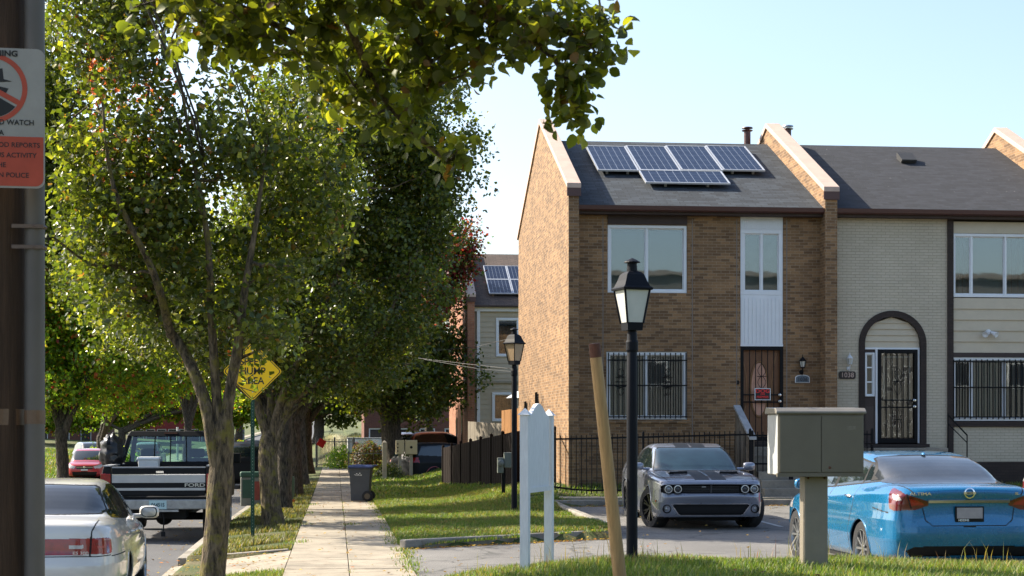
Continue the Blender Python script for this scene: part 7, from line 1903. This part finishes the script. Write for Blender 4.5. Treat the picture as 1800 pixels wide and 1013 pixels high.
for (x, z, w_, h_) in ((-.13, .72, .04, .012), (-.08, .735, .03, .03), (-.04, .72, .035, .02), (.0, .745, .025, .035), (-.1, .70, .12, .008), (.03, .70, .03, .03)): m.box(x, x+w_, -.305*s_, -.29*s_, z*s_, (z+h_)*s_)
m.build('stencil', MATS['white_paint'], tc)
# the box by the kerb and the barrel behind tree 2
p = PT(442, 880, 43.2); ub = thing('litter_box', 'green and grey litter box with red paint at the kerb, behind the sign post', 'litter bin', (p.x, p.y, -.12+float(lon(43))), R(4))
gb = M('box_green', (.03, .075, .05), .5, var=.2)
m = MB(); m.box(-.27, .27, -.25, .25, 0, .72); m.build('cabinet', M('box_grey', (.17, .17, .14), .6, var=.25, vs=4), ub, bevel=.02)
m = MB(); m.box(-.285, .285, -.265, .265, .72, .86); m.build('hood', gb, ub, bevel=.04, seg=3)
m = MB(); m.box(.02, .2, -.258, -.2505, .15, .62); m.build('side_panel', M('box_red', (.25, .05, .035), .6, var=.3, vs=12), ub)
m = MB(); m.box(-.23, -.02, -.258, -.2505, .2, .66); m.build('front_panel', gb, ub)
p = PT(503, 880, 41.8); bb = thing('green_barrel', 'dark green barrel with an orange base peeking out behind the second tree', 'barrel', (p.x, p.y, float(lon(42))-.03))
MB().lathe([(.16, .12), (.2, .2), (.21, .62), (.19, .68), (.0, .7)], 20).build('drum', gb, bb, smooth=True); MB().lathe([(.21, 0), (.21, .115), (.17, .119)], 20).build('base', M('orange', (.55, .14, .02), .6), bb)
# cluster mailboxes far
for (pa, pb, lab) in ((696, 710.5, 'narrow beige mailbox cabinet on a post, left of the pair far off'), (712.5, 733.5, 'wide beige mailbox cabinet with a lock, right of the pair far off')):
    Y = 63; a, b = XA(pa, Y), XA(pb, Y); z1, z0 = PY(700, 774, Y).z, PY(700, 799, Y).z; zg = g1((a+b)/2, Y)
    o_ = thing('mailbox', lab, 'mailbox', ((a+b)/2, Y, zg), 0); w_ = (b-a)/2; bei = M('beige_enamel', (.55, .45, .27), .5, var=.1)
    MB().box(-w_, w_, 0, .4, z0-zg, z1-zg).build('cabinet', bei, o_, bevel=.015); MB().box(-.06, .06, .1, .22, -.1, z0-zg-.002).build('post', M('pale_post', (.4, .35, .27), .7), o_)
    m = MB()
    if w_ > .2: m.lathe([(.05, 0), (.04, .01), (0, .012)], 12, Matrix.Translation((0, -.001, (z0+z1)/2-zg)) @ Matrix.Rotation(R(90), 4, 'X'), False)
    else:
        for q in range(3): m.box(-w_*.7, -w_*.4, -.006, -.001, z0-zg+.1+q*.13, z0-zg+.15+q*.13)
    m.build('lock', iron, o_)
# posts and small things by the hedge
for (px, pt, pb, Y, lab) in ((676, 778, 830, 60, 'tall pale wooden post beside the leaning tree'), (626.5, 779, 822, 82, 'reddish wooden post left of the hedge')):
    x = XA(px, Y); zt_ = PY(px, pt, Y).z; zg = g1(x, Y); w_ = .075 if px > 650 else .13
    k = MB().box(-w_, w_, -w_, w_, -.1, zt_-zg).add([(-w_, -w_, zt_-zg), (w_, -w_, zt_-zg), (w_, w_, zt_-zg), (-w_, w_, zt_-zg), (0, 0, zt_-zg+.08)], [(0, 1, 4), (1, 2, 4), (2, 3, 4), (3, 0, 4)]).build('wooden_post', M('pale_post', (.4, .35, .27)) if px > 650 else M('reddish_wood', (.36, .19, .12), .8), None); k.location = (x, Y, zg); tag(k, lab, 'post')
def fence_run(name, label, cat, P0, P1, zt0, zt1, step, mat, rails=(.12, .9), post=None, solid=None, zg0=None, zg1=None, r=.011, postname='post', cap=.05, posth=.06):
    P0 = Vector(P0+(0,)); P1 = Vector(P1+(0,)); L = (P1-P0).length; d = (P1-P0)/L; ang = math.atan2(d.y, d.x)
    root = thing(name, label, cat, (P0.x, P0.y, 0), ang)
    zg = lambda t: g1(P0.x+d.x*t, P0.y+d.y*t) if zg0 is None else zg0+(zg1-zg0)*t/L
    zt = lambda t: zt0+(zt1-zt0)*t/L
    m = MB()
    if solid:
        n = int(L/solid)
        for i in range(n):
            t0, t1 = L*i/n+.004, L*(i+1)/n-.004; off = .004*(i % 2)
            m.add([(t0, -.012+off, zg(t0)-.1), (t1, -.012+off, zg(t1)-.1), (t1, .012+off, zg(t1)-.1), (t0, .012+off, zg(t0)-.1), (t0, -.012+off, zt(t0)), (t1, -.012+off, zt(t1)), (t1, .012+off, zt(t1)), (t0, .012+off, zt(t0))],
                  [(0, 3, 2, 1), (4, 5, 6, 7), (0, 1, 5, 4), (1, 2, 6, 5), (2, 3, 7, 6), (3, 0, 4, 7)])
        m.build('board_panel', mat, root)
    else:
        n = int(L/step)
        for i in range(n+1):
            t = L*i/n; m.box(t-r, t+r, -r, r, zg(t)+.06, zt(t))
        m.build('picket_panel', mat, root)
    for q in rails:
        m = MB(); k = 12
        for i in range(k):
            t0, t1 = L*i/k, L*(i+1)/k; za = zg(t0)+(zt(t0)-zg(t0))*q; zb_ = zg(t1)+(zt(t1)-zg(t1))*q
            y0_, y1_ = (-.018, .018) if not solid else (.02, .06)
            m.add([(t0, y0_, za-.02), (t1, y0_, zb_-.02), (t1, y1_, zb_-.02), (t0, y1_, za-.02), (t0, y0_, za+.02), (t1, y0_, zb_+.02), (t1, y1_, zb_+.02), (t0, y1_, za+.02)], [(0, 3, 2, 1), (4, 5, 6, 7), (0, 1, 5, 4), (1, 2, 6, 5), (2, 3, 7, 6), (3, 0, 4, 7)])
        m.build('rail', mat, root)
    if post:
        n = max(1, int(round(L/post)))
        for i in range(n+1):
            t = L*i/n; w_ = posth/2
            MB().box(t-w_, t+w_, -w_, w_, zg(t)-.1, zt(t)+cap).add([(t-w_, -w_, zt(t)+cap), (t+w_, -w_, zt(t)+cap), (t+w_, w_, zt(t)+cap), (t-w_, w_, zt(t)+cap), (t, 0, zt(t)+cap+.04)], [(0, 1, 4), (1, 2, 4), (2, 3, 4), (3, 0, 4)]).build(postname, mat, root)
    return root
dfm = M('dark_stained_wood', (.014, .009, .007), .9, var=.35, vs=5, spec=.15, stretch=(7, 7, .6))
pA = (XA(779, 51.5), 51.5); pB = (XA(905, 42.3), 42.3)
fence_run('board_fence', 'dark brown board fence stepping up the lawn to the brick house', 'fence', pA, pB, 1.16, 1.66, .1, dfm, rails=(.2, .8), post=1.25, solid=.14, posth=.075, cap=.06)
fence_run('board_fence', 'short dark board fence return running back from the lawn corner', 'fence', pB, (XL0-.05, 43.6), 1.66, 1.75, .1, dfm, rails=(.2, .8), post=1.5, solid=.14, posth=.075)
YFe = 37.5
zf0 = 1.56; 
fence_run('iron_fence', 'black iron picket fence in front of the brown house, left of the steps gate', 'fence', (XA(940, YFe), YFe), (fx(1297)-.15, YFe), PY(960, 767, YFe).z, PY(1280, 757, YFe).z, .115, iron, rails=(.1, .94), post=2.1, r=.009, posth=.05, cap=.02)
fence_run('iron_fence', 'black iron picket fence along the bottom of the steps, by the mailbox cabinet', 'fence', (fx(1345)+.15, YFe), (XR1+.4, YFe), PY(1345, 757, YFe).z, PY(1345, 757, YFe).z, .115, iron, rails=(.1, .94), post=1.5, r=.009, posth=.05, cap=.02)
fence_run('iron_gate', 'black iron gate at the foot of the brown house steps', 'gate', (fx(1297)-.1, YFe), (fx(1345)+.1, YFe), PY(1320, 759, YFe).z, PY(1320, 759, YFe).z, .11, iron, rails=(.08, .5, .94), r=.009, post=9, posth=.045, cap=.0)
fence_run('iron_fence', 'black iron picket fence returning to the corner of the brick end wall', 'fence', (XA(940, YFe), YFe), (XL0-.1, 40.5), PY(960, 767, YFe).z, 1.75, .115, iron, rails=(.1, .94), post=2.5, r=.009, posth=.05, cap=.02)
fence_run('board_fence', 'weathered grey picket fence piece behind the dark fence, before the beige house', 'fence', (XA(823, 58), 58), (XA(884, 56), 56), PY(840, 741, 58).z, PY(880, 745, 56).z, .1, M('grey_fence_wood', (.27, .23, .18), .85, var=.3, vs=5, stretch=(7, 7, .6)), rails=(.3,), solid=.14)
fence_run('board_fence', 'orange brown new board fence panel between grey pickets and brick wall', 'fence', (XA(882, 52), 52), (XA(925, 51), 51), PY(890, 722, 52).z, PY(925, 716, 51).z, .1, M('orange_wood', (.42, .2, .07), .7, var=.25, vs=5, stretch=(7, 7, .6)), rails=(.3,), solid=.14)
zq = -.1
fence_run('iron_fence', 'tall thin iron fence before the dry meadow at the end of the sidewalk', 'fence', (XA(556, 84), 84), (XA(622, 80), 80), PY(560, 771, 84).z, PY(622, 772, 80).z, .16, M('fence_dark', (.05, .05, .045), .6), rails=(.1, .9), post=2.3, r=.012, posth=.07)
fence_run('chain_fence', 'low chain link fence in front of the reddish post and hedge', 'fence', (XA(613, 72), 72), (XA(700, 72), 72), PY(640, 797, 72).z, PY(640, 797, 72).z, .5, M('galvanised', (.2, .22, .24), .5, .5), rails=(.98,), post=3, r=.006, posth=.06)
fence_run('iron_fence', 'pale fence by the far sidewalk on the left of the signs', 'fence', (XA(404, 140), 140), (XA(429, 190), 190), .95, 1.9, .8, M('galvanised', (.2, .22, .24), .5, .5), rails=(.95,), post=5, r=.02, posth=.12)
# meters box on post, patio umbrella, dark building details
p = PY(885, 836, 38.8); mb_ = thing('utility_meter', 'grey electric meter boxes on a short post at the dark fence', 'meter', (p.x, 38.8, g1(p.x, 38.8)))
mg = M('meter_grey', (.17, .185, .16), .5, .1, var=.15); zz = PY(885, 797, 38.8).z-g1(p.x, 38.8)
m = MB(); m.box(-.14, .0, -.07, .07, zz-.45, zz-.1); m.box(.01, .2, -.08, .08, zz-.33, zz+.02); m.build('box', mg, mb_, bevel=.012)
MB().lathe([(.075, 0), (.075, .08), (.05, .1), (0, .1)], 18, Matrix.Translation((-.07, -.071, zz-.22)) @ Matrix.Rotation(R(90), 4, 'X')).build('dial', M('meter_glass', (.2, .21, .2), .2), mb_, smooth=True)
MB().box(-.03, .05, .085, .15, -.1, zz-.2).build('post', iron, mb_)
p = PY(917, 700, 48); um = thing('patio_umbrella', 'folded pale patio umbrella top poking over the fence beside the brick wall', 'umbrella', (XA(922, 50), 50, .5))
zt_ = PY(922, 684, 50).z-.5; zb_ = PY(922, 700, 50).z-.5
MB().lathe([(.55, zb_), (.3, zb_+(zt_-zb_)*.6), (.03, zt_)], 10, cap=False).build('canopy', M('umbrella_cloth', (.5, .52, .56), .8), um); MB().tube([(0, 0, 0), (0, 0, zt_)], .02, 8).build('pole', iron, um)
p = PY(300, 750, 120)
lamp_far = thing('street_lamp', 'thin grey pole standing before the low red building', 'pole', (XA(312, 120), 120, g1(XA(312, 120), 120)))
MB().tube([(0, 0, -.1), (0, 0, 1.9-lamp_far.location.z)], .08, 8).build('pole', alu, lamp_far)
k = MB().box(-.16, .16, -.01, .01, -.16, .16).build('red_flag', M('flag_red', (.6, .02, .02), .6), None); k.location = C3(565, 779, 74); k.rotation_euler = (0, R(30), R(20)); tag(k, 'small red tag hanging behind the far tree trunks', 'flag')
k.location = (XA(565, 70.6), 70.6, PY(565, 779, 70.6).z)
